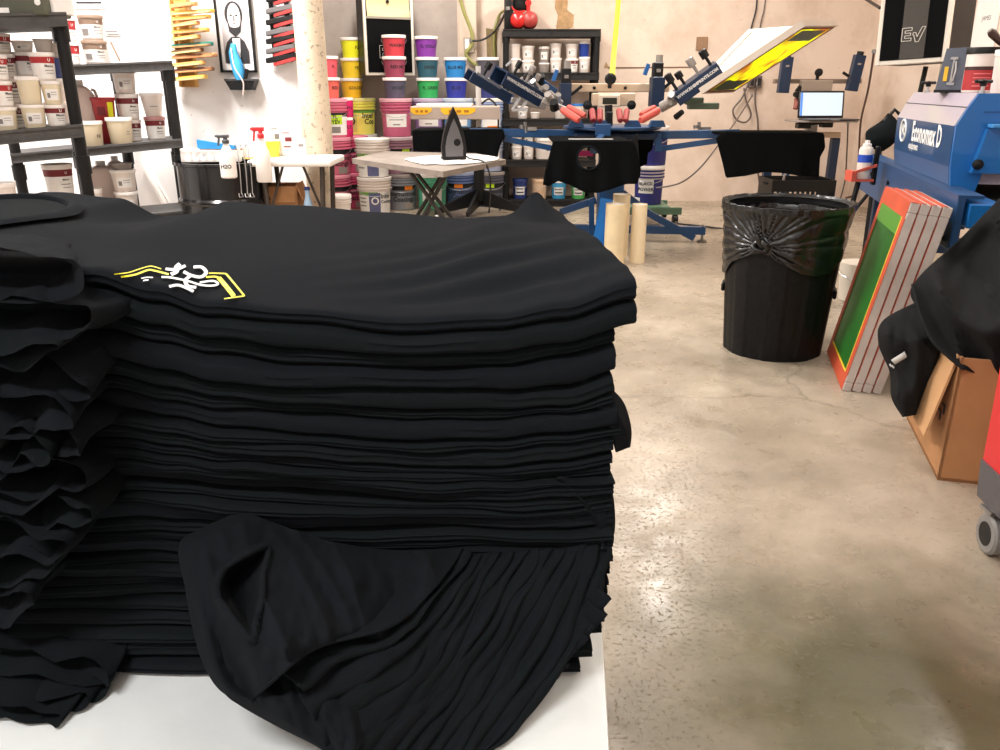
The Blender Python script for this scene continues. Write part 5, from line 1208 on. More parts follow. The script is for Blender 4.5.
# print heads: U channel plus knobs, clamp jaws and links
def head(a, b, h, wid, Yw, txt=None, label=None, knobs=(), mcol=DBLUE):
    """channel from a to b; h = height of its face; wid = depth away from the camera"""
    d = (b-a).normalized(); n = Vector((-d.z, 0, d.x)); n = n if n.z > 0 else -n
    n = (n-d*n.dot(d)).normalized(); y = Vector((0, 1, 0)); y = (y-d*y.dot(d)).normalized()
    T = Matrix(((d.x, y.x, n.x, a.x), (d.y, y.y, n.y, a.y), (d.z, y.z, n.z, a.z), (0, 0, 0, 1)))
    L = (b-a).length; mb = MB()
    mb.box((L/2, 0, 0), (L, 0.012, h), T, bev=0.003).box((L/2, wid, 0), (L, 0.012, h), T).box((L/2, wid/2, h/2-0.006), (L, wid, 0.012), T)
    o = pp(mb, 'print_head', mcol, label)
    if txt:
        fl = -1 if d.x < 0 else 1
        S = T @ Matrix(((fl, 0, 0, L/2), (0, 0, -1, -0.0075), (0, 1, 0, h*0.12), (0, 0, 0, 1)))
        if fl < 0: S = T @ Matrix(((-1, 0, 0, L/2), (0, 0, -1, -0.0075), (0, 1, 0, h*0.12), (0, 0, 0, 1)))
        m2 = MB().text(txt, L/len(txt)*1.45, T=S, bold=0.0015)
        part(m2, 'lettering', C8('lettering grey white', 206, 204, 202, 0.5), o, world=True)
    for (t_, hh, r_) in knobs:
        kb = MB().lathe([(0.011, -0.01), (0.011, hh*0.5), (r_, hh*0.5), (r_*1.05, hh*0.95), (r_*0.8, hh)], T @ TR((L*t_, wid*0.5, h/2)), 16)
        part(kb, 'knob', [GREYCAST, BLACKPL][int(t_*10) % 2] if hh < 0.2 else GREYCAST, o, world=True)
    return o, T, L
pL0, pL1 = A(504.2, 78.2, 6.15), A(542, 100.5, 6.35)
head(pL0, pL1, 0.105, 0.18, 0, 'WWW.RHIMPRINTS.COM', 'dark blue head with web address', [(0.30, 0.11, 0.02), (0.62, 0.13, 0.022), (0.82, 0.10, 0.02)])
pM0, pM1 = A(471, 76, 6.6), A(511, 99.5, 6.7)
head(pM0, pM1, 0.085, 0.2, 0, None, None, [(0.3, 0.12, 0.025), (0.5, 0.10, 0.02), (0.9, 0.1, 0.02)])
pp(MB().bar(A(477, 73, 6.55), A(501, 88, 6.6), 0.02, 0.02), 'slide_rail', STEEL)
pp(MB().prism([(A(508, 104, 6.6).x, A(508, 104, 6.6).z), (A(514, 104, 6.6).x, A(514, 104, 6.6).z), (A(513.5, 93, 6.6).x, A(513.5, 93, 6.6).z)], 6.55, 6.57), 'end_plate', BLUE)
pR0, pR1 = A(676.5, 100.5, 6.0), A(720.5, 68.5, 5.95)
head(pR0, pR1, 0.095, 0.20, 0, 'WWW.RHIMPRINTS.COM', 'dark blue head with web address', [(0.12, 0.13, 0.026), (0.3, 0.10, 0.026), (0.62, 0.13, 0.028), (0.90, 0.12, 0.028)])
# upright rear heads
for u, v0, v1, w_ in ((565, 83, 106, 10.5), (656.5, 77, 106.5, 10.5)):
    a_, b_ = A(u-w_/2, v0, 6.75), A(u+w_/2, v1, 6.75); c = (a_+b_)/2
    o = pp(MB().box(c, (b_.x-a_.x, 0.16, a_.z-b_.z), bev=0.004), 'rear_print_head', DBLUE)
    t_ = A(u+1, v0-7, 6.74)
    part(MB().box(t_, (0.075, 0.10, 0.11), bev=0.006), 'clamp_head', BLACKPL, o, world=True)
    part(MB().box(t_+Vector((0, -0.055, -0.005)), (0.032, 0.006, 0.025)).cyl(t_+Vector((0.01, 0, 0.05)), t_+Vector((0.01, 0, 0.11)), 0.028), 'clamp_knob', GREYCAST, o, world=True)
    part(MB().bar(A(u-12, v0-2, 6.8), A(u-8, v0-13, 6.8), 0.03, 0.04, up=(0, 1, 0)), 'side_lever', BRBLUE, o, world=True)
    part(MB().bar(A(u+6, v0+12, 6.7), A(u+17, v0+3, 6.7), 0.02, 0.022), 'handle_lever', BLACKPL, o, world=True)
# centre rear registration bar, gauge and knob
a_, b_ = A(568, 83.5, 6.85), A(668, 92, 6.85)
o = pp(MB().box((a_+b_)/2, (b_.x-a_.x, 0.09, a_.z-b_.z), bev=0.005), 'registration_bar', BEIGE, 'beige crossbar')
for u in (594, 625): part(MB().cyl(A(u, 88, 6.80), A(u, 88, 6.81)+Vector((0, -0.03, 0)), 0.012), 'bolt', BLACKPL, o, world=True)
a_, b_ = A(592, 93, 6.72), A(634, 106, 6.72); part(MB().box((a_+b_)/2, (b_.x-a_.x, 0.08, a_.z-b_.z), bev=0.006), 'gauge_block', BEIGE, o, world=True)
a_, b_ = A(599, 94.5, 6.66), A(619.5, 107, 6.66); c = (a_+b_)/2
part(MB().box(c, (b_.x-a_.x, 0.06, a_.z-b_.z), bev=0.006), 'gauge_frame', C8('gauge frame beige', 222, 200, 176, 0.4), o, world=True)
part(MB().box(c+Vector((0.0, -0.031, 0)), (0.11, 0.008, 0.048), bev=0.002).box(c+Vector((0, -0.034, 0)), (0.085, 0.006, 0.012)), 'gauge_window', C8('dark olive window', 40, 40, 26, 0.3), o, world=True)
k = A(610, 79, 6.75); part(MB().lathe([(0, 0), (0.036, 0), (0.045, 0.01), (0.045, 0.035), (0.03, 0.045), (0, 0.045)], TR((k.x, k.y, k.z), R(90)), 10).cyl(k+Vector((0, 0, -0.07)), k, 0.016), 'star_knob', BLACKPL, o, world=True)
part(MB().cyl(A(608.5, 105, 6.5), A(609, 125, 6.5), 0.03).box(A(609, 120, 6.45), (0.05, 0.05, 0.12), bev=0.004), 'spring_post', BLACKPL, o, world=True)
for u in (587, 631): part(MB().lathe([(0.0, 0), (0.03, 0.0), (0.035, 0.03), (0, 0.04)], TR(A(u, 105, 6.6), R(90)), 12), 'side_knob', BLACKPL, o, world=True)
# foam-covered handles
for a_, b_, m, r_ in ((A(562, 109.5, 5.95), A(579, 120.5, 5.85), SALMON, 0.026), (A(568, 107, 6.2), A(585, 116, 6.1), SALMON, 0.023), (A(658.5, 110.5, 5.95), A(640.5, 120.5, 5.85), SALMON, 0.026), (A(655, 107.5, 6.2), A(641, 115, 6.1), SALMON, 0.023),
                      (A(592, 110, 6.3), A(593.5, 121, 6.2), SALMOND, 0.024), (A(600, 110, 6.3), A(600, 121, 6.2), SALMOND, 0.022), (A(619, 110, 6.3), A(620.5, 121, 6.2), SALMOND, 0.024), (A(627, 110, 6.3), A(625.5, 121, 6.2), SALMOND, 0.022)):
    n_ = 10; P_ = [a_.lerp(b_, i/n_) for i in range(n_+1)]
    pp(MB().tube(P_, [r_*0.8]+[r_]*(n_-1)+[r_*0.8], 14), 'foam_handle', m, 'salmon foam handle')
# cast arms and off-contact clutter of each tilted head
rn = random.Random(3)
for (u0, v0, u1, v1, Y) in ((542, 100, 566, 110, 6.25), (548, 92, 562, 104, 6.35), (676, 101, 660, 110, 6.05), (681, 92, 668, 100, 6.1), (520, 79, 542, 92, 6.5), (511, 100, 546, 107, 6.5)):
    pp(MB().bar(A(u0, v0, Y), A(u1, v1, Y), 0.05, 0.045, bev=0.008), 'cast_link', GREYCAST)
for (u, v, Y, r_, m) in ((549, 97, 6.2, .03, GREYCAST), (554, 105, 6.15, .035, BLACKPL), (545, 88, 6.3, .026, GREYCAST), (535, 84, 6.4, .024, STEEL), (672, 96, 6.0, .028, STEEL), (666, 104, 6.0, .035, GREYCAST), (679, 114.5, 5.95, .022, BLACKPL), (528, 76, 6.45, .03, DARKPL), (541, 79, 6.45, .028, BLACKPL), (558, 98, 6.3, .024, STEEL)):
    q = A(u, v, Y); ax = Vector((rn.uniform(-.6, .6), -0.7, rn.uniform(0.1, .9))).normalized()
    pp(MB().cyl(q-ax*0.035, q+ax*0.035, r_, r_*0.85, 14), 'adjuster_knob', m)
for (u0, v0, u1, v1, Y, w_) in ((512, 110, 520, 97, 6.4, .022), (520, 110, 528, 99, 6.4, .022), (512, 110, 528, 109.5, 6.42, .02), (524, 88, 531, 80, 6.4, .018), (531, 80, 548, 95, 6.42, .016), (506, 66, 512, 60, 6.5, .016), (690, 92, 700, 84, 6.1, .02)):
    pp(MB().bar(A(u0, v0, Y), A(u1, v1, Y), w_, w_), 'steel_link', STEEL)
pp(MB().bar(A(535, 77, 6.55), A(556, 92, 6.5), 0.03, 0.045), 'blue_slide', BLUE)
# green cast base piece under the right head
pp(MB().box(A(703, 106, 6.2), (0.22, 0.08, 0.045), bev=0.006).box(A(694, 101, 6.2), (0.13, 0.06, 0.05), bev=0.006), 'green_casting', C8('casting green', 88, 104, 84, 0.45))
# screens clamped in the right heads
def screen_lift(label, P, th, name='printing_screen', mesh_m=None, barw=0.038, inner=None):
    """P: underside corners near-low, near-high, far-high, far-low"""
    u = (P[1]-P[0]).normalized(); w = (P[3]-P[0]).normalized(); n = u.cross(w); n = n if n.z > 0 else -n; n.normalize()
    t = thing(name, label, 'screen frame', (P[0].x, P[0].y, P[0].z), 0)
    mb = MB(); c4 = [0, 1, 2, 3]
    ins = []
    for i in c4:
        a, b, c = P[i], P[(i+1) % 4], P[(i-1) % 4]; ins.append(a+(b-a).normalized()*barw+(c-a).normalized()*barw)
    vs = [*P, *ins, *[p+n*th for p in P], *[p+n*th for p in ins]]
    fs = []
    for i in c4:
        j = (i+1) % 4; fs += [(i, j, 4+j, 4+i), (8+i, 12+i, 12+j, 8+j), (i, 8+i, 8+j, j), (4+i, 4+j, 12+j, 12+i)]
    mb.add(vs, fs); part(mb, 'frame', C8('frame aluminium', 196, 182, 168, 0.45), t, world=True)
    mb = MB(); k = [p+n*0.004 for p in ins]; mb.grid(lambda a, b: k[0].lerp(k[1], a).lerp(k[3].lerp(k[2], a), b), 20, 12)
    part(mb, 'mesh_fabric', mesh_m, t, world=True)
    mb = MB()
    for i in c4:
        j = (i+1) % 4; mb.bar(ins[i].lerp(P[i], .25)-n*0.001, ins[j].lerp(P[j], .25)-n*0.001, 0.016, 0.002, up=n)
    part(mb, 'tape_border', C8('tape brown', 122, 62, 30, 0.6), t, 'brown tape round the mesh', world=True)
    return t, ins, n
def yellowmesh():
    m = mat('yellow-green emulsion', s2l(224, 232, 20), 0.35); nt = m.node_tree; N = nt.nodes; L = nt.links; b = N['Principled BSDF']
    tc = N.new('ShaderNodeTexCoord'); n = N.new('ShaderNodeTexNoise'); n.inputs['Scale'].default_value = 4.5; n.inputs['Detail'].default_value = 2; L.new(tc.outputs['Object'], n.inputs['Vector'])
    r = N.new('ShaderNodeValToRGB'); e = r.color_ramp.elements; e[0].position = 0.36; e[0].color = (*s2l(150, 84, 24), 1); e[1].position = 0.52; e[1].color = (*s2l(206, 222, 10), 1)
    L.new(n.outputs['Fac'], r.inputs['Fac']); L.new(r.outputs['Color'], b.inputs['Base Color'])
    tl = N.new('ShaderNodeBsdfTranslucent'); L.new(r.outputs['Color'], tl.inputs['Color']); mx = N.new('ShaderNodeMixShader'); mx.inputs[0].default_value = 0.75
    L.new(b.outputs[0], mx.inputs[1]); L.new(tl.outputs[0], mx.inputs[2]); L.new(mx.outputs[0], N['Material Output'].inputs['Surface'])
    return m
SN = [A(702, 94, 5.85), A(805, 26, 5.85), A(838, 25.5, 6.38), A(733, 92.5, 6.38)]
t_, ins, n_ = screen_lift('raised printing screen with yellow-green mesh clamped in the right head', SN, 0.045, mesh_m=yellowmesh())
DGM = C8('dark green emulsion', 34, 66, 30, 0.4)
for (a0, a1, nm) in ((0.0, 0.16, 'green emulsion patch at the low end'), (0.80, 0.97, 'green emulsion patch at the high end')):
    mb = MB()
    def GP(p, q, a0=a0, a1=a1):
        a = lerp(a0, a1, p)+0.02*nz(q*4, a0*9); bb_ = 0.10+0.8*q
        return ins[0].lerp(ins[1], a).lerp(ins[3].lerp(ins[2], a), bb_)+n_*0.0015
    mb.grid(GP, 8, 10); part(mb, 'emulsion_patch', DGM, t_, nm, world=True)
SW = [A(700, 82, 6.40), A(742, 82, 6.40), A(795, 29.5, 7.25), A(748, 33, 7.25)]
t_, _, _ = screen_lift('white-taped printing screen standing behind the yellow-green one', SW, 0.03, mesh_m=PAPER, barw=0.03)
for o in t_.children: recolor(o, PAPER)

# ---- black T-shirts pulled over the platens
PRESSCOTTON = cotton('deep black cotton', (0.0045, 0.0048, 0.0052))
def tshirt_platen(label, Y0, dep, utop, vtop, outline, hole=None, seed=1.0, side=None):
    """platen board with a shirt pulled over: flat top plus hanging front with folds"""
    z = at(600, vtop, Y0).z; xa, xb = xat(utop[0], Y0, z), xat(utop[1], Y0, z)
    t = thing('t_shirt', label, 'T-shirt', ((xa+xb)/2, Y0, z-0.35), 0, 'black T-shirts on the press')
    part(MB().box(((xa+xb)/2, Y0+dep/2, z-0.004), (xb-xa, dep, 0.016), bev=0.007, seg=2), 'top_panel', PRESSCOTTON, t, world=True)
    # hanging panel: polar grid from a centre (or the neck opening) to the outline
    n = 96
    O = []
    L = sum(math.dist(outline[i], outline[(i+1) % len(outline)]) for i in range(len(outline))); 
    def along_outline(s):
        d = s*L
        for i in range(len(outline)):
            a, b = outline[i], outline[(i+1) % len(outline)]; l = math.dist(a, b)
            if d <= l: return (lerp(a[0], b[0], d/l), lerp(a[1], b[1], d/l))
            d -= l
        return outline[0]
    cu = sum(p[0] for p in outline)/len(outline); cv = sum(p[1] for p in outline)/len(outline)
    if hole: cu, cv = hole[0], hole[1]
    def F(s, q):
        ou, ov = along_outline(s % 1.0)
        a = math.atan2(ov-cv, ou-cu)
        if hole: iu, iv = cu+hole[2]*math.cos(a), cv+hole[3]*math.sin(a)
        else: iu, iv = cu, cv
        u, v = lerp(iu, ou, q), lerp(iv, ov, q)
        f = min(1, max(0, (v-vtop)/45))
        Y = Y0-0.012-0.05*f*(0.6+0.8*nz(u*0.07+seed, v*0.012, seed))-0.016*f*math.sin(u*0.28+seed)
        return at(u, v, Y)
    mb = MB().grid(F, n, 14, wrapu=True)
    if not hole: pass
    o = part(mb, 'hanging_front', PRESSCOTTON, t, ang=70, world=True); solid(o, 0.006)
    if hole:
        mb = MB().tube([F(i/60, 0.02)+Vector((0, -0.003, 0)) for i in range(60)], 0.007, 8, closed=True); part(mb, 'neckband', COTTON2, t, world=True)
    if side:
        for (p0, p1, p2, p3, Ya, Yb) in side:
            def G(a, b):
                u = lerp(lerp(p0[0], p1[0], a), lerp(p3[0], p2[0], a), b); v = lerp(lerp(p0[1], p1[1], a), lerp(p3[1], p2[1], a), b)
                return at(u, v, lerp(Ya, Yb, a)+0.02*nz(u*.1, v*.05, seed)*b)
            o = part(MB().grid(G, 12, 12), 'sleeve', PRESSCOTTON, t, world=True); solid(o, 0.006)
    return t, z
ts, zp = tshirt_platen('black T-shirt over the front press platen, neck opening hanging open', 5.55, 0.62, (553, 633), 141.5,
    [(553, 141), (580, 141.5), (606, 141.5), (633, 141), (637, 150), (641, 170), (637, 184), (626, 184), (612, 189), (598, 193), (584, 192), (570, 185), (558, 181), (549, 186), (543, 185), (545, 172), (550, 152)], hole=(588.5, 158, 10.8, 11.5), seed=1.3,
    side=[((632, 141), (637, 133), (640, 176), (635, 183), 5.56, 6.0)])
pm = MB().box((xat(591, 5.7, zp), 5.72, zp+0.006), (0.30, 0.05, 0.002)); part(pm, 'neck_label_print', C8('pale print', 210, 206, 202, 0.6), ts, 'pale printed strip on the top', world=True)
# coloured lining seen through the neck: inside back of the shirt
mb = MB().box(at(586, 153.5, 5.72), (0.10, 0.004, 0.035)); part(mb, 'inner_tag', C8('pink tag', 236, 60, 140, 0.6), ts, 'pink tag inside the neck', world=True)
tshirt_platen('black T-shirt over the right press platen, hanging to one side', 5.95, 0.42, (722, 824), 133.5,
    [(716, 138), (724, 132), (760, 132.5), (800, 132.5), (824, 133), (825, 147), (824, 150), (820, 157), (819, 177), (800, 176), (782, 173), (764, 172), (745, 176), (726, 178), (723, 165)], seed=4.2)
tshirt_platen('black T-shirt over the left press platen behind the iron', 6.15, 0.45, (413, 503), 130.5,
    [(412, 131), (440, 129.5), (470, 129.5), (503, 129), (505, 136), (500, 146), (497, 160), (480, 163), (455, 162), (430, 163), (414, 160)], seed=7.7)
tshirt_platen('black T-shirt over the platen behind the column, showing right of the front one', 6.75, 0.4, (630, 654), 139.5,
    [(630, 138), (642, 138), (654, 138.5), (652, 150), (648, 152), (647, 164), (638, 168), (634, 184), (630, 184)], seed=9.1)

# ================================================================ TUBES, DOLLY AND BUCKETS UNDER THE PRESS
KRAFT = C8('cream card tube', 226, 204, 164, 0.65, vary=0.12, vscale=8); KRAFTP = C8('pale card tube', 234, 214, 178, 0.65)
for u, vt, vb, wpx, lab, m, dy in ((616.5, 205, 266, 21, 'thick cream tube standing left of the slimmer one by the press', KRAFT, 0), (639.5, 205, 264.5, 15, 'slim cream tube standing rightmost by the press', KRAFTP, 0.02), (621.5, 195, 262, 17, 'tallest cream tube, behind the thick one', KRAFTP, 0.17)):
    p = onz(u, vb, 0); p.y += dy; s = FPX/(p.y*CP+CAMH*SP); p.x = xat(u, p.y, 0.2)
    h_ = at(u, vt, p.y).z; r_ = wpx/s/2
    t = thing('cardboard_tube', lab, 'tube', (p.x, p.y+r_, 0), 0, 'cream tubes beside the press')
    part(MB().lathe([(r_, 0), (r_, h_), (r_*0.86, h_), (r_*0.86, 0.02), (0, 0.02)], seg=28, cap=False), 'tube_wall', m, t)
    part(MB().lathe([(0, h_-0.03), (r_*0.855, h_-0.03), (r_*0.855, h_-0.004), (r_*0.6, h_-0.002), (0, h_-0.002)], seg=28), 'end_plug', LIDW, t)
GDOLLY = C8('dolly green', 86, 116, 92, 0.5)
gx0, gx1 = xat(631, 7.45, .15), xat(676, 7.45, .15)
t = thing('wheeled_dolly', 'low green dolly on black casters under the navy buckets', 'dolly', ((gx0+gx1)/2, 7.5, 0), 0)
zd = 0.16
for y_ in (7.22, 7.72): part(MB().bar((gx0-0.1, y_, zd-0.03), (gx1 if y_ < 7.5 else gx1-0.03, y_, zd-0.03), 0.05, 0.06), 'side_rail', GDOLLY, t, world=True)
part(MB().box(((gx0+gx1)/2-0.07, 7.47, zd-0.005), (gx1-gx0-0.05, 0.5, 0.02)), 'deck', GDOLLY, t, world=True)
for x_ in (gx0, gx1-0.05):
    for y_ in (7.22, 7.72):
        w_ = part(MB().cyl((x_-0.02, y_, 0.05), (x_+0.02, y_, 0.05), 0.048, seg=18), 'caster_wheel', BLACKPL, t, world=True)
        part(MB().cyl((x_-0.024, y_, 0.05), (x_+0.024, y_, 0.05), 0.018, seg=12), 'hub', DULLSTEEL, w_, world=True)
NVB = C8('navy bucket', 44, 44, 118, 0.45)
bp_ = Vector((xat(648.5, 7.45, 0.3), 7.45, zd+0.006))
tub('ink_bucket', 'navy bucket with white label and white lid on the green dolly', 'bucket', bp_, 0.128, 0.34, NVB, LIDW, [('r', -0.8, 0.35, 0.30, 0.66, PAPER), ('r', -3.14, 3.14, 0.66, 0.99, LIDW), ('t', 'BLACK', 0.042, -0.22, 0.55, INK), ('t', 'POWER', 0.042, -0.22, 0.40, INK), ('r', -1.2, -0.6, 0.06, 0.18, PAPER)], taper=0.93, rings=True, handle=0.08, group='buckets on the dolly')
tub('ink_bucket', 'navy bucket stacked on the white lid under the press arm', 'bucket', bp_+Vector((0.02, 0.02, 0.342)), 0.128, 0.33, NVB, LIDW, (), taper=0.93, rings=True, handle=0.08, group='buckets on the dolly')

# ================================================================ SECOND PRESS WITH LAPTOP
Y2 = 7.95
sx2 = xat(830, Y2, 0.4)
s2 = thing('screen_printing_press', 'small second press with two blue heads behind the laptop', 'printing press', (sx2, Y2+0.2, 0), 0)
def p2(mb, name, m, parent=None, label=None): return part(mb, name, m, parent or s2, label, world=True)
ztop2 = at(830, 138, Y2+.1).z
for u in (767, 831): 
    x_ = xat(u, Y2+0.1, 0.4); p2(MB().box((x_, Y2+0.1, ztop2/2), (0.075, 0.075, ztop2), bev=0.005), 'upright_post', DBLUE)
xm = xat(786, Y2+.1, .4); p2(MB().box((xm, Y2+0.1, 0.35), (0.06, 0.06, 0.7), bev=0.004), 'middle_post', BLUE)
xa_, xb_ = xat(764, Y2+.1, ztop2), xat(839, Y2+.1, ztop2)
p2(MB().box(((xa_+xb_)/2, Y2+0.1, ztop2+0.03), (xb_-xa_, 0.09, 0.05), bev=0.004), 'top_rail', BEIGE, None, 'beige top rail')
p2(MB().bar((xa_, Y2+.1, 0.10), (xb_, Y2+.1, 0.10), 0.05, 0.06), 'bottom_rail', DBLUE)
xk = xat(817, Y2+.25, 1.1); p2(MB().box((xk, Y2+0.3, (ztop2+1.15)/2), (0.10, 0.08, 1.15-ztop2), bev=0.005), 'head_column', GREYCAST)
a_, b_ = A(774, 79, Y2+.2), A(860, 83.5, Y2+.2)
cb = p2(MB().box((a_+b_)/2, (b_.x-a_.x, 0.07, a_.z-b_.z), bev=0.004), 'crossbar', C8('crossbar grey beige', 128, 110, 96, 0.45))
a_, b_ = A(801, 80, Y2+.12), A(830, 92, Y2+.12)
p2(MB().box((a_+b_)/2, (b_.x-a_.x, 0.09, a_.z-b_.z), bev=0.006), 'head_block', C8('head block grey', 150, 134, 120, 0.45))
k = A(818, 72.5, Y2+.12); p2(MB().lathe([(0, 0), (0.03, 0), (0.036, 0.01), (0.036, 0.03), (0, 0.036)], TR(k, R(90)), 12).cyl(k+Vector((0, 0, -0.07)), k, 0.016), 'star_knob', BLACKPL)
for ua, va, ub, vb in ((787.5, 57, 782.5, 93), (860, 55, 851, 91)):
    a_, b_ = A(ua, va, Y2+.08), A(ub, vb, Y2+.08)
    h_ = p2(MB().bar(a_, b_, 0.10, 0.07, up=(0, 1, 0), bev=0.004), 'print_head', DBLUE)
    part(MB().cyl(a_, a_+(a_-b_).normalized()*0.03, 0.03), 'clamp_knob', BLACKPL, h_, world=True)
    m_ = a_.lerp(b_, 0.25); part(MB().box(m_+Vector((0, -0.04, 0)), (0.03, 0.006, 0.016)), 'name_tag', GREYLID, h_, world=True)
p2(MB().bar(A(843, 72.5, Y2+.05), A(849, 76.5, Y2+.05), 0.02, 0.022), 'lever', BLACKPL)
p2(MB().bar(A(801, 86.5, Y2+.1), A(797, 92, Y2+.1), 0.04, 0.04).cyl(A(795.5, 94.5, Y2+.08), A(795.5, 94.5, Y2+.08)+Vector((0, -0.05, 0)), 0.026), 'side_knob', BLACKPL)
p2(MB().tube([A(796.5, 98, Y2+.08), A(797, 104, Y2+.06), A(795, 109, Y2+.05)], [0.02, 0.028, 0.022], 12), 'foam_handle', C8('dark salmon grip', 142, 78, 66, 0.6))
zl = A(823, 120.5, Y2-.12).z
xl0, xl1 = xat(796, Y2-.12, zl), xat(855, Y2-.12, zl)
p2(MB().box(((xl0+xl1)/2, Y2+0.0, zl-0.008), (xl1-xl0, 0.40, 0.014), bev=0.003), 'laptop_tray', GREYLID)
p2(MB().bar(A(800, 124, Y2+.0), A(830, 122, Y2+.15), 0.05, 0.03).box(A(803, 125.5, Y2-.05), (0.12, 0.10, 0.05), bev=0.006).box(A(826, 124.5, Y2-.05), (0.10, 0.10, 0.05), bev=0.006), 'tray_bracket', BLACKPL)
# laptop
lw = xat(847.5, Y2-.1, zl)-xat(800, Y2-.1, zl)
t = thing('laptop', 'open laptop with a bright white screen on the second press', 'laptop', (xat(824.5, Y2-.08, zl), Y2-0.08, zl+0.001), R(4))
part(MB().box((0.03, -0.02, 0.008), (lw*1.06, 0.26, 0.014), bev=0.004, seg=2), 'keyboard_base', C8('laptop grey', 60, 60, 64, 0.3), t)
part(MB().box((0.03, -0.151, 0.008), (0.08, 0.004, 0.006)), 'latch_notch', STEEL, t)
hl = (A(823, 91.0, Y2).z-A(823, 118.5, Y2).z)
lid = part(MB().box((0, 0.115, hl/2+0.015), (lw, 0.010, hl), rx=R(-8), bev=0.004, seg=2), 'screen_lid', C8('laptop black', 16, 18, 24, 0.3), t)
scr = mat('lit laptop screen', (0.02, 0.03, 0.05), 0.2, emit=(0.86, 0.94, 1.0), estr=0.56)
part(MB().box((0, 0.108, hl/2+0.018), (lw*0.92, 0.003, hl*0.84), rx=R(-8)), 'lit_screen', scr, lid)
mb = MB(); 
for i in range(7): mb.box((-lw*.4+i*lw*.055, 0.129-0.0015*0, hl*0.12+0.015), (lw*.035, 0.003, lw*.03), rx=R(-8))
mb = MB(); mb.box((0, 0.1045, hl*0.885+0.016-0.0), (lw*0.92, 0.0015, hl*0.04), rx=R(-8))
part(MB().box((-lw*0.435, 0.1058, hl/2+0.018), (lw*0.045, 0.0015, hl*0.84), rx=R(-8)), 'side_dock', mat('screen dock blue', (0.02, 0.06, 0.2), 0.3, emit=(0.06, 0.2, 0.6), estr=0.8), lid, 'blue strip down the screen edge')
# black crate and gear under it
cx0, cx1 = xat(766, 7.6, .3), xat(826, 7.6, .3); zc1 = at(800, 178, 7.6).z
t = thing('storage_crate', 'black slotted crate with gear behind the bagged bin', 'crate', ((cx0+cx1)/2, 7.6, 0), 0)
w_ = cx1-cx0; mb = MB(); h_ = zc1
for s_ in (-1, 1): mb.box((s_*w_/2, 0, h_/2), (0.02, 0.4, h_)).box((0, s_*0.2, h_-0.05), (w_, 0.02, 0.1)).box((0, s_*0.2, 0.06), (w_, 0.02, 0.12))
for i in range(13): mb.box((-w_/2+w_*i/12, -0.2, h_/2), (0.015, 0.016, h_)).box((-w_/2+w_*i/12, 0.2, h_/2), (0.015, 0.016, h_))
mb.box((0, 0, 0.012), (w_, 0.4, 0.02)); part(mb, 'crate_walls', BLACKPL, t)
for i, s_ in enumerate((-1, 1)): part(MB().tube([(s_*(w_/2+0.012), -0.06, h_-0.04), (s_*(w_/2+0.03), -0.03, h_-0.05), (s_*(w_/2+0.03), 0.03, h_-0.05), (s_*(w_/2+0.012), 0.06, h_-0.04)], 0.008, 7), 'crate_handle', DARKPL, t)
cable('pale hose arching out of the black crate', [(786, 192, 7.5), (783.5, 182, 7.5), (785, 175, 7.5), (789, 171, 7.5)], 0.012, GREYLID, 'hose')
# ================================================================ TRASH BIN WITH BAG
pb = Vector((1.275, 3.63, 0)); hb_ = 0.675; rt_, rb_ = 0.272, 0.215
t = thing('trash_bin', 'large round black trash bin lined with a knotted black bag', 'trash bin', pb, face_cam(pb))
BIN = M('scuffed bin plastic', (0.006, 0.006, 0.0065), 0.5, vary=0.5, vscale=40, bump=0.15, bscale=60, spec=0.2)
def binr(z): return lerp(rb_, rt_-0.012, z/hb_)
mb = MB()
mb.grid(lambda a, z: Vector((math.cos(a*6.2832)*(binr(z*hb_)+0.004*(1 if (int(a*18) % 2) else 0)), math.sin(a*6.2832)*(binr(z*hb_)+0.004*(1 if (int(a*18) % 2) else 0)), z*hb_)), 144, 12, wrapu=True)
mb.lathe([(0, 0.004), (rb_*0.97, 0.004), (rb_*0.985, 0.0), (rb_, 0.02)], seg=48, cap=False)
part(mb, 'bin_body', BIN, t, ang=25)
part(MB().lathe([(rt_-0.02, hb_-0.03), (rt_, hb_-0.03), (rt_+0.004, hb_-0.01), (rt_-0.004, hb_), (rt_-0.02, hb_-0.004)], seg=48, cap=False), 'bin_rim', BIN, t)
for s_ in (-1, 1): part(MB().box((s_*(rt_-0.03), 0, hb_*0.42), (0.016, 0.09, 0.04), bev=0.006), 'grip', BIN, t)
BAG = M('black bag film', (0.006, 0.006, 0.0065), 0.27, spec=0.6, bump=0.35, bscale=26)
KA = R(-90-18); KZ = hb_-0.155            # the knot, a little left of the front
def bag(a, q):
    ang = a*2*math.pi
    da = (ang-KA+math.pi) % (2*math.pi)-math.pi
    # how far the bag hangs outside
    hang = 0.20+0.05*math.cos(da)+0.10*math.exp(-((da+1.05)/0.35)**2)+0.06*math.exp(-((da-1.1)/0.6)**2)-0.055*math.exp(-(da/0.38)**2)
    z = hb_+0.006-q*hang
    # creases converge on the knot
    kx = da*0.25; kz = z-KZ; th = math.atan2(kz, kx); rr = math.hypot(kx, kz)
    cre = abs(math.sin(th*15+2.2*nz(th*2.5, rr*3)))**0.6
    amp = 0.012*min(1, rr/0.05)*math.exp(-rr*2.4)+0.002
    r = max(binr(z)+0.008, rt_+0.006-0.05*q if abs(da) < 9 else 0)+amp*cre+0.006*nz(ang*5, z*10, 3)
    if q < 0.12: r = rt_+0.010+0.006*nz(ang*9, 1)
    r += 0.03*math.exp(-(rr/0.03)**2)
    return Vector((r*math.cos(ang), r*math.sin(ang), z+0.004*nz(ang*7, q*2)))
mb = MB().grid(bag, 380, 56, wrapu=True)
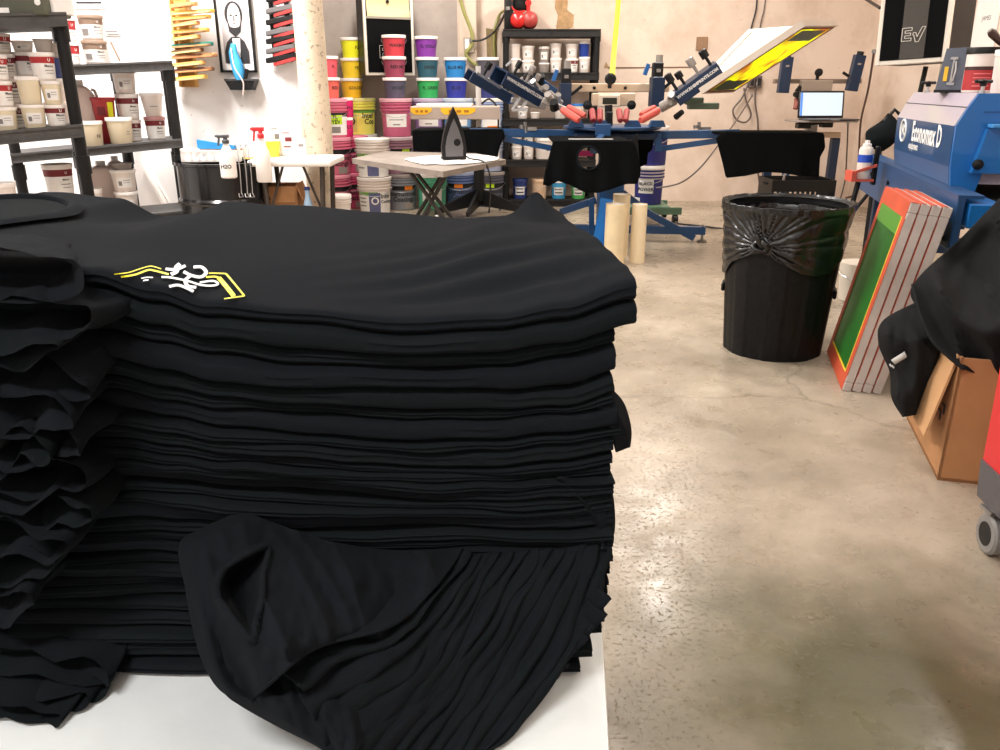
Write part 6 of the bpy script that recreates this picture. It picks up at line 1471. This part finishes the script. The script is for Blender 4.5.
b_ = part(mb, 'bag_skirt', BAG, t, ang=80); solid(b_, 0.0015)
def bagin(a, q):
    ang = a*2*math.pi; r = rt_+0.010-0.02*min(1, q*8)-0.05*q+0.010*abs(nz(ang*7, q*1.5, 9))*min(1, q*6)
    if q == 0: r = rt_+0.010+0.006*nz(ang*9, 1)
    return Vector((r*math.cos(ang), r*math.sin(ang), hb_+0.008-q*0.42+(0.004*nz(ang*7, 0) if q == 0 else 0.004)))
mb = MB().grid(bagin, 180, 16, wrapu=True); mb.add([bagin(i/60, 1) for i in range(60)], [tuple(range(60))])
part(mb, 'bag_lining', BAG, t, ang=80)
mb = MB()
kc = Vector((math.cos(KA), math.sin(KA), 0))*(rt_+0.012)+Vector((0, 0, KZ))
tn = Vector((-math.sin(KA), math.cos(KA), 0)); rn_ = Vector((math.cos(KA), math.sin(KA), 0))
mb.tube([kc+tn*0.03*math.cos(i*.55)+Vector((0, 0, 0.02*math.sin(i*.55)))+rn_*(0.012*math.sin(i*1.1)+0.004) for i in range(12)], 0.013, 9)
mb.tube([kc, kc+Vector((0, 0, 0.02))+rn_*0.02, kc+tn*-0.02+Vector((0, 0, 0.045))+rn_*0.012], [0.012, 0.01, 0.014], 8)
part(mb, 'bag_knot', BAG, t, ang=80)

# small white bucket behind the bin
pq = onz(861, 262, 0); t = tub('ink_bucket', 'small milky bucket on the floor between the bin and the green screen', 'bucket', Vector((xat(858, 4.55, .1), 4.55, 0)), 0.11, 0.24, C8('milky bucket', 206, 196, 182, 0.35), LIDW, (), cap=False, handle=0.05)

# ================================================================ FOUR SCREENS LEANING IN A ROW
ORANGE = C8('orange tape', 200, 82, 50, 0.55, vary=0.12, vscale=10); ALUM = M('scuffed aluminium', s2l(196, 186, 180), 0.5, metal=0.0, vary=0.22, vscale=9); YLINE = C8('yellow line', 240, 206, 50, 0.6)
def greenm():
    m = mat('green emulsion', s2l(34, 104, 34), 0.4, vary=0.45, vscale=3.0); return m
GREENM = greenm()
yaw_s = math.atan2(-(1.379-1.514), 3.567-3.054)   # along the foot of the screens
dirA = Vector((-math.sin(-yaw_s), math.cos(yaw_s), 0)).normalized(); dirA = Vector((1.514-1.379, 3.567-3.054, 0)).normalized(); dirN = Vector((dirA.y, -dirA.x, 0))
W_, L_, TH_, LEAN = 0.53, 0.765, 0.033, R(79.5)
upv = dirN*math.cos(LEAN)+Vector((0, 0, math.sin(LEAN))); nrm = dirN*math.sin(LEAN)-Vector((0, 0, math.cos(LEAN)))
looks = ['green-meshed orange-taped screen, frontmost of the leaning row', 'leaning screen frame directly behind the green one', 'third leaning screen frame from the green one', 'rearmost leaning screen frame, against the blue dryer rail']
for i in range(4):
    o0 = Vector((1.379, 3.054, 0))+dirN*(TH_*1.13*i/math.sin(LEAN))
    t = thing('printing_screen', looks[i], 'screen frame', o0, 0, 'screens leaning beside the bin')
    T = Matrix(((dirA.x, nrm.x, upv.x, 0), (dirA.y, nrm.y, upv.y, 0), (dirA.z, nrm.z, upv.z, 0.003), (0, 0, 0, 1)))
    b = 0.038; l = L_-0.004*i
    mb = MB().box((W_/2, TH_/2, b/2), (W_, TH_, b), T, bev=0.003).box((W_/2, TH_/2, l-b/2), (W_, TH_, b), T, bev=0.003).box((b/2, TH_/2, l/2), (b, TH_, l-2*b), T, bev=0.003).box((W_-b/2, TH_/2, l/2), (b, TH_, l-2*b), T, bev=0.003)
    part(mb, 'frame', ALUM, t)
    part(MB().box((W_/2, 0.003, l/2), (W_-2*b+0.01, 0.003, l-2*b+0.01), T), 'mesh_fabric', GREENM, t, 'green mesh')
    tb_ = 0.062
    mb = MB().box((W_/2, -0.001, tb_/2), (W_-.012, 0.0016, tb_), T).box((W_/2, -0.001, l-tb_/2), (W_-.012, 0.0016, tb_), T).box((tb_*.4, -0.001, l/2), (tb_*.8, 0.0016, l-2*tb_), T).box((W_-tb_*.4-.006, -0.001, l/2), (tb_*.8, 0.0016, l-2*tb_), T)
    tw_ = TH_*(0.8 if i == 0 else 0.5); mb.box((W_/2, tw_/2, l+0.0006), (W_, tw_, 0.0016), T)
    part(mb, 'tape_border', ORANGE, t, 'orange tape')
    if i == 0:
        mb = MB().box((tb_*.8+0.006, -0.0008, l/2), (0.008, 0.0018, l-2*tb_), T).box((W_/2, -0.0008, tb_+0.004), (W_-1.6*tb_, 0.0018, 0.008), T)
        part(mb, 'yellow_line', YLINE, t, 'yellow line inside the tape')
        part(MB().box((W_/2, -0.0006, l-tb_-0.035), (W_-1.6*tb_-0.012, 0.0016, 0.07), T), 'emulsion_band', C8('light green emulsion', 84, 142, 50, 0.45), t, 'light green band across the top')

# ================================================================ CONVEYOR DRYER
dA = Vector((math.sin(R(14)), math.cos(R(14)), 0)); dN = Vector((dA.y, -dA.x, 0))
o_ = Vector((1.846, 3.4, 0))
t = thing('conveyor_dryer', 'blue and lilac-grey conveyor dryer lettered Economax D along the right wall', 'dryer', (o_.x, o_.y, 0), R(-14))
# local frame: x to the right (dN), y away (dA)
LIL = C8('lilac grey enamel', 178, 168, 184, 0.35, coat=0.2); DFACE = C8('deep blue panel', 28, 72, 116, 0.35, coat=0.2)
ln = 1.10; HW = 1.15
def lp(p): return (Matrix.Translation(o_) @ Matrix.Rotation(R(-14), 4, 'Z')).inverted() @ Vector(p)
prof = [(0.0, .776), (-0.012, .848), (-0.018, 1.008), (0.014, 1.078), (0.044, 1.132)]
# three bands of sheet metal, each a part
def band(i0, i1, name, m, lab=None, eps=0.0):
    poly = [prof[k] for k in range(i0, i1+1)]
    inner = [(p[0]+0.02, p[1]) for p in reversed(poly)]
    return part(MB().prism(poly+inner, 0, ln), name, m, t, lab)
band(0, 1, 'lower_skirt', C8('skirt blue', 62, 92, 136, 0.35)); band(1, 2, 'side_panel', DFACE); band(2, 3, 'upper_panel', LIL, 'lilac-grey panel'); band(3, 4, 'top_panel', LIL, 'lilac-grey panel')
part(MB().prism([(0.02, .78), (0.004, 1.008), (0.036, 1.076), (0.064, 1.130), (HW-0.064, 1.130), (HW, 1.0), (HW, .78)], 0.02, ln-0.02), 'hood_core', LIL, t)
part(MB().bar((0.015, 0.0, 1.0795), (0.015, ln, 1.0795), 0.004, 0.004), 'seam', C8('seam dark', 60, 60, 70), t)
# near end: bright blue end plate with raised panel
part(MB().prism([(p[0]+0.002, p[1]) for p in prof]+[(HW-0.044, 1.132), (HW, 1.02), (HW, .845), (0.115, .845), (0.085, .70), (0.085, .60), (0.015, .60)], -0.02, 0.0), 'end_plate', BRBLUE, t, 'bright blue end plate')
part(MB().prism([(0.06, .83), (HW-0.1, .83), (HW-0.1, 1.00), (0.09, 1.00)], -0.06, -0.02), 'access_panel', BRBLUE, t, 'bright blue access panel')
part(MB().box((0.6, -0.075, 1.012), (1.02, 0.07, 0.014), bev=0.003).box((0.6, -0.1, 0.99), (0.9, 0.014, 0.03)), 'panel_ledge', C8('pale blue ledge', 66, 140, 206, 0.3), t)
part(MB().lathe([(0, 0), (0.02, 0), (0.02, 0.014), (0.010, 0.02), (0, 0.02)], TR((0.075, -0.062, .865), R(90)), 16), 'latch', BLACKPL, t)
part(MB().box((0.6, -0.008, 1.062), (1.05, 0.03, 0.006)), 'end_seam', C8('end seam blue', 16, 80, 140), t)
# dark mouth and belt
part(MB().box((0.62, 0.5, .66), (1.0, 0.98, 0.12)), 'oven_mouth', M('oven black', (0.006, 0.006, 0.006), 0.8), t)
part(MB().box((0.62, -0.15, .60), (0.84, 0.5, 0.02)), 'belt', C8('belt brown', 58, 48, 40, 0.8), t)
# rail: long bolted side plate
rl = [lp(p) for p in (Vector((1.70, 3.00, 0)),)][0]
rx_ = -0.035
part(MB().box((rx_, 0.70, .665), (0.03, 2.1, .20), bev=0.004).box((rx_+0.03, 0.70, .768), (0.09, 2.1, 0.012)), 'conveyor_rail', C8('rail blue', 38, 72, 114, 0.4), t)
part(MB().box((0.05, -0.20, .70), (0.12, 0.34, .09), bev=0.004), 'bed_box', BRBLUE, t)
for y_, z_ in ((-0.25, .69), (-0.25, .60), (0.9, .69), (1.4, .69), (-0.1, .62), (0.3, .69)):
    part(MB().lathe([(0, 0), (0.012, 0), (0.012, 0.01), (0, 0.012)], TR((rx_-0.015, y_, z_), 0, R(-90)), 8), 'bolt', BLACKPL, t)
for (x_, y_) in ((0.04, -0.15), (0.04, 1.55), (1.0, -0.15), (1.0, 1.55)):
    part(MB().box((x_, y_, .29), (0.06, 0.06, .58), bev=0.004), 'leg', DBLUE, t)
part(MB().box((0.5, 1.55, .25), (1.0, 0.04, 0.05)), 'crossbar', DBLUE, t)
# lettering on the left face
def onface(txt, size, y, z, fl=1.0, bold=0.002, italic=0.0, sx=1.0):
    S = Matrix(((0, 0, -1, -0.0185), (-sx, 0, 0, y), (0, 1, 0, z), (0, 0, 0, 1)))
    return MB().text(txt, size, T=S, bold=bold, shear=italic)
def facex(z): return lerp(-0.012, -0.018, (z-.848)/(1.008-.848))
m_ = onface('Economax D', 0.125, 0.44, 0.952, sx=0.84, bold=0.004)
for q in m_.v: q.x = facex(q.z)-0.002
part(m_, 'lettering', WHITEINK, t, 'white lettering')
m_ = onface('equipment', 0.045, 0.66, 0.888, bold=0.001); 
for q in m_.v: q.x = facex(q.z)-0.002
part(m_, 'lettering', WHITEINK, t, 'small white lettering')
mb = MB(); cy_, cz_ = 0.91, 0.95
ringp = [Vector((facex(cz_+.052*math.sin(a))-0.003, cy_+.062*math.cos(a), cz_+.052*math.sin(a))) for a in [2*math.pi*i/32 for i in range(32)]]
mb.tube(ringp, 0.005, 6, closed=True)
m2 = onface('VC', 0.075, cy_, cz_, bold=0.003)
for q in m2.v: q.x = facex(q.z)-0.002
mb.add(m2.v, m2.f); part(mb, 'logo', WHITEINK, t, 'white ring logo')
# things standing on the dryer
def dl(x, y, z): return Matrix.Translation(o_) @ Matrix.Rotation(R(-14), 4, 'Z') @ Vector((x, y, z))
def ondryer(u, y): # local y -> world point on the top that projects to u
    best = min((abs(px(dl(x/200, y, 1.118))[0]-u), x/200) for x in range(0, 200)); return best[1]
zt_d = 1.1325
bx_ = ondryer(948, 0.42)
g = thing('control_box', 'grey tilted control box with steel latch and yellow sticker on the dryer', 'control box', dl(bx_, 0.42, zt_d), face_cam(dl(bx_, .42, zt_d))-R(8))
sB = FPX/(dl(bx_, .42, zt_d).y*CP+0.02*SP); wB, hB = 25/sB, 42/sB
part(MB().prism([(-wB/2, 0.008), (wB/2, 0.008), (wB*.52, hB), (-wB*.32, hB*0.98)], 0, 0.14), 'box_body', C8('control grey', 92, 98, 112, 0.4), g)
part(MB().prism([(-wB*.53, 0.0), (wB*.5, 0.0), (wB*.5, 0.012), (-wB*.53, 0.012)], -0.004, 0.145), 'box_foot', BLACKPL, g)
mb = MB().box((wB*.02, -0.004, hB*.48), (0.008, 0.008, hB*.6), bev=0.002)
for s_ in (-1, 1): mb.box((wB*.02, -0.004, hB*(.48+s_*.28)), (0.03, 0.010, 0.012), bev=0.002)
mb.tube([(wB*.10, -0.005, hB*.70), (wB*.14, -0.014, hB*.5), (wB*.08, -0.005, hB*.26)], 0.004, 6); part(mb, 'latch', STEEL, g)
part(MB().box((-wB*.2, -0.002, hB*.42), (wB*.14, 0.003, hB*.32)), 'sticker', C8('yellow sticker', 236, 190, 50, 0.5), g, 'yellow sticker')
for u, y_, lab in ((918, 0.85, 'black wing knob at the far end of the dryer top'), (981, 0.02, 'black wing knob at the near end of the dryer top')):
    x_ = max(0.05, ondryer(u, y_)); p = dl(x_, y_, zt_d-0.002); q = thing('wing_knob', lab, 'knob', p, R(20), 'wing knobs on the dryer')
    part(MB().lathe([(0.014, 0), (0.014, 0.012), (0.007, 0.014), (0.007, 0.03)], seg=14), 'threaded_stud', STEEL, q)
    part(MB().lathe([(0.012, 0.028), (0.014, 0.05), (0.0, 0.056)], seg=12).box((0.026, 0, 0.046), (0.036, 0.016, 0.014), bev=0.004).box((-0.026, 0, 0.046), (0.036, 0.016, 0.014), bev=0.004), 'wing_grip', BLACKPL, q)
x_ = ondryer(976, 0.36); p = dl(x_, 0.36, zt_d)
sT = FPX/(p.y*CP+0.02*SP)
tub('ink_tub', 'white tub with red label and dark lid on the dryer behind the control box', 'tub', p, 15/sT, 42/sT, TUBW, BLACKPL, [('r', -1.3, 1.3, 0.06, 0.52, REDPRINT), ('r', -1.3, 1.3, 0.50, 0.58, C8('dark print', 60, 30, 30))]+[('r', -0.4, 0.6, z, z+0.025, C8('rose print', 220, 120, 120)) for z in (0.14, 0.23, 0.32, 0.41)], taper=0.97)
q = thing('scraper', 'brown-handled scraper lying across the dark lid of the red-labelled tub', 'scraper', p+Vector((0.02, 0, 42/sT+0.002)), 0)
a_, b_ = p+Vector((0.0, -0.03, 42/sT+.055)), p+Vector((0.05, -0.03, 42/sT+0.012))
part(MB().tube([a_+Vector((-0.012, 0, 0.01)), a_, a_.lerp(b_, .5), b_], [0.012, 0.018, 0.015, 0.011], 12), 'scraper_handle', C8('brown handle', 66, 44, 34, 0.5), q, world=True); part(MB().bar(b_, b_+Vector((0.06, 0, -0.008)), 0.05, 0.004), 'blade', DULLSTEEL, q, world=True)
x_ = ondryer(1003, 0.16); p = dl(x_, 0.16, zt_d)
tub('ink_tub', 'plain white tub at the near corner of the dryer top', 'tub', p, 0.055, 0.165, TUBW, LIDW, (), taper=0.92)
# paper strips on the right wall
t = thing('paper_notice', 'tall white paper strips with printed line taped to the right wall', 'notice', at(980, 60, 6.6)*1.0, 0)
p0, p1 = at(971, -14, 6.55), at(990, 62, 6.55); Yn = 6.9
yA, yB_ = 6.95, 6.62
part(MB().box((XR-0.004, (yA+yB_)/2, 1.95), (0.004, yA-yB_, 1.1)), 'sheet', PAPER, t, world=True)
part(MB().text('JAMES', 0.045, T=Matrix(((0, 0, -1, XR-0.0065), (-1, 0, 0, (yA+yB_)/2), (0, 1, 0, 1.66), (0, 0, 0, 1)))), 'printed_line', INK, t, world=True)
# conduit next to it
t = thing('wall_conduit', 'beige pipe running up the right wall between loudspeaker and paper strips', 'pipe', (XR-0.06, 7.2, 0), 0)
part(MB().cyl((XR-0.06, 7.15, 0), (XR-0.06, 7.15, CEIL-0.02), 0.05), 'pipe_run', C8('pipe beige', 150, 138, 118, 0.5), t, world=True); part(MB().box((XR-0.03, 7.15, 1.2), (0.05, 0.16, 0.04)), 'pipe_clip', DULLSTEEL, t, world=True)
# spray can in a red holder at the far end of the rail
pk = at(862, 181, 4.45)
t = thing('can_holder', 'red bracket holding a spray can at the far end of the dryer', 'holder', (pk.x, pk.y, pk.z), 0)
part(MB().prism([(-0.075, 0.0), (0.045, 0.0), (0.045, 0.012), (-0.05, 0.012), (-0.05, 0.055), (-0.075, 0.055)], -0.04, 0.05).bar((-0.06, -0.04, 0.05), (0.05, -0.04, 0.085), 0.012, 0.014), 'bracket', C8('holder red', 206, 90, 70, 0.5), t)
part(MB().cyl((-0.02, 0.0, -0.005), (-0.09, 0.02, -pk.z*0.98), 0.014), 'post', BLACKPL, t)
part(MB().box((0.06, 0.0, 0.08), (0.02, 0.03, 0.20), bev=0.004), 'side_arm', BLACKPL, t)
t = thing('spray_can', 'white spray can with blue band in the red bracket', 'spray can', pk+Vector((0.0, 0.0, 0.013)), 0)
part(MB().lathe([(0.034, 0), (0.036, 0.005), (0.036, 0.15), (0.03, 0.162), (0.02, 0.166)], seg=24), 'can_body', C8('can white', 224, 214, 204, 0.35), t)
part(MB().lathe([(0.0366, 0.085), (0.0366, 0.125)], seg=24, cap=False), 'blue_band', C8('can blue', 32, 76, 184, 0.4), t, 'blue band')
part(MB().lathe([(0.022, 0.166), (0.022, 0.18), (0.012, 0.182), (0.012, 0.196), (0, 0.198)], seg=16), 'nozzle', LIDW, t)
# dark bag on the speaker pole
pg = at(880, 151, 5.1)
t = thing('black_bag', 'soft black bag slumped between the speaker pole and the dryer', 'bag', pg, 0)
mb = MB(); mb.grid(lambda a, h: Vector((0.10*math.cos(a*6.283)*math.sin(max(.02, h)*3.1)**0.6*(1+.2*nz(a*4, h*3)), 0.08*math.sin(a*6.283)*math.sin(max(.02, h)*3.1)**0.6, 0.19*h+0.03*math.cos(a*6.283)*h)), 30, 18, wrapu=True)
part(mb, 'bag_body', COTTON, t); part(MB().tube([Vector((0.0, 0, .17)), Vector((.05, 0, .24)), Vector((.1, 0, .2))], 0.012, 8), 'strap', BLACKPL, t)
part(MB().cyl((0.0, 0.02, 0.005), (0.02, 0.03, -pg.z+0.01), 0.02), 'stand_leg', BLACKPL, t)

# ================================================================ CARDBOARD BOX, RED CART, PILE OF SHIRTS
bdir = Vector((1.513-1.362, 2.8-2.267, 0)).normalized(); bn = Vector((bdir.y, -bdir.x, 0))
bo = Vector((1.362, 2.267, 0)); TB = Matrix(((bn.x, bdir.x, 0, 0), (bn.y, bdir.y, 0, 0), (0, 0, 1, 0), (0, 0, 0, 1)))
t = thing('cardboard_box', 'large open cardboard box under the pile of black shirts', 'box', bo, 0)
bw, bd, bh = 0.55, 0.52, 0.40
mb = MB().box((bw/2, 0.004, bh/2), (bw, 0.008, bh), TB).box((bw/2, bd, bh/2), (bw, 0.008, bh), TB).box((0.004, bd/2, bh/2), (0.008, bd, bh), TB).box((bw, bd/2, bh/2), (0.008, bd, bh), TB).box((bw/2, bd/2, 0.006), (bw, bd, 0.01), TB)
part(mb, 'box_walls', CARD, t)
part(MB().add([TB @ Vector(p) for p in [(0, 0.02, bh), (0, 0.30, bh), (-0.06, 0.30, bh-0.26), (-0.05, 0.02, bh-0.27)]]+[TB @ Vector(p) for p in [(-0.006, 0.02, bh+.004), (-0.006, 0.30, bh+.004), (-0.066, 0.30, bh-0.256), (-0.056, 0.02, bh-0.266)]], [(0, 1, 2, 3), (7, 6, 5, 4), (0, 4, 5, 1), (1, 5, 6, 2), (2, 6, 7, 3), (3, 7, 4, 0)]), 'flap', C8('pale cardboard', 196, 150, 104, 0.8), t, 'side flap folded outward')
mb = MB()
for i in range(2): mb.box((0.0-0.001, 0.07+i*0.03, 0.21-0.03*i), (0.002, 0.014, 0.03), TB).box((-0.001, 0.085+i*0.03, 0.22-0.03*i), (0.002, 0.03, 0.006), TB)
part(mb, 'printed_symbol', INK, t)
# red cart, only its near left corner in frame
ca = onz(976, 556, 0); cdir = Vector((0.10, 1, 0)).normalized(); cn = Vector((cdir.y, -cdir.x, 0))
t = thing('rolling_cart', 'red tool cart with grey base on casters at the edge of the room', 'cart', (1.27, 1.75, 0), 0)
cx_ = 1.222
TCm = Matrix(((cn.x, cdir.x, 0, cx_), (cn.y, cdir.y, 0, 1.455), (0, 0, 1, 0), (0, 0, 0, 1)))
part(MB().prism([(0, .13), (0.5, .13), (0.5, .235), (-0.01, .235)], 0, 0.47, TCm), 'base_shell', C8('cart grey', 84, 80, 82, 0.55), t, world=True)
# red body: sloping lower edge
rb = [(0.0, .235), (0.6, .235), (0.6, .50), (0.0, .50)]
mb = MB(); pts = [(-0.004, 0.47, .225), (-0.004, 0.0, .135), (-0.004, 0.0, .50), (-0.004, 0.485, .50)]
mb.add([TCm @ Vector(p) for p in pts]+[TCm @ Vector((0.5, p[1], p[2])) for p in pts], [(0, 1, 2, 3), (7, 6, 5, 4), (0, 4, 5, 1), (1, 5, 6, 2), (2, 6, 7, 3), (3, 7, 4, 0)])
part(mb, 'red_body', C8('cart red', 206, 34, 38, 0.4), t, 'red body', world=True)
for y_ in (0.09, 0.40):
    for x_ in (0.02, 0.42):
        c = TCm @ Vector((x_, y_, 0.055))
        w_ = part(MB().lathe([(0.02, -0.016), (0.048, -0.016), (0.055, -0.01), (0.055, 0.01), (0.048, 0.016), (0.02, 0.016)], TR(c, 0, R(90), R(-6)), 26), 'caster_wheel', C8('caster grey', 128, 124, 120, 0.5), t, world=True)
        part(MB().lathe([(0, -0.017), (0.032, -0.017), (0.032, 0.017), (0, 0.017)], TR(c, 0, R(90), R(-6)), 18), 'hub', BLACKPL, w_, world=True)
        part(MB().box(c+Vector((0.03, 0, 0.05)), (0.008, 0.04, 0.08)).box(c+Vector((0, 0, 0.07)), (0.06, 0.05, 0.01)), 'fork', DULLSTEEL, t, world=True)
# folded black shirts piled on the box
def slab(label, P, h, seed, group='black shirts piled on the cardboard box', amp=0.012, nm='t_shirt'):
    """closed soft slab: P = four base corners (world), h thickness"""
    c = sum(P, Vector())/4; t = thing(nm, label, 'T-shirt', c, 0, group)
    def F(u, v):
        a = u*2*math.pi; cu, su = math.cos(a), math.sin(a)
        ex = lambda q: math.copysign(abs(q)**0.45, q)
        f = v*math.pi; rr = max(0.0, math.sin(f))**0.35; zz = -math.cos(f)
        p_, q_ = 0.5+0.5*ex(cu)*rr, 0.5+0.5*ex(su)*rr
        b = P[0].lerp(P[1], p_).lerp(P[3].lerp(P[2], p_), q_)
        w = nz(b.x*6+seed, b.y*6, b.z*9+seed)*amp*1.6+abs(nz(b.x*14+seed, b.y*14, seed))*amp
        return b+Vector((cu*w*rr, su*w*rr, h*(0.5+0.5*math.copysign(abs(zz)**0.6, zz))+w*rr))
    part(MB().grid(F, 72, 22, wrapu=True), 'shirt_body', COTTON, t, ang=80)
    o = t.children[0]; o.data.transform(Matrix.Translation(-c)); return t
LITCOTTON = cotton('lamplit black cotton', (0.016, 0.016, 0.0165))  # paler copy of the black cotton, lamplight on the heap put into its colour
def bpt(a, b, z): return bo+bn*a+bdir*b+Vector((0, 0, z))
slab('black T-shirt bundle filling the cardboard box to its rim', [bpt(.08, .08, .24), bpt(.47, .08, .24), bpt(.47, .44, .24), bpt(.08, .44, .24)], 0.20, 1.7)
slab('folded black T-shirt in the middle of the pile on the box', [bpt(.08, .06, .45), bpt(.56, .04, .47), bpt(.56, .50, .50), bpt(.10, .50, .46)], 0.12, 4.4)
slab('folded black T-shirt just under the top one of the pile on the box', [bpt(.20, .08, .575), bpt(.60, .05, .60), bpt(.60, .48, .62), bpt(.24, .48, .59)], 0.10, 8.2)
t = thing('t_shirt', 'black T-shirt spread over the top of the pile, sleeve hem towards the screens', 'T-shirt', bpt(.3, .1, .7), 0, 'black shirts piled on the cardboard box')
o = patch([(1150, 176, 2.75), (1150, 230, 2.5), (1150, 280, 2.25), (1150, 330, 2.12), (1150, 380, 2.10), (1150, 430, 2.12)],
      [(1014, 184, 2.78), (964, 235, 2.70), (913, 285, 2.56), (920, 312, 2.44), (934, 342, 2.33), (964, 369, 2.235)], 70, 60, 0.03, 5.5, None, t, 0.05, 4.5)
o.name = 'shirt_body'
def hemline(L, r=0.0025): 
    return MB().tube([cat([at(*p) for p in L], i/24) for i in range(25)], r, 6)
part(hemline([(936, 262, 2.60), (944, 285, 2.50), (952, 308, 2.40), (961, 335, 2.31)]), 'hem_stitching', COTTON2, t, world=True)
part(hemline([(913, 285, 2.555), (920, 312, 2.435), (934, 342, 2.325), (964, 369, 2.23)], 0.006), 'hem', COTTON2, t, world=True)
t = thing('t_shirt', 'black T-shirt hanging off the box beside the leaning screens, small white print', 'T-shirt', bpt(-.05, .3, .4), 0, 'black shirts piled on the cardboard box')
o = patch([(962, 302, 2.62), (958, 330, 2.54), (948, 348, 2.50), (938, 366, 2.47), (926, 388, 2.45), (915, 415, 2.44)],
      [(926, 298, 2.66), (884, 320, 2.62), (879, 344, 2.58), (890, 372, 2.54), (892, 398, 2.49), (903, 417, 2.45)], 60, 60, 0.05, 2.9, None, t, 0.02, 4.0)
o.name = 'shirt_body'
mb = MB().add([at(*p) for p in ((891, 360, 2.50), (904.5, 351.5, 2.48), (907, 357, 2.475), (895, 364.5, 2.495))], [(0, 1, 2, 3)])
for k in range(5): mb.add([at(*p) for p in ((889+k*2.4, 364+k*1.3, 2.50), (890.6+k*2.4, 363.8+k*1.3, 2.498), (892+k*2.4, 367+k*1.3, 2.495), (890.4+k*2.4, 367.2+k*1.3, 2.497))], [(0, 1, 2, 3)])
o = part(mb, 'print', C8('print white', 214, 212, 208, 0.6), t, 'small white print', world=True); solid(o, 0.002)

for o in D.objects:
    if o.get('group') == 'black shirts piled on the cardboard box':
        for c in o.children:
            if c.name.split('.')[0] != 'print': recolor(c, LITCOTTON)
